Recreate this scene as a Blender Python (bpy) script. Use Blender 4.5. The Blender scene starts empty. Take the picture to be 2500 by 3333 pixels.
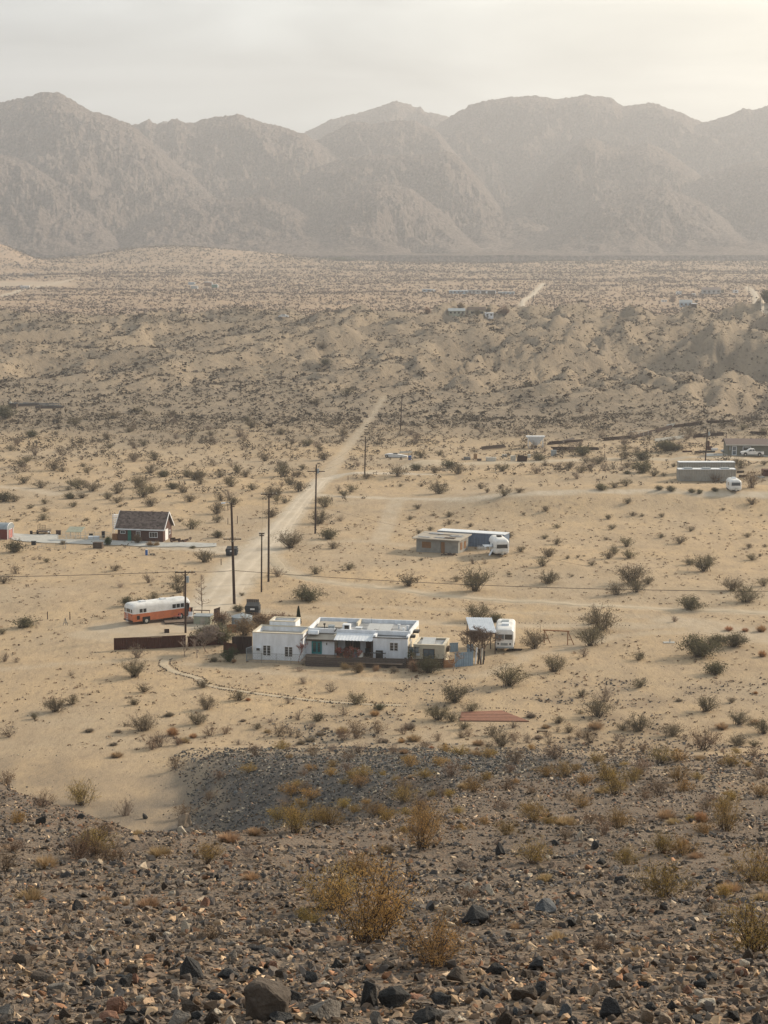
import bpy, bmesh, math, random
import numpy as np
from mathutils import Vector, Matrix

random.seed(7)
RNG = np.random.default_rng(7)
scene = bpy.context.scene
COL = scene.collection
R = math.radians

# ------------------------------------------------------------------ camera
CAM_Z, PITCH, FPX, CX, CY = 47.0, R(7.88), 6000.0, 1250.0, 1666.5
cd = bpy.data.cameras.new('camera'); cam = bpy.data.objects.new('camera', cd); COL.objects.link(cam)
cam.location = (0, 0, CAM_Z); cam.rotation_euler = (R(90) - PITCH, 0, 0)
cd.sensor_fit = 'VERTICAL'; cd.sensor_height = 24.0; cd.sensor_width = 18.0; cd.lens = 24.0 * FPX / 3333.0
cd.clip_start = 0.5; cd.clip_end = 60000
scene.camera = cam

# ------------------------------------------------------------------ sky, sun, exposure
SUN_AZ, SUN_EL = R(57), R(24)          # azimuth clockwise from +Y
sun_dir = Vector((math.sin(SUN_AZ) * math.cos(SUN_EL), math.cos(SUN_AZ) * math.cos(SUN_EL), math.sin(SUN_EL)))
sd = bpy.data.lights.new('sun', 'SUN'); sd.energy = 3.5; sd.angle = R(5); sd.color = (1.0, 0.85, 0.66)
so = bpy.data.objects.new('sun', sd); COL.objects.link(so)
so.rotation_euler = sun_dir.to_track_quat('Z', 'Y').to_euler()
scene.view_settings.view_transform = 'Standard'; scene.view_settings.look = 'None'
scene.view_settings.gamma = 1.0; scene.view_settings.use_curve_mapping = False
scene.view_settings.exposure = 0.80
world = bpy.data.worlds.new('World'); scene.world = world; world.use_nodes = True
nt = world.node_tree; nt.nodes.clear()
def wn(t, **k):
    n = nt.nodes.new(t)
    for a, b in k.items(): setattr(n, a, b)
    return n
sky = wn('ShaderNodeTexSky', sky_type='NISHITA', sun_disc=False)
sky.sun_elevation = SUN_EL; sky.sun_rotation = SUN_AZ; sky.dust_density = 5.0; sky.air_density = 1.0; sky.altitude = 600
tc = wn('ShaderNodeTexCoord')
dotn = wn('ShaderNodeVectorMath', operation='DOT_PRODUCT'); nt.links.new(tc.outputs['Generated'], dotn.inputs[0])
gl = Vector((math.sin(R(27)) * math.cos(R(21)), math.cos(R(27)) * math.cos(R(21)), math.sin(R(21))))
dotn.inputs[1].default_value = gl
ramp = wn('ShaderNodeValToRGB'); nt.links.new(dotn.outputs['Value'], ramp.inputs[0])
cr = ramp.color_ramp; cr.interpolation = 'B_SPLINE'
cr.elements[0].position = 0.0; cr.elements[0].color = (0.40, 0.44, 0.47, 1)
cr.elements[1].position = 1.0; cr.elements[1].color = (1.0, 0.93, 0.74, 1)
for p, c in ((0.76, (0.44, 0.46, 0.455, 1)), (0.86, (0.52, 0.54, 0.52, 1)), (0.92, (0.65, 0.63, 0.545, 1)), (0.96, (0.74, 0.695, 0.56, 1))):
    e = cr.elements.new(p); e.color = c
mp = wn('ShaderNodeMapping'); mp.inputs['Scale'].default_value = (3.0, 3.0, 16.0); nt.links.new(tc.outputs['Generated'], mp.inputs['Vector'])
cn = wn('ShaderNodeTexNoise'); cn.inputs['Scale'].default_value = 1.6; cn.inputs['Detail'].default_value = 6; cn.inputs['Roughness'].default_value = 0.5; cn.inputs['Distortion'].default_value = 0.6
nt.links.new(mp.outputs[0], cn.inputs['Vector'])
cmr = wn('ShaderNodeMapRange'); cmr.inputs[1].default_value = 0.35; cmr.inputs[2].default_value = 0.72; cmr.inputs[3].default_value = 0.78; cmr.inputs[4].default_value = 1.32
nt.links.new(cn.outputs[0], cmr.inputs[0])
sc1 = wn('ShaderNodeVectorMath', operation='SCALE'); nt.links.new(ramp.outputs[0], sc1.inputs[0]); nt.links.new(cmr.outputs[0], sc1.inputs['Scale'])
sc2 = wn('ShaderNodeVectorMath', operation='SCALE'); sc2.inputs['Scale'].default_value = 8.1; nt.links.new(sc1.outputs[0], sc2.inputs[0])
mx = wn('ShaderNodeMix', data_type='RGBA'); mx.inputs[0].default_value = 0.92
nt.links.new(sky.outputs[0], mx.inputs[6]); nt.links.new(sc2.outputs[0], mx.inputs[7])
bg = wn('ShaderNodeBackground'); bg.inputs[1].default_value = 0.1; nt.links.new(mx.outputs[2], bg.inputs[0])
wo = wn('ShaderNodeOutputWorld'); nt.links.new(bg.outputs[0], wo.inputs[0])
scene.cycles.max_bounces = 5; scene.cycles.diffuse_bounces = 3; scene.cycles.volume_bounces = 0
scene.cycles.transparent_max_bounces = 6

# ------------------------------------------------------------------ noise (vectorised gradient noise)
def _tab(seed):
    r = np.random.default_rng(seed); a = r.random(4096) * 2 * np.pi
    return np.cos(a), np.sin(a), r.permutation(4096)
_T = {}
def pn(x, y, seed=0):
    if seed not in _T: _T[seed] = _tab(seed)
    gx, gy, pm = _T[seed]
    xi = np.floor(x).astype(np.int64); yi = np.floor(y).astype(np.int64)
    xf = x - xi; yf = y - yi
    u = xf * xf * xf * (xf * (xf * 6 - 15) + 10); v = yf * yf * yf * (yf * (yf * 6 - 15) + 10)
    def g(ix, iy, dx, dy):
        h = pm[(pm[ix & 4095] + iy) & 4095]
        return gx[h] * dx + gy[h] * dy
    a = g(xi, yi, xf, yf); b = g(xi + 1, yi, xf - 1, yf)
    c = g(xi, yi + 1, xf, yf - 1); d = g(xi + 1, yi + 1, xf - 1, yf - 1)
    return ((a + (b - a) * u) + ((c + (d - c) * u) - (a + (b - a) * u)) * v) * 1.5
def fbm(x, y, o=4, seed=0, rough=0.5):
    s = 0; a = 1.0; f = 1.0
    for i in range(o):
        s = s + a * pn(x * f, y * f, seed + i); a *= rough; f *= 2.03
    return s
def ridged(x, y, o=4, seed=0, rough=0.5):
    s = 0; a = 1.0; f = 1.0; n = 0
    for i in range(o):
        s = s + a * (1 - np.abs(pn(x * f, y * f, seed + i)) * 1.6); n += a; a *= rough; f *= 2.03
    return s / n
def sst(a, b, x):
    t = np.clip((x - a) / (b - a), 0, 1); return t * t * (3 - 2 * t)
def sp(x, k=1.0): return k * np.logaddexp(0, x / k)
def smax(a, b, k): return b + sp(a - b, k)

# ------------------------------------------------------------------ terrain
HD = [0, 15, 21, 35, 50, 67, 92, 133, 155, 170, 180, 260]
HH = [1.7, 6.0, 7.9, 12, 16.3, 20.7, 27, 37.4, 43.0, 46.4, 48.2, 58]
def hill_parts(x, y):
    P = 47 - np.interp(y, HD, HH)
    floor = 5.2 * (1 - sst(95, 180, y))
    Db = np.interp(x, [-40, -20, -12, -8, -3.5, 0, 4], [110, 95, 73, 59, 57, 68, 95])
    S = P - 0.62 * sp(y - Db, 1.2)
    xm = np.interp(y, [40, 90, 100, 120, 140, 155, 170, 185], [6, 6, 4.5, 1, -5, -12, -21, -32])
    M = P - 0.52 * sp(xm - x, 1.5)
    near = 47 - np.interp(y, HD, HH)
    w = sst(2, 8, x)
    top = np.maximum(S, M); top = top * (1 - w) + near * w
    return top, floor
def tz(x, y):
    x = np.asarray(x, float); y = np.asarray(y, float)
    top, floor = hill_parts(x, y)
    lump = fbm(x / 9, y / 9, 4, 11) * 0.40 * sst(14, 40, y) * (1 - .6 * sst(45, 60, y) * (1 - sst(70, 95, y))) + fbm(x / 2.2, y / 2.2, 3, 21) * 0.10
    z = smax(top + lump, floor, 0.35)
    far = sst(170, 260, y)
    und = fbm(x / 60, y / 60, 3, 31) * 0.5 + fbm(x / 7, y / 7, 4, 41) * 0.16
    z = z + und * far
    def bump(cx, cy, sx, sy, h): return h * np.exp(-((x - cx) / sx) ** 2 - ((y - cy) / sy) ** 2)
    z = z + bump(62, 352, 42, 16, 3.4) + bump(26, 345, 16, 12, 1.9) + bump(9, 420, 7, 5, 1.0) + bump(-43, 485, 9, 5, 1.6)
    z = z + 0.9 * sst(395, 401, y) * sst(66, 72, x) * (1 - sst(440, 470, y))
    z = z + 0.7 * sst(385, 392, y) * (1 - sst(400, 408, y)) * sst(-12, -6, x)
    # badlands
    ramp_ = np.interp(y, [0, 470, 560, 700, 850, 930, 980, 1080, 1280, 1700, 2300, 2900, 3200, 9000],
                      [0, 0, 1.2, 6.0, 13.5, 17.0, 15.5, 5.0, 6.0, 11.5, 22, 38, 48, 60])
    side = sst(-60, 90, x)
    up = sst(540 - 40 * side, 760 - 90 * side, y) * (1 - sst(955, 1060, y))
    u = x * 0.86 - y * 0.42; v = x * 0.40 + y * 0.70
    wx = fbm(x / 70, y / 90, 3, 55) * 14
    rg = ridged((u + wx) / 40, (v + wx) / 120, 5, 61, 0.5)
    z = z + ramp_ + up * ((rg - 0.62) * (13 + 13 * side) + fbm(x / 60, y / 70, 2, 71) * 3 + (ridged(x / 15 + wx * .05, y / 26, 3, 73) - .6) * (1.5 + 2.0 * side) + fbm(x/7, y/9, 2, 77) * 0.5)
    # valley relief in front of the mountains
    vv = sst(1080, 1400, y)
    z = z + vv * (fbm(x / 300, y / 300, 4, 81) * 3.0)
    def rb(px, D, sp_, sD, h):
        return h * np.exp(-((x / np.maximum(y, 1) * FPX + CX - px) / sp_) ** 2 - ((y - D) / sD) ** 2)
    z = z + rb(560, 2950, 330, 230, 24) + rb(-20, 2700, 130, 150, 34)
    return z
def ray(px, py):
    a = (px - CX) / FPX; b = (CY - py) / FPX
    c, s = math.cos(PITCH), math.sin(PITCH)
    return np.array([a, c + b * s, -s + b * c])
def G(px, py, dmax=3200):
    """the point of the ground seen at a pixel of the photograph"""
    d = ray(px, py); d = d / d[1]
    ys = np.exp(np.linspace(math.log(6), math.log(dmax), 2600))
    X = d[0] * ys; Z = CAM_Z + d[2] * ys
    k = np.nonzero(Z < tz(X, ys))[0]
    if len(k) == 0: y0 = dmax
    else:
        i = max(k[0], 1); lo, hi = ys[i - 1], ys[i]
        for _ in range(14):
            m = (lo + hi) / 2
            if CAM_Z + d[2] * m < float(tz(d[0] * m, m)): hi = m
            else: lo = m
        y0 = hi
    x0 = d[0] * y0
    return Vector((float(x0), float(y0), float(tz(x0, y0))))
def proj(P):
    c, s = math.cos(PITCH), math.sin(PITCH)
    dz = P[2] - CAM_Z; dep = P[1] * c - dz * s; up = P[1] * s + dz * c
    return CX + FPX * P[0] / dep, CY - FPX * up / dep
def zat(P, py):
    """height at which the vertical through P meets image row py"""
    d = ray(CX, py); return CAM_Z + P[1] * d[2] / d[1]
def ppm(P):
    c, s = math.cos(PITCH), math.sin(PITCH)
    return FPX / (P[1] * c - (P[2] - CAM_Z) * s)
def gz(x, y): return float(tz(x, y))

# ------------------------------------------------------------------ materials
def newmat(name):
    m = bpy.data.materials.new(name); m.use_nodes = True
    n = m.node_tree.nodes; n.clear()
    o = n.new('ShaderNodeOutputMaterial'); p = n.new('ShaderNodeBsdfPrincipled')
    m.node_tree.links.new(p.outputs[0], o.inputs[0])
    p.inputs['Specular IOR Level'].default_value = 0.25
    return m, n, m.node_tree.links, p
def M_(name, c1, c2=None, scale=3.0, rough=0.8, metal=0.0, bump=0.0, bscale=None, tint=False, stretch=None, spec=0.25, rnd=0.0, coord='Object'):
    m, n, l, p = newmat(name)
    c2 = c2 or tuple(v * 0.75 for v in c1)
    t = n.new('ShaderNodeTexCoord'); mp = n.new('ShaderNodeMapping'); l.new(t.outputs[coord], mp.inputs[0])
    if stretch: mp.inputs['Scale'].default_value = stretch
    no = n.new('ShaderNodeTexNoise'); no.inputs['Scale'].default_value = scale; no.inputs['Detail'].default_value = 6; no.inputs['Roughness'].default_value = 0.65
    l.new(mp.outputs[0], no.inputs['Vector'])
    rp = n.new('ShaderNodeMapRange'); rp.inputs[1].default_value = 0.35; rp.inputs[2].default_value = 0.68; l.new(no.outputs[0], rp.inputs[0])
    mix = n.new('ShaderNodeMix'); mix.data_type = 'RGBA'; l.new(rp.outputs[0], mix.inputs[0])
    mix.inputs[6].default_value = (*c1, 1); mix.inputs[7].default_value = (*c2, 1)
    out = mix.outputs[2]
    if rnd:
        oi = n.new('ShaderNodeObjectInfo'); h = n.new('ShaderNodeHueSaturation'); mr = n.new('ShaderNodeMapRange')
        mr.inputs[3].default_value = 1 - rnd; mr.inputs[4].default_value = 1 + rnd
        l.new(oi.outputs['Random'], mr.inputs[0]); l.new(mr.outputs[0], h.inputs['Value']); l.new(out, h.inputs['Color']); out = h.outputs[0]
        mr2 = n.new('ShaderNodeMapRange'); mr2.inputs[3].default_value = 0.485; mr2.inputs[4].default_value = 0.515
        wn_ = n.new('ShaderNodeTexWhiteNoise'); wn_.noise_dimensions = '1D'; l.new(oi.outputs['Random'], wn_.inputs['W']); l.new(wn_.outputs[0], mr2.inputs[0]); l.new(mr2.outputs[0], h.inputs['Hue'])
    if tint:
        a = n.new('ShaderNodeAttribute'); a.attribute_name = 'tint'
        mu = n.new('ShaderNodeMix'); mu.data_type = 'RGBA'; mu.blend_type = 'MULTIPLY'; mu.inputs[0].default_value = 1
        l.new(out, mu.inputs[6]); l.new(a.outputs['Color'], mu.inputs[7]); out = mu.outputs[2]
    l.new(out, p.inputs['Base Color'])
    if name.startswith(('leaf', 'straw')):
        tr = n.new('ShaderNodeBsdfTranslucent'); l.new(out, tr.inputs[0]); ms = n.new('ShaderNodeMixShader'); ms.inputs[0].default_value = .38
        l.new(p.outputs[0], ms.inputs[1]); l.new(tr.outputs[0], ms.inputs[2]); l.new(ms.outputs[0], [q for q in n if q.type == 'OUTPUT_MATERIAL'][0].inputs[0])
    p.inputs['Roughness'].default_value = rough; p.inputs['Metallic'].default_value = metal; p.inputs['Specular IOR Level'].default_value = spec
    if bump:
        b = n.new('ShaderNodeBump'); b.inputs['Strength'].default_value = bump; b.inputs['Distance'].default_value = 0.03
        n2 = n.new('ShaderNodeTexNoise'); n2.inputs['Scale'].default_value = bscale or scale * 3; n2.inputs['Detail'].default_value = 6
        l.new(mp.outputs[0], n2.inputs['Vector']); l.new(n2.outputs[0], b.inputs['Height']); l.new(b.outputs[0], p.inputs['Normal'])
    return m
MT = {}
def mt(name, *a, **k): MT[name] = M_(name, *a, **k); return MT[name]
mt('stucco', (.81, .84, .88), (.62, .64, .66), .9, .9, bump=.3, bscale=30, stretch=(1.6, 1.6, .5))
mt('stucco_warm', (.66, .60, .48), (.55, .49, .38), 1.2, .9, bump=.3, bscale=30)
mt('stucco_beige', (.56, .50, .38), (.46, .40, .30), 1.5, .9, bump=.3, bscale=30)
mt('roof_grey', (.40, .41, .42), (.19, .20, .21), .8, .85)
mt('roof_tan', (.44, .40, .33), (.34, .30, .25), 1.2, .85)
mt('white_paint', (.78, .79, .80), (.64, .66, .67), 2.0, .5, spec=.4)
mt('white_metal', (.74, .77, .80), (.60, .64, .68), 2.0, .45, spec=.4)
mt('dirty_white', (.60, .58, .52), (.42, .39, .33), 2.5, .7)
mt('solar', (.52, .52, .50), (.44, .44, .43), 1.5, .25, spec=.6)
mt('black_plastic', (.018, .02, .022), (.03, .032, .035), 3, .6)
mt('dark_blue_bin', (.025, .032, .042), (.04, .05, .06), 3, .55)
mt('black_metal', (.02, .02, .02), (.035, .03, .028), 3, .5, metal=.3)
mt('glass', (.018, .022, .026), (.03, .035, .04), 2, .08, spec=.8)
mt('glass_light', (.12, .16, .19), (.07, .10, .12), 2, .1, spec=.8)
mt('teal', (.02, .25, .27), (.015, .19, .21), 3, .6)
mt('green_door', (.03, .18, .14), (.02, .14, .11), 3, .6)
mt('brown_wood', (.10, .07, .052), (.06, .044, .034), 4, .85, bump=.4, stretch=(1, 1, 5))
mt('grey_wood', (.11, .09, .078), (.065, .055, .05), 4, .85, bump=.4)
mt('pole_wood', (.055, .032, .022), (.035, .022, .016), 2, .85, bump=.3, stretch=(4, 4, .6))
mt('orange_wood', (.34, .17, .08), (.25, .12, .06), 3, .8)
mt('rust', (.085, .028, .016), (.055, .02, .012), 2.2, .85, bump=.3)
mt('rust_dark', (.05, .025, .018), (.03, .018, .014), 2, .9, bump=.3)
mt('orange_paint', (.60, .18, .07), (.40, .13, .065), 1.1, .55, spec=.35)
mt('pink_seat', (.48, .16, .13), (.40, .13, .11), 2, .6)
mt('bus_white', (.80, .80, .78), (.58, .57, .54), 1.1, .45, spec=.4)
mt('galvanized', (.34, .38, .40), (.25, .28, .30), 2, .45, metal=.4)
mt('blue_metal', (.27, .37, .46), (.22, .30, .38), 2, .6)
mt('container_blue', (.13, .18, .26), (.10, .14, .20), 1.2, .6)
mt('container_grey', (.30, .29, .26), (.25, .24, .215), 1.2, .65)
mt('concrete', (.46, .46, .43), (.38, .37, .34), 1.2, .9)
mt('block_wall', (.30, .29, .26), (.21, .20, .185), 1.0, .92, bump=.4, bscale=8)
mt('plywood', (.24, .13, .06), (.17, .09, .045), 3, .85)
mt('brick_red', (.105, .054, .043), (.075, .04, .033), 4, .9, bump=.3)
mt('shed_red', (.16, .035, .028), (.12, .028, .024), 3, .7)
mt('shingle', (.175, .135, .115), (.115, .088, .077), 6, .9, tint=True)
mt('shingle_brown', (.20, .155, .135), (.15, .115, .10), 3, .9)
mt('tyre', (.02, .02, .02), (.03, .028, .026), 5, .85)
mt('pale_green', (.36, .37, .29), (.28, .29, .22), 2, .8)
mt('olive_wall', (.19, .185, .145), (.155, .15, .12), 1.5, .85)
mt('blue_plastic', (.03, .12, .36), (.025, .09, .28), 2, .5)
mt('deck_red', (.30, .145, .095), (.21, .105, .07), 3, .85, tint=True, bump=.3)
mt('deck_grey', (.24, .18, .135), (.16, .12, .09), 3, .85)
mt('wire_metal', (.22, .22, .21), (.16, .16, .155), 3, .6)
mt('cable', (.03, .028, .026), (.03, .028, .026), 3, .7)
mt('bark', (.17, .12, .09), (.10, .07, .055), 6, .9)
mt('bark_pale', (.30, .235, .19), (.21, .16, .13), 6, .9)
mt('bark_red', (.22, .085, .065), (.16, .06, .05), 6, .9)
mt('stem', (.10, .075, .055), (.055, .04, .03), 6, .9)
mt('stem_dark', (.045, .03, .024), (.07, .05, .04), 6, .9)
mt('leaf_olive', (.20, .165, .10), (.13, .108, .068), 5, .85, rnd=.22)
mt('leaf_green', (.125, .115, .062), (.08, .075, .042), 5, .85, rnd=.2)
mt('leaf_gold', (.43, .285, .09), (.28, .18, .06), 9, .85, rnd=.2)
mt('leaf_brown', (.25, .165, .10), (.16, .11, .07), 6, .9, rnd=.15)
mt('leaf_grey', (.25, .205, .15), (.17, .135, .10), 6, .9, rnd=.2)
mt('straw', (.42, .30, .17), (.30, .20, .115), 6, .9, rnd=.15)
mt('straw_orange', (.46, .27, .14), (.34, .20, .10), 6, .9, rnd=.12)
mt('leaf_shrub', (.06, .095, .035), (.035, .06, .025), 5, .85, rnd=.15)
mt('cypress', (.02, .04, .016), (.014, .026, .012), 5, .9)
mt('leaf_rust', (.24, .085, .06), (.17, .06, .045), 6, .9)
mt('stone', (1, 1, 1), (.62, .60, .58), 9, .85, tint=True, bump=.6, bscale=14)
mt('far_bush', (.115, .09, .062), (.07, .058, .042), .4, .9, tint=True)

def ground_mat():
    m, n, l, p = newmat('desert_ground')
    t = n.new('ShaderNodeTexCoord')
    def noise(scale, det=6, stretch=None, rough=.6, dist=0):
        v = t.outputs['Object']
        if stretch:
            mp = n.new('ShaderNodeMapping'); mp.inputs['Scale'].default_value = stretch; l.new(v, mp.inputs[0]); v = mp.outputs[0]
        q = n.new('ShaderNodeTexNoise'); q.inputs['Scale'].default_value = scale; q.inputs['Detail'].default_value = det; q.inputs['Roughness'].default_value = rough; q.inputs['Distortion'].default_value = dist
        l.new(v, q.inputs['Vector']); return q.outputs[0]
    def mr(v, a, b, c=0., d=1.):
        q = n.new('ShaderNodeMapRange'); q.inputs[1].default_value = a; q.inputs[2].default_value = b; q.inputs[3].default_value = c; q.inputs[4].default_value = d
        l.new(v, q.inputs[0]); return q.outputs[0]
    def mix(f, a, b, mode='MIX'):
        q = n.new('ShaderNodeMix'); q.data_type = 'RGBA'; q.blend_type = mode
        if isinstance(f, float): q.inputs[0].default_value = f
        else: l.new(f, q.inputs[0])
        for i, v in ((6, a), (7, b)):
            if isinstance(v, tuple): q.inputs[i].default_value = (*v, 1)
            else: l.new(v, q.inputs[i])
        return q.outputs[2]
    def attr(nm):
        a = n.new('ShaderNodeAttribute'); a.attribute_name = nm; return a.outputs['Fac']
    sand = mix(mr(noise(.035, 5), .38, .62), (.42, .315, .20), (.48, .355, .215))
    sand = mix(mr(noise(.022, 6, None, .65), .46, .60, 0, .55), sand, (.36, .30, .225))
    sand = mix(mr(noise(.35, 7, (1, .38, 1), .7), .42, .68), sand, (.355, .272, .182))
    sand = mix(mr(noise(1.5, 6, (1, .30, 1), .75), .50, .70, 0, .75), sand, (.26, .20, .14))
    sand = mix(mr(noise(.9, 6, (1, .3, 1), .7), .30, .44, .45, 0), sand, (.53, .40, .25))
    sand = mix(mr(noise(4.5, 5, (1, .28, 1), .75), .56, .72, 0, .8), sand, (.20, .155, .11))
    bad = mix(mr(noise(.06, 6), .4, .65), (.24, .195, .143), (.32, .255, .18))
    bad = mix(mr(noise(.5, 6), .5, .7, 0, .7), bad, (.20, .165, .125))
    val = mix(mr(noise(.02, 5), .4, .62), (.31, .228, .158), (.38, .27, .175))
    col = mix(attr('bad'), sand, bad)
    col = mix(attr('valley'), col, val)
    trk = mix(mr(noise(.8, 6, (1, .4, 1)), .4, .65), (.49, .42, .325), (.41, .34, .25))
    col = mix(attr('track'), col, trk)
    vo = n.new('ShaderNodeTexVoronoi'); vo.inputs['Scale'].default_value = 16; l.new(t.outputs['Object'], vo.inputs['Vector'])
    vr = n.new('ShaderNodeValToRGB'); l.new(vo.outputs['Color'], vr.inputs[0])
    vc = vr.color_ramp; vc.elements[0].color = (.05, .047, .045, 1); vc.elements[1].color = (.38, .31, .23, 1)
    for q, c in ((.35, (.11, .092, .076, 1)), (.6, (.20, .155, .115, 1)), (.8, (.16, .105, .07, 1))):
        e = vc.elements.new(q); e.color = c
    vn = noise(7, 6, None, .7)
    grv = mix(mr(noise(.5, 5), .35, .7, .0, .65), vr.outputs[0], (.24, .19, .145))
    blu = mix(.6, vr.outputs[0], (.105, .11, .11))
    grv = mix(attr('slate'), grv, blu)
    col = mix(attr('gravel'), col, grv)  # this mask also carries the shade painted over the hollow floor
    l.new(col, p.inputs['Base Color']); p.inputs['Roughness'].default_value = .95; p.inputs['Specular IOR Level'].default_value = .1
    b = n.new('ShaderNodeBump'); b.inputs['Strength'].default_value = .8; b.inputs['Distance'].default_value = .16
    l.new(noise(1.7, 8, (1, .45, 1), .75), b.inputs['Height'])
    b3 = n.new('ShaderNodeBump'); b3.inputs['Distance'].default_value = 1.1; l.new(attr('bad'), b3.inputs['Strength']); l.new(noise(.30, 7, None, .7), b3.inputs['Height']); l.new(b.outputs[0], b3.inputs['Normal'])
    b2 = n.new('ShaderNodeBump'); b2.inputs['Distance'].default_value = .03; l.new(attr('gravel'), b2.inputs['Strength'])
    l.new(vo.outputs['Distance'], b2.inputs['Height']); l.new(b3.outputs[0], b2.inputs['Normal'])
    l.new(b2.outputs[0], p.inputs['Normal'])
    return m
def rock_mat():
    m, n, l, p = newmat('mountain_rock')
    t = n.new('ShaderNodeTexCoord')
    a = n.new('ShaderNodeTexNoise'); a.inputs['Scale'].default_value = .012; a.inputs['Detail'].default_value = 8; a.inputs['Roughness'].default_value = .7; l.new(t.outputs['Object'], a.inputs['Vector'])
    v = n.new('ShaderNodeTexVoronoi'); v.inputs['Scale'].default_value = .085; l.new(t.outputs['Object'], v.inputs['Vector'])
    v2 = n.new('ShaderNodeTexNoise'); v2.inputs['Scale'].default_value = .17; v2.inputs['Detail'].default_value = 6; v2.inputs['Roughness'].default_value = .75; l.new(t.outputs['Object'], v2.inputs['Vector'])
    r = n.new('ShaderNodeValToRGB'); l.new(v2.outputs[0], r.inputs[0])
    r.color_ramp.elements[0].position = .38; r.color_ramp.elements[0].color = (.10, .082, .074, 1)
    r.color_ramp.elements[1].position = .63; r.color_ramp.elements[1].color = (.43, .35, .305, 1)
    mx = n.new('ShaderNodeMix'); mx.data_type = 'RGBA'; mx.blend_type = 'MULTIPLY'; mx.inputs[0].default_value = .5
    l.new(r.outputs[0], mx.inputs[6]); l.new(a.outputs[0], mx.inputs[7]); l.new(mx.outputs[2], p.inputs['Base Color'])
    b = n.new('ShaderNodeBump'); b.inputs['Strength'].default_value = 1; b.inputs['Distance'].default_value = 9; l.new(v2.outputs[0], b.inputs['Height'])
    l.new(b.outputs[0], p.inputs['Normal']); p.inputs['Roughness'].default_value = .95; p.inputs['Specular IOR Level'].default_value = .05
    return m
MT['ground'] = ground_mat(); MT['rock'] = rock_mat()
MT['path'] = M_('path_sand', (.46, .38, .27), (.38, .31, .22), .8, .95, bump=.4, bscale=2)
MT['road'] = M_('road_dirt', (.50, .43, .335), (.42, .35, .26), .5, .95, bump=.5, bscale=1.5, stretch=(1, .45, 1))

def rutted(m):
    n, l = m.node_tree.nodes, m.node_tree.links; p = [q for q in n if q.type == 'BSDF_PRINCIPLED'][0]; src = p.inputs['Base Color'].links[0].from_socket
    a = n.new('ShaderNodeAttribute'); a.attribute_name = 'rut'; no = n.new('ShaderNodeTexNoise'); no.inputs['Scale'].default_value = 1.2; no.inputs['Detail'].default_value = 6
    t = n.new('ShaderNodeTexCoord'); l.new(t.outputs['Object'], no.inputs['Vector'])
    mu = n.new('ShaderNodeMath'); mu.operation = 'MULTIPLY'; l.new(a.outputs['Fac'], mu.inputs[0]); l.new(no.outputs[0], mu.inputs[1])
    x = n.new('ShaderNodeMix'); x.data_type = 'RGBA'; l.new(mu.outputs[0], x.inputs[0]); l.new(src, x.inputs[6]); x.inputs[7].default_value = (.62, .54, .43, 1); l.new(x.outputs[2], p.inputs['Base Color'])
rutted(MT['road'])
# ------------------------------------------------------------------ mesh helpers
def np_mesh(name, V, F, mats, attrs=None, midx=None, smooth=False):
    """V (n,3), F (m,k) with k = 3 or 4"""
    me = bpy.data.meshes.new(name); V = np.asarray(V, np.float32); F = np.asarray(F, np.int32)
    k = F.shape[1]
    me.vertices.add(len(V)); me.vertices.foreach_set('co', V.ravel())
    me.loops.add(F.size); me.loops.foreach_set('vertex_index', F.ravel())
    me.polygons.add(len(F)); me.polygons.foreach_set('loop_start', np.arange(0, F.size, k, dtype=np.int32))
    me.polygons.foreach_set('loop_total', np.full(len(F), k, np.int32))
    if midx is not None: me.polygons.foreach_set('material_index', np.asarray(midx, np.int32))
    me.polygons.foreach_set('use_smooth', np.full(len(F), smooth, bool))
    for m in mats: me.materials.append(m)
    me.update(calc_edges=True)
    for nm, (ty, dom, arr) in (attrs or {}).items():
        a = me.attributes.new(nm, ty, dom)
        a.data.foreach_set('color' if 'COLOR' in ty else 'value', np.asarray(arr, np.float32).ravel())
    return me
def link(name, me, parent=None, loc=None, rotz=0):
    o = bpy.data.objects.new(name, me); COL.objects.link(o)
    if parent is not None: o.parent = parent
    if loc is not None: o.location = loc
    if rotz: o.rotation_euler = (0, 0, rotz)
    return o
def tag(o, label=None, cat=None, group=None, kind=None):
    if label: o['label'] = label
    if cat: o['category'] = cat
    if group: o['group'] = group
    if kind: o['kind'] = kind
    return o
def thing(name, label, cat, loc=(0, 0, 0), rotz=0, group=None):
    o = bpy.data.objects.new(name, None); COL.objects.link(o); o.empty_display_size = .2
    o.location = loc; o.rotation_euler = (0, 0, rotz)
    return tag(o, label, cat, group)
def copy_tree(o, parent=None):
    c = o.copy(); COL.objects.link(c); c.parent = parent
    for ch in list(o.children): copy_tree(ch, c)
    return c
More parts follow.
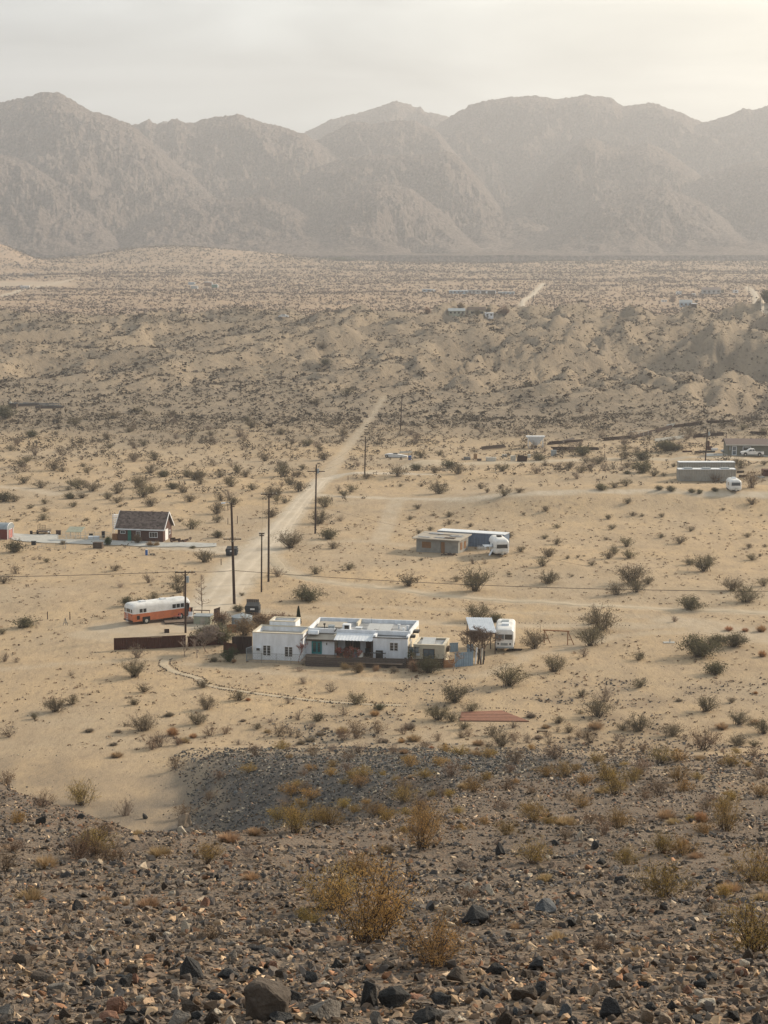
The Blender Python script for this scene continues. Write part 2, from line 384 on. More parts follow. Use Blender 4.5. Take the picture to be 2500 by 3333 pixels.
class MB:
    def __init__(s): s.v = []; s.f = []; s.m = []; s.cur = 0
    def add(s, vs, fs):
        b = len(s.v); s.v += [tuple(q) for q in vs]; s.f += [tuple(b + i for i in f) for f in fs]; s.m += [s.cur] * len(fs); return s
    def box(s, x0, y0, z0, x1, y1, z1, rot=0, piv=None):
        vs = [(x0, y0, z0), (x1, y0, z0), (x1, y1, z0), (x0, y1, z0), (x0, y0, z1), (x1, y0, z1), (x1, y1, z1), (x0, y1, z1)]
        if rot:
            px_, py_ = piv or ((x0 + x1) / 2, (y0 + y1) / 2); c, n_ = math.cos(rot), math.sin(rot)
            vs = [(px_ + (a - px_) * c - (b - py_) * n_, py_ + (a - px_) * n_ + (b - py_) * c, z) for a, b, z in vs]
        return s.add(vs, [(0, 3, 2, 1), (4, 5, 6, 7), (0, 1, 5, 4), (1, 2, 6, 5), (2, 3, 7, 6), (3, 0, 4, 7)])
    def bar(s, a, b, w, h=None):
        """square bar from a to b"""
        h = h or w; a = Vector(a); b = Vector(b); d = (b - a).normalized()
        u = d.cross(Vector((0, 0, 1)))
        if u.length < 1e-3: u = Vector((1, 0, 0))
        u.normalize(); v = u.cross(d)
        vs = [p + u * (i * w / 2) + v * (j * h / 2) for p in (a, b) for i, j in ((-1, -1), (1, -1), (1, 1), (-1, 1))]
        return s.add(vs, [(3, 2, 1, 0), (4, 5, 6, 7), (0, 1, 5, 4), (1, 2, 6, 5), (2, 3, 7, 6), (3, 0, 4, 7)])
    def tube(s, pts, r, n=6, r1=None, cap=True):
        pts = [Vector(p) for p in pts]; r1 = r if r1 is None else r1; rings = []
        for i, p in enumerate(pts):
            d = (pts[min(i + 1, len(pts) - 1)] - pts[max(i - 1, 0)]).normalized()
            u = d.cross(Vector((0, 0, 1)))
            if u.length < 1e-3: u = Vector((1, 0, 0))
            u.normalize(); v = u.cross(d); rr = r + (r1 - r) * i / max(len(pts) - 1, 1)
            rings.append([p + (u * math.cos(2 * math.pi * k / n) + v * math.sin(2 * math.pi * k / n)) * rr for k in range(n)])
        return s.loft(rings, cap)
    def loft(s, rings, cap=True):
        n = len(rings[0]); vs = [q for r in rings for q in r]
        fs = [(i * n + k, i * n + (k + 1) % n, (i + 1) * n + (k + 1) % n, (i + 1) * n + k) for i in range(len(rings) - 1) for k in range(n)]
        if cap: fs += [tuple(reversed(range(n))), tuple((len(rings) - 1) * n + k for k in range(n))]
        return s.add(vs, fs)
    def cyl(s, x, y, z0, z1, r, n=16, r1=None):
        r1 = r if r1 is None else r1
        return s.loft([[(x + q * math.cos(2 * math.pi * k / n), y + q * math.sin(2 * math.pi * k / n), z) for k in range(n)] for z, q in ((z0, r), (z1, r1))])
    def disc(s, c, ax, r, w, n=16):
        """wheel-like cylinder, ax = unit axis"""
        c = Vector(c); ax = Vector(ax); return s.tube([c - ax * w / 2, c + ax * w / 2], r, n)
    def build(s, name, mats, parent=None, loc=None, rotz=0, smooth=False):
        me = bpy.data.meshes.new(name); me.from_pydata(s.v, [], s.f)
        for m in (mats if isinstance(mats, (list, tuple)) else [mats]): me.materials.append(MT[m] if isinstance(m, str) else m)
        me.polygons.foreach_set('material_index', s.m)
        bm = bmesh.new(); bm.from_mesh(me); bmesh.ops.recalc_face_normals(bm, faces=bm.faces); bm.to_mesh(me); bm.free()
        if smooth:
            me.polygons.foreach_set('use_smooth', [True] * len(me.polygons))
            me.set_sharp_from_angle(angle=R(40))
        return link(name, me, parent, loc, rotz)
def P_(name, fn, mat, parent, smooth=False):
    b = MB(); fn(b); return b.build(name, mat, parent, smooth=smooth)
def box(name, mat, parent, *a, **k):
    return MB().box(*a, **k).build(name, mat, parent)

# ------------------------------------------------------------------ tracks and roads (polylines on the ground)
def PL(pts): return [G(*p) for p in pts]
ROADS = {
    'main': (PL([(640, 2030), (740, 1905), (800, 1835), (868, 1770), (915, 1715), (965, 1655), (1012, 1600), (1052, 1560)]), [6.5, 7.0, 7.5, 6.5, 4.6, 3.9, 3.6, 3.6]),
    'upper': (PL([(1052, 1560), (1088, 1515), (1112, 1480), (1150, 1432), (1190, 1385), (1225, 1330), (1250, 1290)]), [3.4, 2.4, 1.9, 1.6, 1.4, 1.2, 1.0]),
    'branch': (PL([(1052, 1560), (1110, 1545), (1190, 1539), (1290, 1541), (1420, 1545)]), [4.5, 4, 3.4, 2.6, 1.6]),
    'yard': (PL([(1180, 1538), (1350, 1512), (1560, 1507), (1800, 1500), (2050, 1492), (2230, 1490), (2500, 1500)]), [2, 4, 5, 5, 5, 5, 5]),
    'lower': (PL([(868, 1790), (905, 1840), (960, 1872), (1050, 1893), (1200, 1908), (1400, 1935), (1700, 1957), (2000, 1972), (2500, 1996), (2900, 2020)]), [3, 2.8, 2.8, 2.8, 2.8, 2.6, 2.6, 2.6, 2.6, 2.6]),
    'middle': (PL([(1040, 1612), (1300, 1622), (1500, 1625), (1700, 1610), (2100, 1597), (2350, 1610), (2600, 1612)]), [2.6] * 7),
    'left': (PL([(500, 1775), (620, 1782), (720, 1790), (820, 1795)]), [5, 5, 6, 7]),
    'valley': (PL([(1692, 998), (1702, 986), (1720, 968), (1745, 945), (1768, 922)]), [4, 4.5, 5, 5.5, 5.5]),
    'valley_right': (PL([(2520, 1015), (2490, 985), (2460, 962), (2430, 935)]), [5, 5, 5, 5]),
    'valley_left': (PL([(-60, 972), (0, 965), (60, 948), (140, 930), (260, 905)]), [7, 7, 6, 5, 4]),
}
TRK = [(p, w, .55 if k in ('upper', 'lower', 'yard') else 1.0) for k, (p, w) in ROADS.items()] + [
    (PL([(1235, 1760), (1262, 1700), (1275, 1660), (1290, 1630)]), [2.4] * 4, .5),
    (PL([(640, 2010), (800, 1985), (1050, 2015), (1500, 2032), (2000, 2036), (2500, 2050)]), [2.5] * 6, .45),
    (PL([(380, 2045), (480, 2050), (600, 2040)]), [6, 8, 5], .6),
    (PL([(610, 2160), (760, 2175), (1000, 2200), (1300, 2215), (1560, 2200), (1700, 2150), (1750, 2110)]), [1.2] * 7, .35),
    (PL([(0, 2180), (200, 2160), (400, 2150), (560, 2142)]), [1.4] * 4, .3),
    (PL([(1690, 2130), (1800, 2125), (2000, 2070), (2300, 2055), (2500, 2060)]), [1.8] * 5, .35),
    (PL([(1000, 1960), (1200, 1975), (1500, 1985), (1900, 2000), (2200, 2010)]), [1.5] * 5, .3),
    (PL([(300, 2065), (420, 2075), (600, 2070)]), [5, 6, 4], .4),
    (PL([(0, 1585), (80, 1590), (180, 1608)]), [3, 3, 3], .7),
    (PL([(1040, 1765), (1150, 1760), (1350, 1780)]), [3, 2.5, 2], .35),
    (PL([(2200, 2020), (2400, 2060), (2600, 2085)]), [6, 8, 8], .5),
    (PL([(0, 925), (90, 922), (160, 920)]), [120, 100, 50], .5),
]
def seg_mask(x, y, soft=.6):
    out = np.zeros_like(x)
    for pts, ws, st in TRK:
        xs = [p.x for p in pts]; ys = [p.y for p in pts]; mw = max(ws) + 4
        sel = (x > min(xs) - mw) & (x < max(xs) + mw) & (y > min(ys) - mw) & (y < max(ys) + mw)
        if not sel.any(): continue
        X = x[sel]; Y = y[sel]; best = np.zeros_like(X)
        for i in range(len(pts) - 1):
            a, b = pts[i], pts[i + 1]; dx, dy = b.x - a.x, b.y - a.y; L2 = dx * dx + dy * dy
            t = np.clip(((X - a.x) * dx + (Y - a.y) * dy) / L2, 0, 1)
            d = np.hypot(X - a.x - t * dx, Y - a.y - t * dy); w = (ws[i] + (ws[i + 1] - ws[i]) * t) / 2
            best = np.maximum(best, st * (1 - sst(w * .75, w * 1.25 + soft, d)))
        out[sel] = np.maximum(out[sel], best)
    return out

# ------------------------------------------------------------------ ground sheets
NC = 330
def rows(y0, y1, n): return np.exp(np.linspace(math.log(y0), math.log(y1), n + 1))
def gravel_cover(x, y, top, fl):
    n = fbm(x / 5, y / 5, 4, 91); n2 = fbm(x / 16, y / 16, 4, 93)
    a = np.maximum(sst(-1.2, 1.6, top - fl - .3 + n * 1.3), sst(-14, -4, x))
    return a * (1 - sst(140, 200, y - 14 * sst(4, 22, -x) + n * 18 + n2 * 36))
def sheet(name, ys, label=None):
    u = np.linspace(-1, 1, NC + 1); Y, U = np.meshgrid(ys, u, indexing='ij'); X = U * (16 + 0.30 * Y)
    Z = tz(X, Y); V = np.stack([X, Y, Z], -1).reshape(-1, 3)
    r, c = Y.shape; i = (np.arange(r - 1)[:, None] * c + np.arange(c - 1)[None, :]).ravel()
    F = np.stack([i, i + 1, i + c + 1, i + c], -1)
    x, y = X.ravel(), Y.ravel()
    top, fl = hill_parts(x, y)
    n = fbm(x / 5, y / 5, 4, 91)
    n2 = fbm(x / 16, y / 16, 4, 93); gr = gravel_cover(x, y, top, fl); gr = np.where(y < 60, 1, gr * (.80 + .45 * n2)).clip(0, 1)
    gr = np.maximum(gr, (.78 + .5 * fbm(x / 4, y / 9, 4, 99)).clip(0, 1) * .95 * sst(-60, -30, x) * sst(-1, 4, -x) * (1 - sst(138, 182, y + n2 * 14))); gr = np.maximum(gr, sst(.6, 2.2, top - fl) * sst(-30, -12, -x) * (1 - sst(160, 176, y)))  # first term paints the hollow's shade into its sand as darker gravel colour
    slate = sst(100, 125, y) * sst(-40, -8, -x + 0) * 0.9 * (1 - sst(2, 30, x)); slate = np.clip(slate + .25 * fbm(x / 12, y / 12, 3, 95), 0, 1)
    bad = sst(440, 520, y + 30 * fbm(x / 40, y / 40, 3, 97)) * (1 - sst(960, 1040, y))
    val = sst(980, 1060, y)
    trk = seg_mask(x, y)
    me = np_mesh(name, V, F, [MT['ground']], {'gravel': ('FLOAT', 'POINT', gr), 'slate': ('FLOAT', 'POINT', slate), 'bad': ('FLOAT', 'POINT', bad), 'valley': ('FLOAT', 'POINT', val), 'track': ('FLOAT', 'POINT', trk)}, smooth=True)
    return tag(link(name, me), kind='structure')
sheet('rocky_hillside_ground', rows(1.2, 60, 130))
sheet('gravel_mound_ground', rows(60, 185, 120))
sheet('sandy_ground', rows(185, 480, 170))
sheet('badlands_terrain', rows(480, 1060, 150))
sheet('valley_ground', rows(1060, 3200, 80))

def strip(name, pts, ws, mat, lift, kind='structure', sub=14):
    """a strip of ground cover laid over the terrain along a polyline"""
    P = []; W = []
    n = len(pts)
    for i in range(n - 1):
        p0 = pts[max(i - 1, 0)]; p1 = pts[i]; p2 = pts[i + 1]; p3 = pts[min(i + 2, n - 1)]
        for k in range(sub):
            t = k / sub
            q = 0.5 * ((2 * p1) + (p2 - p0) * t + (2 * p0 - 5 * p1 + 4 * p2 - p3) * t * t + (3 * p1 - p0 - 3 * p2 + p3) * t ** 3)
            P.append(q); W.append(ws[i] + (ws[i + 1] - ws[i]) * t)
    P.append(pts[-1]); W.append(ws[-1])
    P = np.array([[p[0], p[1]] for p in P]); W = np.array(W)
    T = np.gradient(P, axis=0); T /= np.linalg.norm(T, axis=1)[:, None]; N = np.stack([-T[:, 1], T[:, 0]], 1)
    ks = np.linspace(-.5, .5, 17); V = []
    for k in ks:
        wob = 1 + .10 * pn(np.arange(len(P)) / 4., np.full(len(P), 9.1 + (k > 0) * 5), 7)
        Q = P + N * (W * k * wob)[:, None] * .86
        zz = tz(Q[:, 0], Q[:, 1]) + lift * (1 - abs(k) * 2) ** .5 * np.clip(np.minimum(np.arange(len(P)), len(P) - 1 - np.arange(len(P))) / 8., -.0, 1) - .03 * (np.minimum(np.arange(len(P)), len(P) - 1 - np.arange(len(P))) < 2) - (.04 if abs(k) > .49 else 0)
        V.append(np.column_stack([Q, zz]))
    V = np.stack(V, 1).reshape(-1, 3); c = len(ks); r = len(P)
    i = (np.arange(r - 1)[:, None] * c + np.arange(c - 1)[None, :]).ravel()
    F = np.stack([i, i + c, i + c + 1, i + 1], -1)
    wv = pn(np.arange(len(P)) / 7., np.full(len(P), 3.3), 12) * .06
    rut = np.exp(-((np.abs(ks[None, :] + wv[:, None]) - .21) / .055) ** 2) * np.interp(W, [1, 3], [.6, 1])[:, None]
    return tag(link(name, np_mesh(name, V, F, [MT[mat]], {'rut': ('FLOAT', 'POINT', rut.ravel())}, smooth=True)), kind=kind)
for nm, lf in (('main', .07), ('branch', .07), ('lower', .06), ('yard', .10), ('valley', .3), ('valley_right', .3)):
    strip('dirt_road', ROADS[nm][0], [w * (.8 if nm in ('lower', 'yard') else 1) for w in ROADS[nm][1]], 'path' if nm in ('lower', 'yard') else 'road', lf)

# ------------------------------------------------------------------ mountains
LAY = [  # distance, width of the front slope, crest line in the photograph
 (3900, 760, [(-700, 430), (-200, 372), (0, 338), (60, 322), (90, 317), (130, 312), (166, 299), (218, 303), (264, 330), (301, 357), (399, 390), (445, 413), (588, 539), (700, 610), (820, 690), (900, 760), (960, 840), (1100, 900)]),
 (3300, 350, [(-700, 520), (0, 490), (100, 520), (220, 600), (330, 700), (420, 800), (460, 850), (520, 900)]),
 (4350, 780, [(250, 440), (420, 415), (470, 404), (490, 388), (505, 387), (522, 403), (562, 404), (574, 388), (595, 388), (615, 398), (648, 400), (678, 386), (740, 378), (784, 370), (829, 386), (904, 407), (995, 432), (1050, 470), (1150, 540), (1300, 640), (1400, 760)]),
 (5300, 600, [(480, 440), (525, 402), (545, 393), (575, 402), (640, 450)]),
 (5600, 1000, [(850, 500), (960, 455), (1002, 430), (1093, 385), (1205, 358), (1250, 340), (1288, 325), (1333, 336), (1352, 352), (1368, 346), (1382, 362), (1453, 377), (1520, 420), (1650, 500)]),
 (4500, 640, [(900, 540), (1000, 470), (1060, 440), (1140, 403), (1170, 396), (1230, 401), (1290, 388), (1350, 393), (1420, 428), (1480, 490), (1560, 590), (1700, 700)]),
 (5000, 900, [(1300, 500), (1423, 411), (1470, 378), (1521, 343), (1589, 322), (1702, 309), (1747, 311), (1807, 323), (1845, 318), (1890, 305), (1940, 308), (1981, 318), (2015, 344), (2060, 338), (2109, 332), (2131, 337), (2200, 362), (2267, 394), (2350, 430), (2500, 480), (2700, 560)]),
 (4950, 900, [(2100, 520), (2200, 420), (2267, 394), (2327, 380), (2360, 366), (2388, 349), (2425, 357), (2460, 345), (2500, 328), (2700, 290), (3200, 330)]),
 (3900, 560, [(900, 640), (1000, 560), (1100, 520), (1250, 500), (1360, 500), (1454, 488), (1500, 515), (1540, 560), (1620, 660), (1700, 780), (1760, 850)]),
 (4150, 620, [(1540, 850), (1620, 760), (1700, 640), (1780, 540), (1850, 480), (1895, 450), (1933, 447), (1960, 470), (2020, 480), (2090, 463), (2150, 490), (2250, 560), (2330, 640), (2420, 760), (2500, 840)]),
 (3550, 420, [(1600, 860), (1700, 800), (1850, 700), (1950, 640), (2080, 610), (2150, 605), (2260, 650), (2380, 740), (2450, 840)]),
 (4000, 640, [(2100, 680), (2280, 570), (2400, 530), (2500, 515), (2800, 480), (3300, 500)]),
 (3400, 380, [(280, 840), (380, 770), (450, 715), (560, 655), (620, 640), (700, 650), (850, 638), (960, 680), (1080, 760), (1180, 840)]),
 (3500, 420, [(950, 850), (1020, 740), (1100, 640), (1220, 590), (1330, 610), (1450, 700), (1560, 800), (1620, 860)]),
]
def mz(x, y):
    px = x / y * FPX + CX
    base = 50 + 0.03 * (y - 3000) + sst(2930, 3250, y) * fbm(x / 170, y / 260, 4, 333) * 22
    wob = fbm(x / 420, y / 420, 4, 201, .55)
    best = np.full_like(x, -1e4); top_ = np.full_like(x, -1e4)
    for i, (D, W, cr) in enumerate(LAY):
        q = np.array(cr, float)
        # crest row -> height at distance D
        dep = np.arctan2(q[:, 1] - CY, FPX) + PITCH
        H = CAM_Z - D * np.tan(dep)
        Hh = np.interp(px + 10 * wob, q[:, 0], H) - base
        Wl = np.minimum(W * 1.12, D - 2925) * (1 + .18 * fbm(x / 250, np.zeros_like(x) + i * 7.7, 3, 230 + i))
        t = (D - y) / Wl + .25 * np.abs(wob) * sst(0, .25, np.abs(D - y) / Wl)
        tb = (y - D) / (W * .7)
        prof = np.where(y < D, .45 * (1 - np.clip(t, 0, 1)) ** 1.5 + .55 * (1 - np.clip(t, 0, 1) ** 1.35), np.clip(1 - np.clip(tb, 0, 1) * .9, 0, 1))
        z = base + Hh * prof
        z = np.where(Hh > 2, z, -1e4)
        hgt = base + Hh; top_ = np.where(z > best, hgt, top_); best = np.maximum(best, z)
    best = np.maximum(best, base - 6)
    ab = np.clip((best - base) / 60, 0, 1) * (.12 + .88 * sst(0, 70, top_ - best))
    rd = ridged(x / 230 + wob * .4, y / 330, 4, 251, .55) - .62
    rk = ridged(x / 38, y / 48, 4, 271, .62) - .6
    fine = ridged(x / 13, y / 16, 3, 291, .65) - .6
    return best + ab * (rd * 50 + (ridged(x / 105 + wob, y / 140, 3, 311, .55) - .62) * 30 + rk * 24) + (ab * .6 + .4 * np.clip((best - base) / 60, 0, 1)) * fine * 15
ys = np.linspace(2880, 5900, 380) ** 1.0
u = np.linspace(-1, 1, 520); Y, U = np.meshgrid(ys, u, indexing='ij'); X = U * (60 + .262 * Y)
Z = mz(X, Y); Z = np.where(Y < 2960, np.minimum(Z, tz(X, Y) - 3), Z)
V = np.stack([X, Y, Z], -1).reshape(-1, 3); r_, c_ = Y.shape
i = (np.arange(r_ - 1)[:, None] * c_ + np.arange(c_ - 1)[None, :]).ravel()
mo = link('mountain_range_terrain', np_mesh('mountain_range', V, np.stack([i, i + 1, i + c_ + 1, i + c_], -1), [MT['rock']], smooth=False))
tag(mo, kind='structure')

# ------------------------------------------------------------------ haze
hm = bpy.data.materials.new('haze'); hm.use_nodes = True; hn = hm.node_tree.nodes; hn.clear()
ho = hn.new('ShaderNodeOutputMaterial'); hv = hn.new('ShaderNodeVolumePrincipled')
hv.inputs['Color'].default_value = (.92, .93, .97, 1); hv.inputs['Density'].default_value = 0.00017; hv.inputs['Anisotropy'].default_value = 0.25
hm.node_tree.links.new(hv.outputs[0], ho.inputs['Volume']); MT['haze'] = hm
hb = MB().box(-2600, -60, -4, 2600, 6300, 640).build('haze', 'haze'); tag(hb, kind='stuff')

# ------------------------------------------------------------------ vegetation meshes (unit size: 1 m wide, base at the origin)
def rot_basis(n, rg):
    a = rg.normal(size=(n, 3)); a /= np.linalg.norm(a, axis=1)[:, None]
    b = rg.normal(size=(n, 3)); b -= (a * b).sum(1)[:, None] * a; b /= np.linalg.norm(b, axis=1)[:, None]
    return a, b
def stems_np(n, rg, H, spread, segs=4, r0=.012, lean=(0.15, 1.0), curve=.25, wob=.03):
    """n stems; returns list of polylines (segs+1,3)"""
    out = []
    for k in range(n):
        az = rg.uniform(0, 2 * np.pi); l = rg.uniform(*lean) ** .7; h = H * rg.uniform(.6, 1.0) * (1 - .55 * l * l)
        p = []
        for i in range(segs + 1):
            t = i / segs; rr = spread * l * (t * (1 - curve) + curve * t * t)
            p.append((math.cos(az) * rr + rg.normal() * wob * t, math.sin(az) * rr + rg.normal() * wob * t, h * t ** (.85)))
        out.append(np.array(p) + np.array([rg.normal() * .05, rg.normal() * .05, -.02]))
    return out
def ribbons(lines, r0, r1, rg, sides=3):
    V = []; F = []
    b = 0
    for p in lines:
        n = len(p)
        for i in range(n):
            t = i / (n - 1); r = r0 + (r1 - r0) * t
            for k in range(sides):
                a = 2 * math.pi * k / sides
                V.append((p[i][0] + r * math.cos(a), p[i][1] + r * math.sin(a), p[i][2] + r * .3 * math.sin(a * 2)))
        for i in range(n - 1):
            for k in range(sides):
                k2 = (k + 1) % sides
                F.append((b + i * sides + k, b + i * sides + k2, b + (i + 1) * sides + k2, b + (i + 1) * sides + k))
        b += n * sides
    return np.array(V), np.array(F)
def leaves_np(pts, size, rg, asp=.5):
    n = len(pts); a, b = rot_basis(n, rg); s = size * rg.uniform(.6, 1.4, n)[:, None]
    a = a * s; b = b * s * asp
    V = np.stack([pts - a * .5, pts + b * .5, pts + a * .5, pts - b * .5], 1).reshape(-1, 3)
    F = np.arange(n * 4).reshape(-1, 4); return V, F
def branches(lines, per, rg, L, up=.5):
    out = []
    for p in lines:
        for _ in range(per):
            t = rg.uniform(.3, .98) * (len(p) - 1); i = int(t); q = p[i] + (p[min(i + 1, len(p) - 1)] - p[i]) * (t - i)
            d = rg.normal(size=3); d[2] = abs(d[2]) * .7 + up; d /= np.linalg.norm(d)
            l = L * rg.uniform(.4, 1.1); m = q + d * l * .5 + rg.normal(size=3) * .02
            out.append(np.array([q, m, q + d * l]))
    return out
def along(lines, n, rg, t0=.35, sc=.04):
    pts = []
    k = rg.integers(0, len(lines), n); t = rg.uniform(t0, 1.03, n)
    for i in range(n):
        p = lines[k[i]]; s = min(t[i], .9999) * (len(p) - 1); j = int(s)
        pts.append(p[j] + (p[j + 1] - p[j]) * (s - j))
    return np.array(pts) + rg.normal(size=(n, 3)) * sc
def fit(Vs, w=1.0):
    """scale a list of vertex arrays so that the whole is w wide"""
    A = np.concatenate([v for v in Vs if len(v)]); m = np.percentile(np.abs(A[:, :2]), 98) * 2
    return [v * (w / m) for v in Vs]
def bush_parts(seed, nst, H, spread, nleaf, lsize, t0=.4, sc=.05, brn=3, bl=.16, r0=.012, lean=(.1, 1.), wob=.03, asp=.5):
    rg = np.random.default_rng(seed)
    S = stems_np(nst, rg, H, spread, 4, lean=lean, wob=wob); B = branches(S, brn, rg, bl)
    V1, F1 = ribbons([*S], r0, r0 * .4, rg)
    if B:
        V2, F2 = ribbons([np.array(q) for q in B], r0 * .45, r0 * .25, rg); F1 = np.concatenate([F1, F2 + len(V1)]); V1 = np.concatenate([V1, V2])
    if nleaf:
        pts = along(B + S if brn else S, nleaf, rg, t0, sc); V3, F3 = leaves_np(pts, lsize, rg, asp)
    else: V3, F3 = np.zeros((0, 3)), np.zeros((0, 4), int)
    V1, V3 = fit([V1, V3])
    if len(V3): V3[:, 2] = np.maximum(V3[:, 2], .0)
    return V1, F1, V3, F3
def joined(nm, bp, m1, m2):
    V1, F1, V3, F3 = bp
    V = np.concatenate([V1, V3]); F = np.concatenate([F1, F3 + len(V1)])
    return np_mesh(nm, V, F, [MT[m1], MT[m2]], midx=[0] * len(F1) + [1] * len(F3))
SMALL = {}   # one-mesh bushes
for k in range(5):
    SMALL.setdefault('creosote', []).append(joined('creosote_bush', bush_parts(100 + k, 30, .66, .50, 760, .050, .25, .05, 3, .15, .009), 'stem', 'leaf_olive'))
    SMALL.setdefault('round', []).append(joined('creosote_bush', bush_parts(120 + k, 38, .58, .50, 1400, .055, .10, .07, 4, .18, .009), 'stem', 'leaf_green'))
    SMALL.setdefault('sparse', []).append(joined('creosote_bush', bush_parts(140 + k, 26, .74, .50, 330, .045, .35, .04, 3, .16, .0085), 'bark', 'leaf_grey'))
    SMALL.setdefault('gold', []).append(joined('golden_bush', bush_parts(160 + k, 32, .66, .50, 1300, .040, .2, .05, 4, .16, .007), 'stem', 'leaf_gold'))
    SMALL.setdefault('brown', []).append(joined('dry_bush', bush_parts(180 + k, 30, .62, .46, 700, .035, .35, .04, 4, .14, .006), 'bark', 'leaf_brown'))
    SMALL.setdefault('grey', []).append(joined('dry_bush', bush_parts(200 + k, 46, .45, .48, 260, .028, .3, .04, 5, .12, .005), 'bark_pale', 'leaf_grey'))
def tuft_mesh(seed, m, nm, H=.75, n=420, w=.010):
    rg = np.random.default_rng(seed); V = []; F = []
    for i in range(n):
        az = rg.uniform(0, 6.283); r = rg.uniform(0, .16) ; l = rg.uniform(.05, 1.0) ** .6; h = H * rg.uniform(.45, 1) * (1 - .6 * l * l) + .03
        c, s = math.cos(az), math.sin(az); a2 = az + 1.57 + rg.normal() * .4; wx, wy = math.cos(a2) * w, math.sin(a2) * w
        p0 = np.array([c * r, s * r, -.02]); p1 = np.array([c * (r + .22 * l), s * (r + .22 * l), h * .6]); p2 = np.array([c * (r + .42 * l), s * (r + .42 * l), h])
        b = len(V); V += [p0 + [wx, wy, 0], p0 - [wx, wy, 0], p1 - [wx, wy, 0], p1 + [wx, wy, 0], p2 + [wx * .3, wy * .3, 0], p2 - [wx * .3, wy * .3, 0]]
        F += [(b, b + 1, b + 2, b + 3), (b + 3, b + 2, b + 5, b + 4)]
    V = fit([np.array(V)])[0]
    return np_mesh(nm, V, F, [MT[m]])
for k in range(3):
    SMALL.setdefault('tuft', []).append(tuft_mesh(300 + k, 'straw', 'grass_tuft', .5))
    SMALL.setdefault('otuft', []).append(tuft_mesh(310 + k, 'straw_orange', 'grass_tuft', .7))
    SMALL.setdefault('gtuft', []).append(tuft_mesh(320 + k, 'leaf_grey', 'grass_tuft', .42))
BIG = {}     # bushes near enough to show stems and foliage
def big(kind, seed, m1, m2, *a, **k):
    V1, F1, V3, F3 = bush_parts(seed, *a, **k)
    BIG.setdefault(kind, []).append((np_mesh('stems', V1, F1, [MT[m1]]), np_mesh('foliage', V3, F3, [MT[m2]]), float(V3[:, 2].max())))
for k in range(4):
    big('gold', 400 + k, 'stem_dark', 'leaf_gold', 42, .70, .50, 4600, .017, .25, .022, 7, .17, .0055, lean=(.1, 1.), asp=.45)
    big('brown', 420 + k, 'stem_dark', 'leaf_brown', 34, .60, .46, 3200, .015, .35, .035, 7, .16, .005)
    big('grey', 440 + k, 'bark_pale', 'leaf_grey', 60, .45, .48, 900, .012, .3, .03, 7, .12, .0035)
    big('creosote', 460 + k, 'stem', 'leaf_olive', 36, .68, .50, 2600, .027, .22, .04, 5, .16, .008)
    big('sparse', 480 + k, 'bark', 'leaf_grey', 30, .74, .50, 1000, .024, .35, .03, 5, .16, .007)
    big('round', 500 + k, 'stem', 'leaf_green', 44, .60, .50, 3600, .034, .1, .055, 5, .18, .008)

# ------------------------------------------------------------------ plants placed where the photograph shows them
def conv(l, ox, oy, s): return [(ox + q[0] * s, oy + q[1] * s, q[2] * s, q[3] if len(q) > 3 else None) for q in l]
A = []
A += conv([(145,75,35),(215,105,25),(112,122,30),(280,110,45),(283,142,30),(318,137,22),(200,168,38),(150,182,28),(372,152,30),(440,178,30),(543,200,48),(590,260,45),(604,100,22),(700,85,40),(748,158,45),(693,205,35),(745,228,55),(712,282,70),(685,322,60),(793,290,25),(838,285,22),(863,280,15),(898,320,38),(710,395,90),(812,368,22),(540,360,24),(161,297,22),(385,312,40,'sparse'),(435,312,38,'sparse'),(105,408,85),(313,388,48),(395,386,60),(395,430,130),(960,208,22),(970,120,38),(1052,52,45),(1075,105,40),(1115,108,22),(1200,110,30),(985,163,42),(1048,238,65),(1195,200,42),(1278,225,62),(1325,172,40),(968,290,55),(995,270,50),(1058,288,68),(1072,395,130),(1005,445,80),(1090,435,90),(1140,400,60),(1320,315,50),(1378,345,95),(1400,310,55),(1505,428,95),(1570,198,40),(1578,243,35),(1625,275,15),(1590,297,48),(1645,240,30),(1640,408,60),(1565,478,120),(1318,510,120,'round'),(940,598,155),(905,570,60),(400,558,130),(480,562,70,'round'),(648,678,100),(895,665,125),(862,715,55,'sparse'),(1100,728,80),(1365,712,175,'round'),(1430,660,90,'round'),(1510,670,110,'round'),(1590,55,60),(1465,80,20),(1628,105,15),(1255,562,30,'brown'),(1630,605,50,'otuft'),(1490,600,40,'otuft'),(1560,605,34,'otuft'),(1635,712,45,'otuft')], 1250, 1600, .7535)
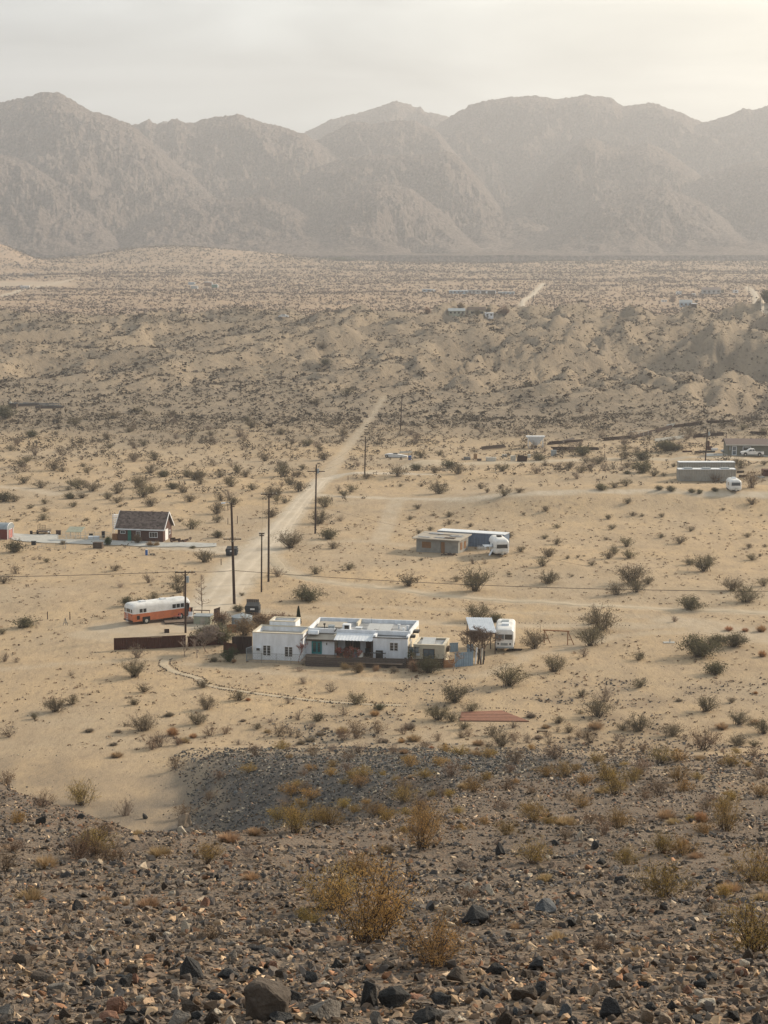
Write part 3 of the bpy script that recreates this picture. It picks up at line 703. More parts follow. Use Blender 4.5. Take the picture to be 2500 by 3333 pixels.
A += conv([(735,247,105),(545,308,125),(1433,258,90,'round'),(1105,315,70),(305,380,125),(765,348,35,'sparse'),(855,355,65),(925,440,130),(955,375,90,'sparse'),(850,428,35),(1395,418,95),(1502,380,40),(375,420,80),(235,455,115),(290,462,70),(470,525,80),(1095,500,120),(1030,500,60),(755,470,55),(800,510,55),(1535,475,90),(1640,515,100),(1245,525,100),(620,555,65,'sparse'),(890,555,85,'brown'),(345,495,60),(1605,343,25,'otuft'),(1275,375,35,'gtuft'),(715,560,60,'sparse'),(1530,565,90),(1600,572,50),
 (325,610,60,'gold'),(510,570,90),(175,580,60,'brown'),(450,620,60,'gold'),(115,660,80,'gold'),(235,655,60,'gold'),(355,675,40,'gold'),(290,700,80,'brown'),(85,810,110,'gold'),(530,760,90,'brown'),(640,770,60,'brown'),(700,705,90,'gold'),(775,705,90,'gold'),(735,625,100,'brown'),(915,645,60,'gold'),(1075,725,100,'gold'),(960,718,100,'gold'),(1110,690,80,'brown'),(1190,645,100,'gold'),(1265,635,80,'gold'),(1120,595,60,'brown'),(1290,765,80,'gold'),(1270,720,90,'gold'),(1350,715,60,'gold'),(1190,785,110,'brown'),(1000,780,130,'gold'),(850,835,90,'gold'),(800,800,60,'brown'),(640,900,120,'gold'),(175,925,150,'gold'),(985,605,45,'brown'),(1010,925,110,'gold'),(1470,850,110,'gold'),(1480,935,140,'gold'),(1620,790,90,'gold'),(1380,585,120,'brown'),(1600,615,70,'brown'),(1370,893,75,'otuft'),(1220,885,100,'tuft'),(1250,905,70,'tuft'),(350,755,80,'tuft'),(1075,588,24,'otuft'),(75,553,36,'otuft'),(205,580,26,'otuft'),(40,600,60,'brown'),(100,635,50,'gold'),(500,500,0)], 1250, 2000, .7535)
A += conv([(1210,690,210,'gold'),(1050,550,105,'gold'),(1200,498,110,'gold'),(1290,505,110,'gold'),(640,545,140,'gold'),(1610,640,200,'gold'),(1610,945,310,'gold'),(1465,690,80,'gold'),(210,980,270,'gold'),(345,575,130,'grey'),(750,568,80,'grey'),(1150,835,120,'grey'),(620,975,110,'grey'),(1500,662,110,'tuft'),(1640,705,90,'tuft'),(1480,522,60,'tuft'),(1350,522,80,'tuft'),(20,800,90,'gold'),(1400,560,50,'grey'),(1290,880,90,'grey')], 1250, 2400, .7535)
A += [(1203, 3068, 275, 'gold'), (1080, 2960, 200, 'gold'), (1181, 2856, 115, 'gold'), (1375, 2758, 150, 'gold'), (1010, 3010, 90, 'gold')]
A += conv([(895,540,130,'gold'),(340,535,150,'brown'),(470,540,160,'brown'),(410,500,140,'gold'),(80,372,80,'gold'),(350,293,120,'gold'),(185,302,100,'brown'),(30,208,80,'brown'),(545,338,90,'sparse'),(790,345,80,'brown'),(20,572,110,'brown'),(130,702,130,'tuft'),(990,452,110,'tuft'),(1100,418,90,'tuft'),(690,512,110,'tuft'),(640,490,80,'grey'),(595,422,55,'tuft'),(1280,408,150,'gold'),(1420,382,100,'gold'),(1620,344,110,'gold'),(900,272,70,'brown'),(945,183,60,'brown'),(755,135,60,'brown'),(1070,152,60,'gold'),(1565,168,80,'gold'),(1500,152,60,'brown'),(1210,55,75,'gold'),(1100,82,60,'brown'),(1350,84,60,'brown'),(1340,144,50,'gold'),(1500,102,60,'brown'),(505,85,60,'tuft'),(850,390,40,'grey'),(200,560,110,'tuft'),(430,440,110,'brown')], 0, 2400, .7535)
A += conv([(110,55,90,'round'),(10,85,40),(20,203,50,'sparse'),(70,207,35,'sparse'),(580,270,95),(595,187,80,'sparse'),(305,265,30,'sparse'),(620,335,65),(240,420,100),(313,388,65),(150,452,40),(40,530,80,'sparse'),(580,390,45),(620,500,125),(640,508,60,'round'),(890,410,95),(850,475,100),(880,315,60),(1035,370,75),(1110,495,60),(1245,385,50,'sparse'),(1310,298,75,'grey'),(1295,245,60,'grey'),(1430,335,70,'sparse'),(1540,388,85),(1485,435,65,'sparse'),(1375,460,75),(1640,412,50,'round'),(1205,525,90,'brown'),(1285,530,60,'sparse'),(1540,535,80,'brown'),(1030,562,60,'grey'),(690,572,90,'brown'),(655,585,50,'brown'),(1630,512,80,'brown'),(745,522,60,'otuft'),(835,532,40,'otuft'),(1072,372,28,'otuft'),(385,507,50,'gtuft'),(510,510,35,'gtuft'),(795,552,60,'tuft'),(1620,437,50,'otuft'),(1300,560,45,'gtuft'),(1050,462,30,'gtuft'),(1410,495,30,'gtuft'),(490,565,40,'gtuft')], 0, 2000, .7535)
A += conv([(185,305,190),(190,398,150),(195,565,120,'round'),(60,830,240),(770,345,150),(760,130,180),(850,110,120),(920,192,120),(1080,62,200),(1300,180,110),(1350,232,190),(1290,412,240),(1525,385,110,'sparse'),(980,672,280),(1400,580,190,'round'),(1440,680,150),(845,985,160,'sparse'),(1250,955,130),(1170,1245,330,'round'),(1610,910,150),(455,1192,70),(1560,120,130),(1570,225,0)], 650, 1580, .3014)
A += conv([(235,82,65),(345,107,80),(330,172,90),(130,182,60),(565,72,95),(735,92,45),(670,178,45),(1165,67,120),(925,74,45),(1480,242,120),(1390,187,50),(1640,127,80),(115,418,160,'round'),(115,585,120,'sparse'),(265,480,50,'sparse'),(360,498,60),(310,480,50,'sparse'),(890,562,110),(1150,655,110,'sparse'),(1570,505,170),(30,662,110),(1375,655,120),(1485,392,50,'round')], 0, 1620, .4219)
A += conv([(370,112,110,'sparse'),(600,187,140),(1060,332,90,'round'),(150,145,90,'grey'),(200,290,110,'round'),(300,275,100,'round'),(400,262,110)], 330, 1850, .422)
A += conv([(105,760,60),(175,780,70),(355,765,40),(295,790,40),(400,795,80),(465,830,50),(195,850,50),(355,825,50),(120,665,50),(230,705,70),(95,690,60),(270,710,50),(360,690,35),(650,715,75),(600,780,90),(620,820,80),(790,800,55),(735,775,45),(810,735,60),(865,765,45),(950,735,50),(1000,775,60),(1090,790,60),(1060,735,55),(1025,715,45),(1225,730,80),(1285,735,60),(1310,790,95,'round'),(1180,820,90),(1220,695,50),(1145,665,55),(1400,660,60),(1480,555,50),(1385,620,50),(1330,600,50),(1090,520,65),(1070,495,40),(745,465,45),(830,470,40),(590,455,50),(630,465,35),(325,510,60),(495,480,60),(465,570,60),(620,600,50),(475,610,40),(240,550,35),(140,560,60,'round'),(700,520,0),(560,540,40),(20,840,80,'round'),(45,620,40),(910,555,50),(1215,550,45),(1500,380,60),(1365,425,50),(1390,180,45),(1405,250,50,'round'),(575,660,60),(505,845,60),(650,850,70),(20,480,90,'round')], 0, 1000, .7535)
A += conv([(60,730,85),(140,705,55,'round'),(285,695,70,'round'),(320,720,70),(220,715,50),(240,805,90),(420,785,50),(445,800,30),(520,815,70),(505,785,30),(585,800,45),(70,775,25),(160,775,25),(660,720,65,'sparse'),(510,708,60),(800,695,60),(850,715,70),(870,670,45),(900,668,40),(1040,655,75),(1115,660,85,'round'),(1115,715,80,'round'),(1230,620,75,'round'),(1190,600,40),(1040,620,60),(855,640,70,'round'),(670,662,65,'round'),(600,610,45),(1250,690,30),(1540,695,60),(1190,790,38,'round'),(1240,795,45,'round'),(1330,800,38,'round'),(1363,805,32,'round'),(1430,795,34,'round'),(1430,755,60,'brown'),(1300,750,50,'brown'),(1585,780,80,'brown'),(940,790,60,'round'),(995,780,45),(1045,772,55),(620,340,36,'round'),(160,650,60),(240,640,40),(1210,730,35),(1320,545,40),(1640,540,40),(1550,530,50)], 1250, 1000, .7535)
# drop doubles that two notes of the same plant left
PL_ = []
for q in A:
    if q[2] < 8: continue
    if any(abs(q[0] - p[0]) < .32 * min(q[2], p[2]) + 4 and abs(q[1] - p[1]) < 9 for p in PL_): continue
    PL_.append(q)
PLANTS = []   # (px, py, width px, kind, loc, width m)
for (px, py, w, kd) in PL_:
    g = G(px, py)
    s = ppm(g); w *= {'gold': 1.22, 'brown': 1.2, None: 1.12, 'sparse': 1.1}.get(kd, 1.05); PLANTS.append([px, py, w, kd or 'creosote', g, w / s])
OCC = [(p[4].x, p[4].y, p[5] * .5) for p in PLANTS]

WORDS = {'creosote': ('creosote bush', 'creosote bush'), 'round': ('creosote bush', 'dense green bush'), 'sparse': ('dry bush', 'sparse grey bush'),
         'gold': ('golden bush', 'golden-brown bush'), 'brown': ('dry bush', 'dry brown bush'), 'grey': ('dry bush', 'pale grey bush'),
         'tuft': ('grass tuft', 'straw-coloured tuft'), 'otuft': ('grass tuft', 'orange grass tuft'), 'gtuft': ('grass tuft', 'grey grass tuft')}
NAMES = {'creosote': 'creosote_bush', 'round': 'creosote_bush', 'sparse': 'sparse_bush', 'gold': 'golden_bush', 'brown': 'dry_bush', 'grey': 'dry_bush', 'tuft': 'grass_tuft', 'otuft': 'grass_tuft', 'gtuft': 'grass_tuft'}
LM = [(490, 2010, 'the old bus'), (490, 2095, 'the rusty steel fence'), (657, 1990, 'the tall sparse tree'), (790, 2015, 'the water tank'), (818, 1985, 'the dumpster and tank'),
      (905, 2130, 'the white house block'), (1140, 2150, 'the shaded porch'), (1400, 2130, 'the small beige annex'), (1500, 2150, 'the pale blue fence'),
      (1640, 2090, 'the white motorhome'), (1815, 2090, 'the swing frame'), (1440, 1785, 'the grey block hut'), (1560, 1760, 'the blue container'), (1632, 1795, 'the oval trailer'),
      (465, 1745, 'the brick house'), (15, 1740, 'the red shed'), (150, 1730, 'the utility trailer'), (750, 1800, 'the junction dumpster'),
      (2300, 1550, 'the grey containers'), (2393, 1590, 'the small white trailer'), (2450, 1478, 'the pickup truck'), (1740, 1445, 'the white hopper'),
      (1290, 1490, 'the white wreck'), (1600, 2335, 'the red plank platform'), (1700, 1495, 'the rusty dumpster'), (1190, 1500, 'the fork pole'), (1306, 1390, 'the farthest road pole'),
      (875, 1885, 'the tall roadside pole'), (1026, 1730, 'the transformer pole'), (900, 1700, 'the wide dirt road'), (660, 2220, 'the footpath'), (850, 2960, 'the big golden bush'),
      (1215, 3040, 'the biggest golden bush'), (350, 2800, 'the brown thicket'), (2440, 3090, 'the right-edge golden bush'), (590, 2690, 'the hollow boulder'), (900, 2560, 'the dark slate bank'),
      (625, 3150, 'the pointed dark rock'), (840, 3270, 'the largest boulder'), (1760, 2960, 'the grey boulder'), (1520, 2975, 'the two pale stones'), (2280, 2665, 'the orange grass clump'),
      (2280, 2120, 'the great round bush'), (600, 1425, 'the grey scrub mound'), (1950, 2150, 'the open right sand'), (200, 2320, 'the bare left sand'), (2100, 3250, 'the bottom right edge'), (1400, 3280, 'the bottom middle edge'), (200, 3270, 'the bottom left edge'),
      (2050, 1850, 'the bare right slope'), (300, 1550, 'the upper left scrub'), (2000, 2450, 'the far gravel edge'), (1100, 2450, 'the far mound edge'), (2380, 2300, 'the right sand edge')]
ORD = ['first', 'second', 'third', 'fourth', 'fifth', 'sixth', 'seventh', 'eighth', 'ninth', 'tenth', 'eleventh', 'twelfth', 'thirteenth', 'fourteenth', 'fifteenth', 'sixteenth', 'seventeenth', 'eighteenth', 'nineteenth', 'twentieth']
def where(px, py, big=False, skip=None):
    sc_ = lambda l: math.hypot(px - l[0], (py - l[1]) * (1.4 if py < 2300 else 1.0))
    l = min((q for q in LM if q[2] != skip and math.hypot(px - q[0], py - q[1]) > 12), key=sc_)
    dx, dy = px - l[0], (py - l[1]) * 1.6
    d = math.hypot(dx, dy)
    if abs(dx) > abs(dy) * 1.3: s = 'right of' if dx > 0 else 'left of'
    elif dy > 0: s = 'before' if abs(dx) < abs(dy) * .4 else 'in front, right of' if dx > 0 else 'in front, left of'
    else: s = 'behind' if abs(dx) < abs(dy) * .4 else 'behind, right of' if dx > 0 else 'behind, left of'
    return ('close ' if d < 70 else 'far ' if d > 260 else '') + s + ' ' + l[2]
def nth(i, n):
    if n == 2: return ('left one', 'right one')[i]
    if i == 0: return 'leftmost'
    if i == n - 1: return 'rightmost'
    return ORD[i] + ' from the left' if i < 20 else None
def labelize(items):
    """items: (object, px, py, size px, description); gives each object a label of its own"""
    g = {}
    for it in items: g.setdefault((it[4], where(it[1], it[2])), []).append(it)
    for (d, w), l in g.items():
        l.sort(key=lambda q: q[3]); n = len(l)
        if n == 1: l[0][0]['label'] = f'{d} {w}'; continue
        # first by size, then by place from left to right
        cut = [l] if n == 2 and l[1][3] < l[0][3] * 1.25 else [l[:n // 2], l[n // 2:]] if n < 12 else [l[:n // 3], l[n // 3:2 * n // 3], l[2 * n // 3:]]
        nm = {1: ['']}.get(len(cut), ['smaller', 'larger'] if len(cut) == 2 else ['smallest', 'middling', 'largest'])
        for sub, a in zip(cut, nm):
            sub.sort(key=lambda q: q[1])
            for i, it in enumerate(sub):
                pre = (a + ' ') if a else ''
                it[0]['label'] = f'{pre}{d} {w}' if len(sub) == 1 else f'{pre}{d} {w}, {nth(i, len(sub))}'
LAB = []
rg_ = random.Random(5)
BIGP = {}
def plant(px, py, w, kd, g, wm):
    sz = rg_.uniform(.93, 1.07); rz = rg_.uniform(0, 6.28)
    tall = {'sparse': 1.05}.get(kd, 1.0) * rg_.uniform(.85, 1.12)
    nm = NAMES[kd]
    wm = min(wm, 6.5)
    if w > 74 and kd in BIG:
        kk = rg_.randrange(len(BIG[kd])); key = (kd, kk)
        if key not in BIGP:
            o = thing(nm, None, WORDS[kd][0]); link('stems', BIG[kd][kk][0], o); link('foliage', BIG[kd][kk][1], o); BIGP[key] = o
        else: o = copy_tree(BIGP[key])
    else:
        o = link(nm, rg_.choice(SMALL[kd])); tag(o, cat=WORDS[kd][0])
    o.location = (g.x, g.y, g.z - .03); o.rotation_euler = (0, 0, rz); o.scale = (wm * sz, wm * sz, wm * sz * tall * (.95 if kd in ('gold', 'brown') else .82))
    o['group'] = {'gold': 'golden bushes on the gravel slope', 'tuft': 'dry grass tufts', 'otuft': 'dry grass tufts', 'gtuft': 'dry grass tufts'}.get(kd, 'desert bushes scattered over the sand')
    size = 'tiny' if w < 22 else 'small' if w < 42 else 'medium' if w < 75 else 'large' if w < 150 else 'huge'
    LAB.append((o, px, py, w, size + ' ' + WORDS[kd][1]))
for p in PLANTS: plant(*p)
NPL = len(PLANTS)

# more golden shrubs and dry tufts between the noted ones on the gravel slope and in the belt before it
k_ = 0; PXY = [(p[0], p[1], p[2]) for p in PLANTS]
while k_ < 165:
    belt = k_ < 45
    px = rg_.uniform(480, 2500) if belt else rg_.uniform(620, 2500) if k_ < 125 else rg_.uniform(-10, 2500); py = rg_.gauss(2400, 30) if belt else rg_.uniform(2440, 2720) if k_ < 125 else rg_.uniform(2720, 3150)
    if px < 900 and 2440 < py < 2700: px += 600
    w = rg_.uniform(26, 60) if belt else rg_.uniform(40, 95) * (py - 2000) / 560. * .8 if k_ < 125 else rg_.uniform(40, 90)
    if any(abs(px - q[0]) < .35 * (w + q[2]) * .6 and abs(py - q[1]) < .2 * (w + q[2]) for q in PXY): 
        k_ += .02; continue
    kd = rg_.choice(['brown', 'brown', 'grey', 'sparse', 'gtuft', 'tuft'] if belt else ['gold', 'gold', 'gold', 'brown', 'brown', 'tuft', 'grey'] if k_ < 125 else ['grey', 'tuft', 'grey', 'brown'])
    g = G(px, py); p = [px, py, w, kd, g, w / ppm(g)]; PLANTS.append(p); PXY.append((px, py, w)); OCC.append((g.x, g.y, p[5] * .5)); plant(*p); k_ = int(k_) + 1
# random fill: more bushes between the noted ones, the larger ones as things
def blocked(x, y, r):
    for ox, oy, orr in OCC:
        if (x - ox) ** 2 + (y - oy) ** 2 < (orr + r) ** 2 * .5: return True
    return False
KEEP = []      # (x, y, r) cleared ground round buildings, filled in below
for a in [(470, 1740, 9), (120, 1735, 9), (300, 1745, 7), (1450, 1790, 6), (1560, 1765, 7), (2300, 1555, 10), (2300, 1535, 10), (2440, 1475, 9), (1735, 1450, 4), (490, 2030, 8), (560, 2080, 7),
          (900, 2110, 9), (1150, 2110, 10), (1420, 2110, 9), (1620, 2090, 6), (1815, 2090, 3), (1600, 2335, 5), (790, 2010, 7), (750, 1790, 5), (620, 1780, 4), (2400, 1490, 7), (1290, 1490, 5)]:
    g = G(a[0], a[1]); KEEP.append((g.x, g.y, a[2]))
def road_at(x, y): return seg_mask(x, y, 1.0)
# far bushes: one object of ragged clumps, too many to count
def clumps(name, x, y, w, asp, tint, ntri, mat='far_bush', label=None, cat=None, zf=tz, seed=3):
    rg = np.random.default_rng(seed); n = len(x); z = zf(x, y)
    c = np.stack([x, y, z], -1)
    V = np.zeros((n, ntri, 3, 3), np.float32)
    az = rg.uniform(0, 2 * np.pi, (n, ntri)); el = rg.uniform(0, 1, (n, ntri)); rr = rg.uniform(.25, 1, (n, ntri)) ** .6
    ctr = np.stack([np.cos(az) * np.sqrt(1 - el ** 2 * .8) * rr * .42, np.sin(az) * np.sqrt(1 - el ** 2 * .8) * rr * .42, el * asp[:, None] * rr * .9 + .04], -1)
    for k in range(3):
        d = rg.normal(size=(n, ntri, 3)); d /= np.linalg.norm(d, axis=-1, keepdims=True)
        V[:, :, k] = ctr + d * np.array([.25, .25, .15]) * (11 / ntri) ** .5
    V[..., 2] = np.maximum(V[..., 2], -.02)
    V = V * w[:, None, None, None] + c[:, None, None, :]
    V = V.reshape(-1, 3); F = np.arange(len(V)).reshape(-1, 3)
    col = np.ones((n, ntri, 3, 4), np.float32); col[..., :3] = tint[:, None, None, :] * rg.uniform(.75, 1.2, (n, ntri, 1, 1))
    me = np_mesh(name, V, F, [MT[mat]], {'tint': ('FLOAT_COLOR', 'POINT', col.reshape(-1, 4))})
    o = link(name, me); tag(o, kind='stuff'); return o
def scatter(n, y0, y1, pxm=80, power=1.0, seed=0, dens=None):
    rg = np.random.default_rng(seed)
    q0, q1 = y0 ** (power + 1), y1 ** (power + 1); y = (q0 + (q1 - q0) * rg.random(n)) ** (1 / (power + 1))
    x = rg.uniform(-1, 1, n) * ((CX + pxm) / FPX * y + (3.0 if y1 < 210 else 7.0))
    return x, y, rg
# medium bushes of the scrub plain as things
x, y, rg = scatter(1100, 300, 600, 60, 2.2, 51)
xs_ = []; FILL = []
o_ = np.argsort(y + rg.uniform(0, 90, len(y))); x, y = x[o_], y[o_]
dn = fbm(x / 25, y / 25, 3, 505); rd_ = road_at(x, y)
for i in range(len(x)):
    if len(xs_) >= 300: break
    pxx, pyy = proj((x[i], y[i], float(tz(x[i], y[i]))))
    if rd_[i] > .15 or dn[i] < -.25: continue
    if pyy > 1650 or (pxx > 1180 and pyy > 1560): continue
    r = 1.0
    if blocked(x[i], y[i], r) or any((x[i] - k[0]) ** 2 + (y[i] - k[1]) ** 2 < k[2] ** 2 for k in KEEP): continue
    wm = float(rg.uniform(1.8, 3.8)); g = Vector((float(x[i]), float(y[i]), float(tz(x[i], y[i])))); w = wm * ppm(g)
    OCC.append((g.x, g.y, wm * .5)); xs_.append(1)
    kd = rg_.choice(['creosote', 'creosote', 'sparse', 'round'])
    ncre = sum(1 for q in LAB if q[0].name.startswith('creosote_bush'))
    if kd != 'sparse' and ncre > 296: FILL.append((g.x, g.y, wm)); continue
    plant(pxx, pyy, w, kd, g, wm)

fx = np.array(FILL)
if len(fx):
    rgf = np.random.default_rng(8); tn = rgf.uniform(.7, 1.1, (len(fx), 1)) * np.array([[1., .95, .85]])
    clumps('distant_bushes', fx[:, 0], fx[:, 1], fx[:, 2], rgf.uniform(.5, .7, len(fx)), tn, 70)
# small shrublets of the plain and the bushes of badlands and valley
def filt(x, y, extra, rd=.12):
    ok = extra & (road_at(x, y) < rd)
    for k in KEEP: ok &= (x - k[0]) ** 2 + (y - k[1]) ** 2 > (k[2] * .8) ** 2
    return ok
def tints(rg, n, a=(1, 1, 1), b=(.8, .8, .8), j=.25):
    t = rg.uniform(0, 1, (n, 1)); return (np.array(a) * t + np.array(b) * (1 - t)) * rg.uniform(1 - j, 1 + j, (n, 1))
x, y, rg = scatter(14000, 285, 540, 60, 3.0, 61)
dn = fbm(x / 16, y / 16, 3, 515); px = x / y * FPX + CX
den = np.interp(y, [285, 340, 400, 520], [.03, .12, .42, .6]) * np.where((px > 1150) & (y < 375), .18, 1)
ok = filt(x, y, (rg.uniform(0, 1, len(x)) < den * (1 + dn)))
x, y = x[ok], y[ok]; n = len(x)
clumps('low_scrub', x, y, rg.uniform(.5, 1.6, n), rg.uniform(.4, .8, n), tints(rg, n, (.8, .8, .8), (1.15, 1.05, .9)), 12)
x, y, rg = scatter(44000, 500, 1060, 60, 1.2, 62)
dn = fbm(x / 30, y / 30, 3, 525); side = sst(-80, 60, x)
den = np.interp(y, [500, 640, 800, 930, 1060], [.5, .72, .85, .85, .9]) * (1 - .25 * side * sst(650, 760, y))
ok = filt(x, y, (rg.uniform(0, 1, len(x)) < den * (1 + dn * .8)))
x, y = x[ok], y[ok]; n = len(x)
w = rg.uniform(.9, 2.1, n) * (1 + .9 * (rg.uniform(0, 1, n) > .92))
clumps('badlands_scrub', x, y, w, rg.uniform(.35, .75, n), tints(rg, n, (.6, .6, .6), (1.0, .9, .8)), 6)
x, y, rg = scatter(52000, 1060, 3000, 60, .15, 63)
dn = fbm(x / 90, y / 90, 3, 535)
ok = filt(x, y, rg.uniform(0, 1, len(x)) < .8 * (1 + dn)); x, y = x[ok], y[ok]; n = len(x)
clumps('valley_scrub', x, y, rg.uniform(1.3, 3.4, n) * np.interp(y, [1060, 2000, 3000], [1.0, 1.3, 1.9]), rg.uniform(.4, .7, n), tints(rg, n, (1.15, .92, .78), (.72, .60, .52)), 4)
# twiggy litter and grass on the sand between the bushes
x, y, rg = scatter(11000, 172, 340, 60, .8, 64)
ok = filt(x, y, rg.uniform(0, 1, len(x)) < .55 * (1 + fbm(x / 12, y / 12, 3, 545) * 1.4)); x, y = x[ok], y[ok]; n = len(x)
clumps('sand_litter', x, y, rg.uniform(.15, .8, n) ** 1.3, rg.uniform(.15, .4, n), tints(rg, n, (1.1, .95, .85), (2.0, 1.5, 1.1)), 9)

# ------------------------------------------------------------------ stones
def stone_template(seed, npt=9, flat=.5, sharp=0):
    rg = np.random.default_rng(seed); p = rg.normal(size=(npt, 3)); p /= np.linalg.norm(p, axis=1)[:, None]
    p *= rg.uniform(.8, 1.0, (npt, 1)); p *= [.5, .5 * rg.uniform(.5, .9), .5 * flat * rg.uniform(.7, 1.3)]
    bm = bmesh.new()
    for q in p: bm.verts.new(q)
    bmesh.ops.convex_hull(bm, input=bm.verts)
    bmesh.ops.delete(bm, geom=[v for v in bm.verts if not v.link_faces], context='VERTS')
    bmesh.ops.triangulate(bm, faces=bm.faces); bm.verts.ensure_lookup_table(); bm.verts.index_update()
    V = np.array([v.co[:] for v in bm.verts]); F = np.array([[v.index for v in f.verts] for f in bm.faces]); bm.free(); return V, F
STN = [stone_template(700 + k, 7 + k % 2, (.45, .6, .8)[k % 3]) for k in range(21)]
PAL = np.array([(.075, .07, .068), (.10, .092, .085), (.055, .055, .058), (.14, .115, .092), (.085, .085, .088), (.20, .16, .12), (.17, .105, .07), (.30, .245, .18), (.12, .10, .085), (.42, .36, .28), (.24, .15, .10), (.07, .065, .06)])
PRB = np.array([.17, .15, .11, .12, .09, .09, .05, .06, .09, .025, .02, .025]); PRB /= PRB.sum()
def scatter_stones(name, x, y, s, tint, rg, lift=.1):
    n = len(x); z = tz(x, y); which = rg.integers(0, len(STN), n); Vs = []; Fs = []; Cs = []; b = 0
    a = rg.uniform(0, 2 * np.pi, n); tx = rg.normal(0, .28, n); ty = rg.normal(0, .28, n)
    ca, sa = np.cos(a), np.sin(a)
    for k, (V0, F0) in enumerate(STN):
        m = np.nonzero(which == k)[0]
        if len(m) == 0: continue
        V = V0[None] * s[m, None, None]
        X = V[..., 0] * ca[m, None] - V[..., 1] * sa[m, None]; Y = V[..., 0] * sa[m, None] + V[..., 1] * ca[m, None]
        Z = V[..., 2] + X * tx[m, None] + Y * ty[m, None]
        V = np.stack([X + x[m, None], Y + y[m, None], Z + z[m, None] + s[m, None] * lift], -1)
        F = F0[None] + (np.arange(len(m)) * len(V0))[:, None, None] + b
        Vs.append(V.reshape(-1, 3)); Fs.append(F.reshape(-1, 3)); b += len(m) * len(V0)
        Cs.append(np.repeat(tint[m], len(V0), 0))
    C = np.concatenate(Cs); C = np.concatenate([C, np.ones((len(C), 1))], 1)
    me = np_mesh(name, np.concatenate(Vs), np.concatenate(Fs), [MT['stone']], {'tint': ('FLOAT_COLOR', 'POINT', C)})
    return tag(link(name, me), kind='stuff')
def mound_extra():
    rg = np.random.default_rng(75); n = 17000; y = rg.uniform(92, 180, n); x = rg.uniform(-30, 12, n); tp, fl = hill_parts(x, y); ok = tp - fl > .25; return x[ok], y[ok]
def pal(rg, n, x, y):
    t = PAL[rg.choice(len(PAL), n, p=PRB)] * rg.uniform(.75, 2.2, (n, 1)) * np.array([1.06, 1.0, .92])
    warm = sst(-.3, .5, fbm(x / 9, y / 9, 3, 601))[:, None]      # rusty and slaty patches of the slope
    sl = (sst(90, 120, y) * (1 - sst(4, 30, x)))[:, None]
    t = t * (1 + warm * (1 - sl) * np.array([.16, .05, -.05])); return t * (1 - sl * np.array([.20, .10, .02]))
x, y, rg = scatter(86000, 10.5, 66, 60, -1.25, 71)
n = len(x); s = (.026 + .075 * rg.random(n) ** 4.5) * np.interp(y, [10, 25, 40, 66], [1.25, 1.8, 2.4, 3.2]) * rg.uniform(.8, 1.25, n)
scatter_stones('gravel', x, y, s, pal(rg, n, x, y), rg)
x, y, rg = scatter(60000, 55, 206, 60, .2, 72)
tp, fl = hill_parts(x, y); nn = fbm(x / 5, y / 5, 4, 91)
ok = rg.uniform(0, 1, len(x)) < gravel_cover(x, y, tp, fl) ** 1.5; x, y = x[ok], y[ok]; ex, ey = mound_extra(); x = np.concatenate([x, ex]); y = np.concatenate([y, ey])
n = len(x); s = (.10 + .10 * rg.random(n) ** 3) * np.interp(y, [55, 100, 184], [.9, 1.8, 2.8])
scatter_stones('gravel', x, y, s, pal(rg, n, x, y), rg)
# thin scree over the sand edge
x, y, rg = scatter(6000, 95, 215, 40, 1., 73)
ok = filt(x, y, rg.uniform(0, 1, len(x)) < .35 * (1 + fbm(x / 8, y / 8, 3, 611) * 2)); x, y = x[ok], y[ok]; n = len(x)
scatter_stones('gravel', x, y, .1 + .2 * rg.random(n) ** 2, pal(rg, n, x, y), rg)

def conv5(l, ox, oy, s): return [(ox + q[0] * s, oy + q[1] * s, q[2] * s, q[3], q[4], q[5]) for q in l]
# single stones: (px, py of the base, width px, height/width, colour)
def rock_mesh(seed, asp, col, npt=14, pointed=False):
    rg = np.random.default_rng(seed); p = rg.normal(size=(npt, 3)); p /= np.linalg.norm(p, axis=1)[:, None]
    p *= rg.uniform(.85, 1.0, (npt, 1)); p = p * [.5, .38, asp * .74]; p[:, 2] += asp * .40
    if pointed: p[:, :2] *= np.clip(1.15 - p[:, 2:3] / asp * .8, .15, 1.2)
    bm = bmesh.new()
    for q in p: bm.verts.new(q)
    bmesh.ops.convex_hull(bm, input=bm.verts)
    bmesh.ops.delete(bm, geom=[v for v in bm.verts if not v.link_faces], context='VERTS')
    bmesh.ops.bevel(bm, geom=list(bm.edges), offset=.022, segments=1, affect='EDGES', clamp_overlap=True)
    bmesh.ops.triangulate(bm, faces=bm.faces)
    bmesh.ops.subdivide_edges(bm, edges=list(bm.edges), cuts=1, use_grid_fill=True)
    for v in bm.verts:
        c = v.co; v.co += Vector((float(pn(np.array([c.y * 5 + seed]), np.array([c.z * 5.]), 5)[0]), float(pn(np.array([c.x * 5 + seed]), np.array([c.z * 5.]), 6)[0]), float(pn(np.array([c.x * 5 + seed]), np.array([c.y * 5.]), 8)[0]))) * .05
    me = bpy.data.meshes.new('stone'); bm.to_mesh(me); bm.free(); me.materials.append(MT['stone'])
    a = me.attributes.new('tint', 'FLOAT_COLOR', 'POINT'); a.data.foreach_set('color', np.tile(np.array([*col, 1], np.float32), len(me.vertices)))
    return me
CN = {'dark': (.050, .050, .050), 'charcoal': (.034, .033, .032), 'grey': (.20, .18, .155), 'brown': (.095, .076, .06), 'tan': (.33, .26, .19), 'pale': (.50, .44, .35), 'rusty': (.25, .135, .09), 'blue-grey': (.12, .13, .14)}
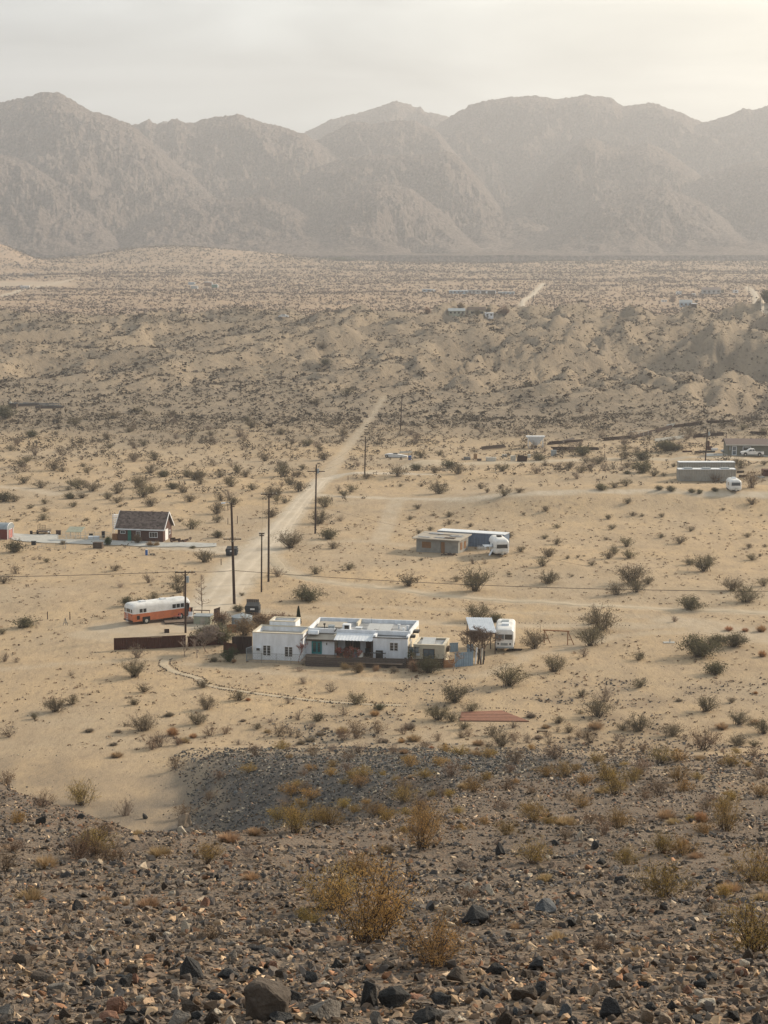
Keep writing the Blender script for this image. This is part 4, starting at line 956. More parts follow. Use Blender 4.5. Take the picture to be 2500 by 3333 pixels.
STONES = conv5([(830,1035,115,'dark',.85,1),(1125,1205,240,'brown',.6,0),(840,1195,115,'brown',.85,0),(505,1190,85,'rusty',.75,0),(1600,1165,120,'charcoal',.8,0),(1410,1225,170,'grey',.45,0),(1260,1150,80,'dark',.8,0),(265,1110,110,'grey',.55,0),(170,1055,120,'brown',.35,0),(575,1030,60,'brown',.7,0),(1110,1030,70,'dark',.6,0),(1185,1000,50,'rusty',.6,0),(1345,1060,70,'dark',.6,0),(985,1040,90,'dark',.4,0),(1415,1020,40,'pale',.9,0),(800,840,55,'pale',1.1,1),(745,685,38,'pale',.7,0),(890,730,60,'rusty',.7,1),(335,745,60,'dark',.8,1),(625,720,40,'tan',.6,0),(395,930,45,'pale',.8,1),(585,1065,40,'rusty',.9,0),(1120,920,75,'dark',.4,0),(1305,785,45,'dark',.7,0),(800,385,75,'tan',.75,0),(785,420,45,'pale',.8,0),(830,415,35,'tan',.7,0),(178,378,50,'charcoal',.8,0),(620,352,45,'dark',.5,0),(350,352,40,'dark',.6,0),(290,795,35,'tan',1.2,1),(15,850,60,'tan',.6,0),(100,985,110,'brown',.5,0),(430,1085,50,'dark',.8,0),(540,1075,70,'dark',.7,0),(930,1135,70,'dark',.5,0),(470,1225,80,'rusty',.5,0),(350,1235,60,'tan',.7,1),(770,1235,110,'grey',.4,0),(1210,1235,100,'dark',.4,0),(25,1210,80,'grey',.6,0),(360,550,60,'grey',.5,0),(270,1000,45,'tan',.5,0)], 0, 2400, .7535) \
 + conv5([(385,800,140,'dark',.5,0),(700,765,105,'blue-grey',.65,0),(365,668,60,'pale',.8,1),(455,675,60,'pale',.7,1),(850,440,45,'pale',.9,1),(500,500,55,'dark',.9,1),(1020,632,60,'dark',.6,0),(935,555,45,'dark',.7,0),(915,480,60,'dark',.6,0),(740,465,40,'dark',.6,0),(1215,905,80,'charcoal',.6,1),(665,1005,90,'dark',.55,0),(680,1110,90,'dark',.6,1),(610,1140,110,'brown',.5,0),(320,1065,100,'brown',.6,0),(40,1165,140,'charcoal',.55,0),(190,1235,150,'charcoal',.35,0),(980,1210,90,'dark',.8,0),(430,1125,80,'dark',.5,0),(1395,775,40,'pale',.6,0),(1150,1180,50,'dark',.6,0),(1540,1030,60,'rusty',.5,0),(240,1165,100,'dark',.5,0),(1310,1110,45,'rusty',.8,1),(1400,1160,90,'pale',.3,0),(930,910,50,'dark',.5,0),(700,1195,110,'tan',.35,0),(490,1020,110,'charcoal',.35,0),(10,1000,60,'brown',.5,0),(840,805,35,'tan',1,1),(660,855,40,'rusty',.6,1),(1350,1240,60,'dark',.6,0)], 1250, 2400, .7535)

SL = []
def put_stone(px, py, w, cn, asp, pt, me=None):
    g = G(px, min(py, 3400)); wm = w / ppm(g)
    o = link('stone', me or rock_mesh(len(SL) + 5, asp, CN[cn], 14, pt)); o.location = (g.x, g.y, g.z - .04 * wm); o.scale = (wm, wm, wm)
    o.rotation_euler = (0, 0, rg_.uniform(-.5, .5) + rg_.choice([0, math.pi]))
    tag(o, cat='stone', group='loose stones on the hillside')
    size = 'small' if w < 40 else 'medium' if w < 70 else 'large'
    SL.append((o, px, py, w, f"{size} {'pointed' if pt else 'blocky' if asp > .6 else 'flat'} {cn} stone"))
for q in STONES: put_stone(q[0], q[1], q[2] * (1.3 if q[1] > 3150 else 1.08), *q[3:])
PROTO = [(cn, asp, pt, rock_mesh(900 + k * 7 + j, asp, np.array(CN[cn]) * RNG.uniform(.8, 1.25), 11, pt)) for k, cn in enumerate(CN) for j, (asp, pt) in enumerate(((.75, 0), (.45, 0), (.8, 1)))]
PW = [3 if p[0] in ('dark', 'brown', 'grey', 'charcoal') else 1 for p in PROTO]
k = 0
while len(SL) < 285 and k < 4000:
    k += 1
    px = rg_.uniform(-10, 2510); py = 3345 - 560 * rg_.random() ** 1.5
    if any(abs(px - q[1]) < (q[3]) * .6 and abs(py - q[2]) < 22 for q in SL): continue
    pr = rg_.choices(PROTO, PW)[0]; w = rg_.uniform(.5, 1.1) * (17 + (py - 2750) * .09)
    put_stone(px, py, w, pr[0], pr[1], pr[2], pr[3])

# ------------------------------------------------------------------ builders
def window(parent, x0, z0, x1, z1, y, mat='white_paint', nx=2, nz=3, d=.06, glass='glass', depth=0.03, fr=.07, mun=.03):
    """window in the plane y, looking towards -y: frame with glazing bars, pane as its sub-part"""
    b = MB(); b.box(x0, y - d, z0, x0 + fr, y, z1); b.box(x1 - fr, y - d, z0, x1, y, z1); b.box(x0 + fr, y - d, z0, x1 - fr, y, z0 + fr); b.box(x0 + fr, y - d, z1 - fr, x1 - fr, y, z1)
    for i in range(1, nx): q = x0 + (x1 - x0) * i / nx; b.box(q - mun / 2, y - d * .8, z0 + fr, q + mun / 2, y - .004, z1 - fr)
    for i in range(1, nz): q = z0 + (z1 - z0) * i / nz; b.box(x0 + fr, y - d * .7, q - mun / 3, x1 - fr, y - .006, q + mun / 3)
    w = b.build('window', mat, parent)
    MB().box(x0 + fr, y - d * .5, z0 + fr, x1 - fr, y - .003, z1 - fr).build('pane', glass, w); return w
def window_x(parent, y0, z0, y1, z1, x, mat='white_paint', d=.06, glass='glass', fr=.06):
    b = MB(); b.box(x, y0, z0, x + d, y0 + fr, z1); b.box(x, y1 - fr, z0, x + d, y1, z1); b.box(x, y0 + fr, z0, x + d, y1 - fr, z0 + fr); b.box(x, y0 + fr, z1 - fr, x + d, y1 - fr, z1)
    w = b.build('window', mat, parent); MB().box(x + .003, y0 + fr, z0 + fr, x + d * .5, y1 - fr, z1 - fr).build('pane', glass, w); return w
def walls(parent, x0, y0, x1, y1, zt, mat, t=.22, z0=-.6, openings=()):
    """four walls of a block; zt height"""
    for a in ((x0, y0, x1, y0 + t), (x0, y1 - t, x1, y1), (x0, y0 + t, x0 + t, y1 - t), (x1 - t, y0 + t, x1, y1 - t)):
        MB().box(a[0], a[1], z0, a[2], a[3], zt).build('wall', mat, parent)
def coping(parent, x0, y0, x1, y1, z, mat, t=.28, o=.04, h=.09):
    b = MB(); b.box(x0 - o, y0 - o, z, x1 + o, y0 + t, z + h); b.box(x0 - o, y1 - t, z, x1 + o, y1 + o, z + h); b.box(x0 - o, y0 + t, z, x0 + t, y1 - t, z + h); b.box(x1 - t, y0 + t, z, x1 + o, y1 - t, z + h)
    return b.build('parapet_coping', mat, parent)
def wheel(parent, c, ax, r, w, rim='dirty_white'):
    o = MB().disc(c, ax, r, w, 18).build('wheel', 'tyre', parent, smooth=True)
    c2 = Vector(c) + Vector(ax) * w * .52
    MB().disc(c2, ax, r * .5, .02, 12).build('rim', rim, o); return o
def shell(parent, name, mat, prof, sections, smooth=True):
    """loft a profile [(y, z)] along x with sections (x, scale_y, scale_z, z_offset)"""
    rings = [[(x, y * sy, z * sz + oz) for y, z in prof] for x, sy, sz, oz in sections]
    return MB().loft(rings).build(name, mat, parent, smooth=smooth)
def rounded(w, z0, z1, r, n=5, rb=None):
    """closed profile in (y,z) with rounded corners"""
    rb = r * .5 if rb is None else rb; P = []
    for cy, cz, rr, a0 in ((w / 2 - r, z1 - r, r, 0), (-w / 2 + r, z1 - r, r, 90), (-w / 2 + rb, z0 + rb, rb, 180), (w / 2 - rb, z0 + rb, rb, 270)):
        for k in range(n + 1): a = R(a0 + 90 * k / n); P.append((cy + rr * math.cos(a), cz + rr * math.sin(a)))
    return P
def at_px(nm, label, cat, px, py, rot=0, group=None):
    g = G(px, py); return thing(nm, label, cat, (g.x, g.y, g.z), R(rot), group)

# ------------------------------------------------------------------ the white house
O = G(823, 2146)
def loc(X, Y, base=O, rot=R(-10)):
    c, s = math.cos(rot), math.sin(rot); x, y = base.x + X * c - Y * s, base.y + X * s + Y * c
    return Vector((x, y, gz(x, y)))
H = thing('white_house', 'long low white stucco house with flat roofs and a shaded porch', 'house', O, R(-10))
walls(H, 0, 0, 6.1, 4.4, 3.22, 'stucco'); coping(H, 0, 0, 6.1, 4.4, 3.22, 'stucco_warm')
box('roof', 'roof_tan', H, .22, .22, 2.55, 5.88, 4.18, 2.65)
walls(H, 1.0, 4.41, 4.2, 7.0, 3.75, 'stucco', z0=0); coping(H, 1.0, 4.41, 4.2, 7.0, 3.75, 'stucco_warm'); box('roof', 'roof_tan', H, 1.22, 4.63, 3.2, 3.98, 6.78, 3.3)
window(H, 1.23, .5, 2.2, 1.78, 0, 'white_paint', 2, 4, fr=.06); window(H, 3.85, .45, 4.85, 1.70, 0, 'white_paint', 2, 4, fr=.06)
for a, b_ in (((1.23, 2.2), 'x'), ((3.85, 4.85), 'x')):
    MB().box((a[0] + a[1]) / 2 - .05, -.075, .56, (a[0] + a[1]) / 2 + .05, -.062, 1.66).build('mullion', 'white_paint', H)
MB().box(.45, -.28, 1.10, .98, 0, 1.48).build('air_conditioner', 'white_metal', H)
MB().box(.51, -.29, 1.15, .92, -.281, 1.43).build('grille', 'black_metal', bpy.data.objects['air_conditioner'])
# entrance part with the teal door
box('wall', 'stucco', H, 6.12, 1.6, -.3, 9.6, 1.82, 2.3); box('wall', 'stucco_warm', H, 9.4, 1.83, -.3, 9.6, 3.2, 2.9)
MB().add([(6.12, 1.25, 2.28), (9.65, 1.25, 2.28), (9.65, 3.1, 2.72), (6.12, 3.1, 2.72), (6.12, 1.25, 2.40), (9.65, 1.25, 2.40), (9.65, 3.1, 2.84), (6.12, 3.1, 2.84)], [(0, 3, 2, 1), (4, 5, 6, 7), (0, 1, 5, 4), (1, 2, 6, 5), (2, 3, 7, 6), (3, 0, 4, 7)]).build('porch_roof', 'roof_tan', H)
MB().box(6.12, 1.20, 2.22, 9.66, 1.25, 2.42).build('fascia', 'brown_wood', H)
dr = MB().box(6.78, 1.53, .62, 8.0, 1.6, 2.12).build('door', 'teal', H)
for q in (6.93, 7.48): window(dr, q, .82, q + .40, 2.0, 1.528, 'teal', 2, 5, d=.03, fr=.04, mun=.02)
MB().box(8.55, 1.5, 1.72, 8.63, 1.6, 1.98).build('wall_lamp', 'black_metal', H)
MB().cyl(9.7, 1.55, .3, .9, .07, 8).build('downpipe', 'white_metal', H)
# porch
for x in (9.75, 11.9, 14.15): MB().box(x - .05, .72, .3, x + .05, .82, 2.6).build('post', 'grey_wood', H)
b = MB(); n = 24
for i in range(n):
    xa, xb = 9.66 + 4.6 * i / n, 9.66 + 4.6 * (i + 1) / n; dz = .03 * (i % 2)
    b.add([(xa, .45, 2.56 + dz), (xb, .45, 2.56 + dz), (xb, 2.7, 3.0 + dz), (xa, 2.7, 3.0 + dz), (xa, .45, 2.59 + dz), (xb, .45, 2.59 + dz), (xb, 2.7, 3.03 + dz), (xa, 2.7, 3.03 + dz)], [(0, 3, 2, 1), (4, 5, 6, 7), (0, 1, 5, 4), (1, 2, 6, 5), (2, 3, 7, 6), (3, 0, 4, 7)])
b.build('awning', 'white_metal', H)
box('wall', 'stucco', H, 9.61, 3.3, -.3, 14.3, 3.5, 3.0)
window(H, 10.5, 1.0, 12.3, 2.3, 3.3, 'brown_wood', 3, 1); MB().box(13.0, 3.22, .65, 13.9, 3.3, 2.3).build('door', 'rust', H)
# right wing
box('wall', 'stucco', H, 14.3, .8, -.5, 18.4, 1.02, 2.95); box('wall', 'stucco', H, 14.3, 1.03, -.5, 14.52, 3.3, 2.9); box('wall', 'stucco_warm', H, 18.18, 1.03, -.5, 18.4, 9.0, 3.0)
box('roof', 'roof_grey', H, 14.53, 1.03, 2.78, 18.17, 2.6, 2.86); box('roof_edge', 'black_metal', H, 14.25, .74, 2.95, 18.42, 1.05, 3.0)
MB().box(14.25, 1.06, 2.95, 14.55, 2.6, 3.2).box(18.2, 1.06, 3.0, 18.45, 2.6, 3.2).build('parapet_coping', 'stucco', H)
window(H, 16.25, 1.45, 17.3, 2.5, .8, 'white_paint', 2, 3); MB().box(16.73, .725, 1.5, 16.83, .737, 2.42).build('mullion', 'white_paint', H)
# main roof
box('roof', 'roof_grey', H, 6.4, 2.95, 2.95, 18.17, 9.0, 3.05)
for a in ((6.3, 2.75, 18.4, 2.95, 3.42), (6.3, 9.0, 18.4, 9.22, 3.5)): box('parapet', 'stucco', H, a[0], a[1], 2.9 if a[1] < 5 else 0, a[2], a[3], a[4])
box('parapet', 'stucco', H, 6.11, 2.75, 0, 6.3, 9.2, 3.5); box('parapet', 'stucco', H, 18.2, 2.96, 3.0, 18.42, 8.99, 3.5)
box('parapet', 'stucco_warm', H, 11.2, 6.6, 3.05, 11.4, 9.0, 3.5)
def tilt(parent, nm, mat, x0, y0, x1, y1, za, zb, t=.05):
    return MB().add([(x0, y0, za), (x1, y0, za), (x1, y1, zb), (x0, y1, zb), (x0, y0, za + t), (x1, y0, za + t), (x1, y1, zb + t), (x0, y1, zb + t)], [(0, 3, 2, 1), (4, 5, 6, 7), (0, 1, 5, 4), (1, 2, 6, 5), (2, 3, 7, 6), (3, 0, 4, 7)]).build(nm, mat, parent)
tilt(H, 'roof_panel', 'solar', 12.9, 4.2, 14.3, 6.3, 3.15, 3.5); tilt(H, 'roof_panel', 'solar', 14.33, 4.2, 15.8, 6.3, 3.15, 3.5)
tilt(H, 'roof_panel', 'roof_tan', 6.6, 5.2, 8.3, 7.6, 3.1, 3.3); tilt(H, 'roof_panel', 'roof_tan', 8.35, 5.2, 9.9, 7.6, 3.1, 3.3)
c1 = MB().box(10.0, 4.0, 3.06, 10.9, 4.8, 3.75).build('rooftop_cooler', 'white_metal', H); MB().box(10.25, 3.98, 3.15, 10.8, 3.998, 3.65).build('grille', 'black_metal', c1)
MB().cyl(8.6, 4.4, 3.05, 3.55, .42, 16).build('rooftop_cooler', 'galvanized', H, smooth=True)
MB().cyl(7.95, 3.4, 2.9, 3.75, .06, 10).cyl(7.95, 3.4, 3.75, 3.95, .13, 10).build('flue', 'black_metal', H)
MB().box(11.5, 4.9, 3.1, 12.1, 5.4, 3.22).box(11.4, 4.8, 3.22, 12.2, 5.5, 3.27).build('roof_vent', 'white_metal', H)
for x, y in ((16.5, 6.0), (17.6, 5.6), (17.4, 4.0)): MB().cyl(x, y, 3.05, 3.5, .12, 10).cyl(x, y, 3.5, 3.6, .19, 10).build('roof_vent', 'white_metal', H)
MB().cyl(12.9, 7.5, 3.05, 4.1, .02, 6).build('antenna', 'wire_metal', H)
MB().loft([[(x, 2.2 + .45 * math.cos(a), 2.9 + .45 * math.sin(a)) for a in [math.pi * k / 10 for k in range(11)]] for x in (6.3, 7.5)]).build('duct', 'white_metal', H, smooth=True)
MB().tube([(9.3, 2.7, 3.1), (9.6, 2.6, 3.55), (9.8, 2.9, 3.5), (9.8, 4.0, 3.2)], .05, 6).build('conduit', 'black_metal', H)
MB().tube([(13.7, 2.7, 3.0), (14.1, 3.2, 3.5), (14.5, 4.0, 3.2)], .03, 6).build('conduit', 'black_metal', H)
MB().box(18.44, 2.6, 2.7, 18.95, 3.3, 3.0).box(18.44, 4.5, 2.9, 19.1, 5.6, 3.15).build('wall_bracket', 'black_metal', H)
MB().bar((5.95, -.5, 2.6), (6.3, 1.4, 3.0), .1).build('beam', 'brown_wood', H)
MB().bar((18.5, 1.2, .5), (18.7, 1.5, 2.8), .09).bar((19.0, 1.2, .4), (18.6, 1.5, 2.8), .07).build('prop', 'white_paint', H)
# terrace of the house, its board fence and what stands on it
T = thing('terrace', 'raised grey timber terrace along the front of the white house', 'terrace', O, R(-10))
for i in range(20): MB().box(6.25 + i * .6, -2.2, .5, 6.82 + i * .6, .78, .56).build('deck_board', 'deck_grey', T)
MB().box(6.15, .8, -.3, 9.6, 1.58, .56).box(9.62, .8, -.3, 14.28, 3.28, .56).build('floor_slab', 'deck_grey', T)
def plank_fence(nm, label, a, b_, h, nseg, npl, mat, gap=.02, zoff=0, top=None):
    a, b_ = G(*a), G(*b_); d = Vector((b_.x - a.x, b_.y - a.y)); L = d.length; r = math.atan2(d.y, d.x)
    t = thing(nm, label, 'fence', (a.x, a.y, a.z), r)
    rg = random.Random(len(label))
    for s_ in range(nseg):
        x0, x1 = L * s_ / nseg, L * (s_ + 1) / nseg; zz = gz(a.x + d.x * s_ / nseg, a.y + d.y * s_ / nseg) - a.z + zoff
        for k in range(npl):
            z0 = zz + h * k / npl - .05; q = rg.uniform(-.012, .012)
            MB().box(x0 + .02, q, z0 + gap, x1 - .02, q + .035, z0 + h / npl).build('plank', mat, t)
        MB().box(x0 - .06, .04, zz - .3, x0 + .06, .14, zz + h + .05).build('post', mat, t)
    MB().box(L - .06, .04, -.3, L + .06, .14, h + .05).build('post', mat, t); return t
plank_fence('board_fence', 'dark weathered board fence below the porch of the white house', (996, 2168), (1318, 2175), 1.18, 5, 5, 'grey_wood')
plank_fence('board_fence', 'dark board fence in front of the small beige annex', (1322, 2175), (1444, 2174), 1.15, 2, 5, 'brown_wood')
plank_fence('board_fence', 'short orange-brown board fence left of the pale blue fence', (1446, 2174), (1478, 2172), .95, 1, 4, 'orange_wood')
def sheet_fence(nm, label, a, b_, h, npan, mat, pitch=.25, top_rail=True, dz=0):
    a, b_ = G(*a), G(*b_); d = Vector((b_.x - a.x, b_.y - a.y)); L = d.length; r = math.atan2(d.y, d.x)
    t = thing(nm, label, 'fence', (a.x, a.y, a.z), r)
    for s_ in range(npan):
        x0, x1 = L * s_ / npan + .03, L * (s_ + 1) / npan - .03; zz = gz(a.x + d.x * (s_ + .5) / npan, a.y + d.y * (s_ + .5) / npan) - a.z
        n = max(4, int((x1 - x0) / pitch * 2)); f = [(x0 + (x1 - x0) * i / n, .05 * (i % 2)) for i in range(n + 1)]; bk = [(x, y + .03) for x, y in reversed(f)]
        MB().loft([[(x, y, z) for x, y in f + bk] for z in (zz - .12, zz + h + dz * s_)]).build('panel', mat, t)
        MB().box(x0 - .07, -.05, zz - .3, x0 + .02, .0, zz + h + .06).build('post', mat, t)
    if top_rail: MB().box(0, -.03, h - .02, L, .0, h + .05).build('rail', mat, t)
    return t
sheet_fence('steel_fence', 'long rusty corrugated steel fence of six panels before the bus', (372, 2116), (606, 2105), 1.42, 6, 'rust')
sheet_fence('steel_fence', 'rusty steel fence behind the bare tree left of the house', (612, 2106), (738, 2098), 1.25, 3, 'rust')
sheet_fence('steel_fence', 'tall dark rusty fence against the left corner of the house', (757, 2128), (822, 2128), 2.05, 3, 'rust_dark')
sheet_fence('steel_fence', 'short low rusty fence beside the green shrub', (729, 2124), (770, 2132), 1.25, 2, 'rust')
sheet_fence('metal_fence', 'pale blue metal fence right of the beige annex', (1481, 2171), (1541, 2166), 1.62, 2, 'blue_metal')
sheet_fence('metal_fence', 'pale blue metal sheets behind the annex corner', (1462, 2122), (1492, 2121), 1.05, 1, 'blue_metal')
sheet_fence('metal_fence', 'narrow pale blue sheet standing between dark gate posts', (1521, 2125), (1542, 2124), 1.0, 1, 'blue_metal')
t = at_px('gate_post', 'dark gate posts leaning with white boards beside the bare tree', 'gate', 1545, 2162, -10)
for x, h, m in ((.05, 1.9, 'white_paint'), (.35, 1.7, 'black_metal'), (.7, 1.8, 'dirty_white'), (.95, 1.5, 'black_metal')): MB().bar((x, .2, -.2), (x + .15, .5, h), .13).build('board', m, t)
b = MB(); t = at_px('wire_fence', 'sagging wire fence in front of the white house block', 'fence', 804, 2155, -9)
L = 7.0
for i in range(5): MB().cyl(L * i / 4, 0, -.3, 1.15, .025, 6).build('post', 'wire_metal', t)
b = MB()
for z in (.05, 1.1): b.bar((0, 0, z), (L, 0, z), .03)
for i in range(36): b.bar((L * i / 36, 0, .05), (L * i / 36 + .6 if i < 33 else L, 0, 1.1), .010); b.bar((L * i / 36, 0, 1.1), (L * i / 36 + .6 if i < 33 else L, 0, .05), .010)
b.build('wire_mesh', 'wire_metal', t)
b = MB(); t = at_px('mesh_panel', 'grey metal mesh gate against the left corner of the house', 'gate', 802, 2152, 62)
MB().box(0, 0, 0, 2.6, .04, .06).box(0, 0, 1.5, 2.6, .04, 1.56).box(0, 0, .06, .06, .04, 1.5).box(2.54, 0, .06, 2.6, .04, 1.5).build('frame', 'galvanized', t)
for i in range(1, 26): b.box(.1 * i, .01, .06, .1 * i + .02, .025, 1.5)
b.build('bars', 'galvanized', t)

# annex
ax = thing('beige_annex', 'small beige flat-roofed annex beside the white house', 'outbuilding', loc(19.15, .3), R(-10))
walls(ax, 0, 0, 3.65, 4.2, 2.42, 'stucco_beige', z0=-.4); coping(ax, 0, 0, 3.65, 4.2, 2.42, 'stucco_warm'); box('roof', 'roof_grey', ax, .22, .22, 2.2, 3.43, 3.98, 2.28)
tilt(ax, 'roof_panel', 'solar', .8, .8, 2.3, 2.7, 2.35, 2.75)
window(ax, 1.15, .55, 2.5, 2.0, 0, 'brown_wood', 2, 1, glass='glass_light'); MB().box(.35, -.2, 1.2, .75, 0, 1.5).build('air_conditioner', 'white_metal', ax)
MB().box(3.66, 1.5, 1.4, 3.95, 2.8, 1.9).build('shelf', 'brown_wood', ax)
t = thing('pergola', 'dark open frame with small blue panes between house and annex', 'pergola', loc(18.65, -.2), R(-10))
for x in (0, .75): MB().box(x, 0, -.2, x + .06, .06, 2.2).build('post', 'black_metal', t)
MB().box(-.1, 0, 2.2, 1.3, .06, 2.26).box(-.1, 0, 1.55, 1.3, .06, 1.6).build('rail', 'black_metal', t)
MB().box(.08, .02, 1.62, .6, .04, 2.18).box(.66, .02, 1.62, 1.2, .04, 2.18).build('pane', 'glass_light', t)

# things on the terrace
def chair(label, X, Y, rz, mat, z=.56, s=1.0):
    p = loc(X, Y); t = thing('chair', label, 'chair', (p.x, p.y, O.z + z), R(rz))
    MB().box(-.24 * s, -.24 * s, .40, .24 * s, .24 * s, .45).build('seat', mat, t); MB().box(-.24 * s, .2 * s, .46, .24 * s, .25 * s, .92).build('backrest', mat, t)
    for a in (-.2, .2):
        for c in (-.2, .2): MB().box(a - .02, c - .02, 0, a + .02, c + .02, .4).build('leg', 'black_metal', t)
    return t
gb = loc(15.2, -.1); t = thing('barbecue_grill', 'black barbecue grill standing before the right wing window', 'grill', (gb.x, gb.y, O.z + .56), R(-10))
MB().box(-.38, -.28, .1, .38, .28, .8).build('cabinet', 'black_metal', t); MB().loft([[(x, .28 * math.cos(a), .8 + .32 * math.sin(a)) for a in [math.pi * k / 8 for k in range(9)]] for x in (-.4, .4)]).build('lid', 'black_metal', t)
MB().box(-.75, -.22, .76, -.4, .22, .8).build('side_shelf', 'black_metal', t); MB().box(.4, -.22, .76, .75, .22, .8).build('side_shelf', 'black_metal', t); MB().tube([(-.3, -.34, .9), (.3, -.34, .9)], .02).build('handle', 'galvanized', t)
chair('pale turquoise chair on the terrace left of the grill', 12.5, -.9, 20, 'glass_light'); chair('white chair on the terrace beside the turquoise chair', 13.1, -.8, -20, 'dirty_white')
chair('dark chair in the shade at the right end of the porch', 13.5, 1.5, 10, 'black_plastic'); chair('pink chair in the shade at the left end of the porch', 10.2, 1.2, 15, 'pink_seat')
tb = loc(11.4, 1.4); t = thing('patio_table', 'small round table under the porch awning', 'table', (tb.x, tb.y, O.z + .56)); MB().cyl(0, 0, .7, .74, .5, 18).build('table_top', 'deck_grey', t); MB().cyl(0, 0, 0, .7, .04, 8).cyl(0, 0, 0, .04, .25, 12).build('leg', 'black_metal', t)
for i, (X, Y, m, lb) in enumerate(((10.4, -.6, 'leaf_rust', 'red-leaved potted plant at the left side of the porch'), (11.3, -.5, 'leaf_rust', 'large red-leaved plant in front of the porch'), (12.1, .1, 'leaf_shrub', 'green potted plant beside the turquoise chair'), (10.9, .9, 'leaf_rust', 'red potted plant deep in the porch shade'), (19.0, -.6, 'leaf_shrub', 'green potted plant before the dark open frame'))):
    p = loc(X, Y); t = thing('potted_plant', lb, 'plant', (p.x, p.y, O.z + .56))
    MB().cyl(0, 0, 0, .35, .16, 12, .22).build('pot', 'orange_wood', t)
    bp = bush_parts(800 + i, 14, .9, .4, 260, .10, .25, .05, 3, .2, .012); f = link('foliage', np_mesh('foliage', bp[2], bp[3], [MT[m]]), t); f.location = (0, 0, .3); f.scale = (.9, .9, .9)
    s_ = link('stems', np_mesh('stems', bp[0], bp[1], [MT['bark_red']]), t); s_.location = (0, 0, .3); s_.scale = (.9, .9, .9)

# ------------------------------------------------------------------ bare trees and shrubs by the house
def tree_lines(seed, h, spread, lev=4, split=(3, 4), trunk=.3, up=.6, r0=.09):
    rg = random.Random(seed); out = []
    def go(p, d, l, r, k):
        n = 3; pts = [p]
        for i in range(n):
            d = (d + Vector((rg.gauss(0, .13), rg.gauss(0, .13), rg.gauss(.02, .08)))).normalized(); pts.append(pts[-1] + d * l / n)
        out.append((pts, r, r * .65, k))
        if k == 0: return
        for _ in range(rg.randint(*split)):
            a = rg.uniform(0, 6.283); e = Vector((math.cos(a) * spread, math.sin(a) * spread, up)); nd = (d * .55 + e * rg.uniform(.5, 1)).normalized()
            q = pts[rg.choice([2, 3, 3])]; go(q, nd, l * rg.uniform(.6, .85), r * .58, k - 1)
    go(Vector((0, 0, -.1)), Vector((rg.gauss(0, .08), rg.gauss(0, .08), 1)).normalized(), h * trunk, r0, lev)
    m = max(p.z for q in out for p in q[0]); s = h / m
    return [([p * s for p in pts], r, r1, k) for pts, r, r1, k in out]
def tree(nm, label, cat, px, py, h, seed, mat, leaf=None, nleaf=0, lsize=.06, **k):
    g = G(px, py); t = thing(nm, label, cat, (g.x, g.y, g.z)); Ls = tree_lines(seed, h, **k)
    lev = k.get('lev', 4); a = MB(); c = MB()
    for pts, r, r1, kk in Ls: (a if kk >= lev - 1 else c).tube(pts, max(r, .018), 6 if kk >= lev - 1 else 3, max(r1, .013), cap=False)
    a.build('trunk', mat, t); c.build('branches', mat, t)
    if leaf:
        rg = np.random.default_rng(seed); tips = [pts for pts, r, r1, kk in Ls if kk <= 1]
        P = along([np.array([list(v) for v in q]) for q in tips], nleaf, rg, .1, .07); V, F = leaves_np(P, lsize, rg, .6); link('foliage', np_mesh('foliage', V, F, [MT[leaf]]), t)
    return t
tree('bare_tree', 'large bare reddish tree in front of the motorhome awning', 'tree', 1566, 2163, 4.6, 3, 'bark', 'leaf_brown', 1500, .07, lev=6, spread=1.3, up=.40, trunk=.27, r0=.13)
tree('bare_tree', 'second bare tree trunk behind the reddish tree', 'tree', 1577, 2147, 3.9, 13, 'bark', None, lev=4, spread=.9, up=.6, trunk=.3, r0=.09)
tree('bare_tree', 'small pale bare tree before the blue metal fence', 'tree', 1476, 2184, 2.5, 4, 'bark_pale', None, lev=4, spread=1.3, up=.35, trunk=.4, r0=.07)
tree('bare_tree', 'wide grey leafless tree right of the steel fence', 'tree', 668, 2119, 3.3, 5, 'bark_pale', 'leaf_grey', 1200, .06, lev=6, spread=1.3, up=.5, trunk=.22, r0=.08)
tree('bare_tree', 'thin grey tree with its trunk at the end of the steel fence', 'tree', 602, 2137, 2.3, 6, 'bark_pale', None, lev=3, spread=.9, up=.6, trunk=.4, r0=.06)
tree('bare_tree', 'thin grey bare tree nearest to the footpath', 'tree', 642, 2141, 2.4, 7, 'bark_pale', None, lev=3, spread=.9, up=.6, trunk=.4, r0=.06)
tree('bare_tree', 'bare red-stemmed shrub before the second window of the house', 'tree', 970, 2157, 2.6, 8, 'bark_red', None, lev=4, spread=.8, up=.7, trunk=.15, r0=.05)
tree('bare_tree', 'bare red-stemmed shrub in front of the porch', 'tree', 1150, 2172, 2.6, 9, 'bark_red', 'leaf_rust', 220, .05, lev=4, spread=.9, up=.6, trunk=.15, r0=.05)
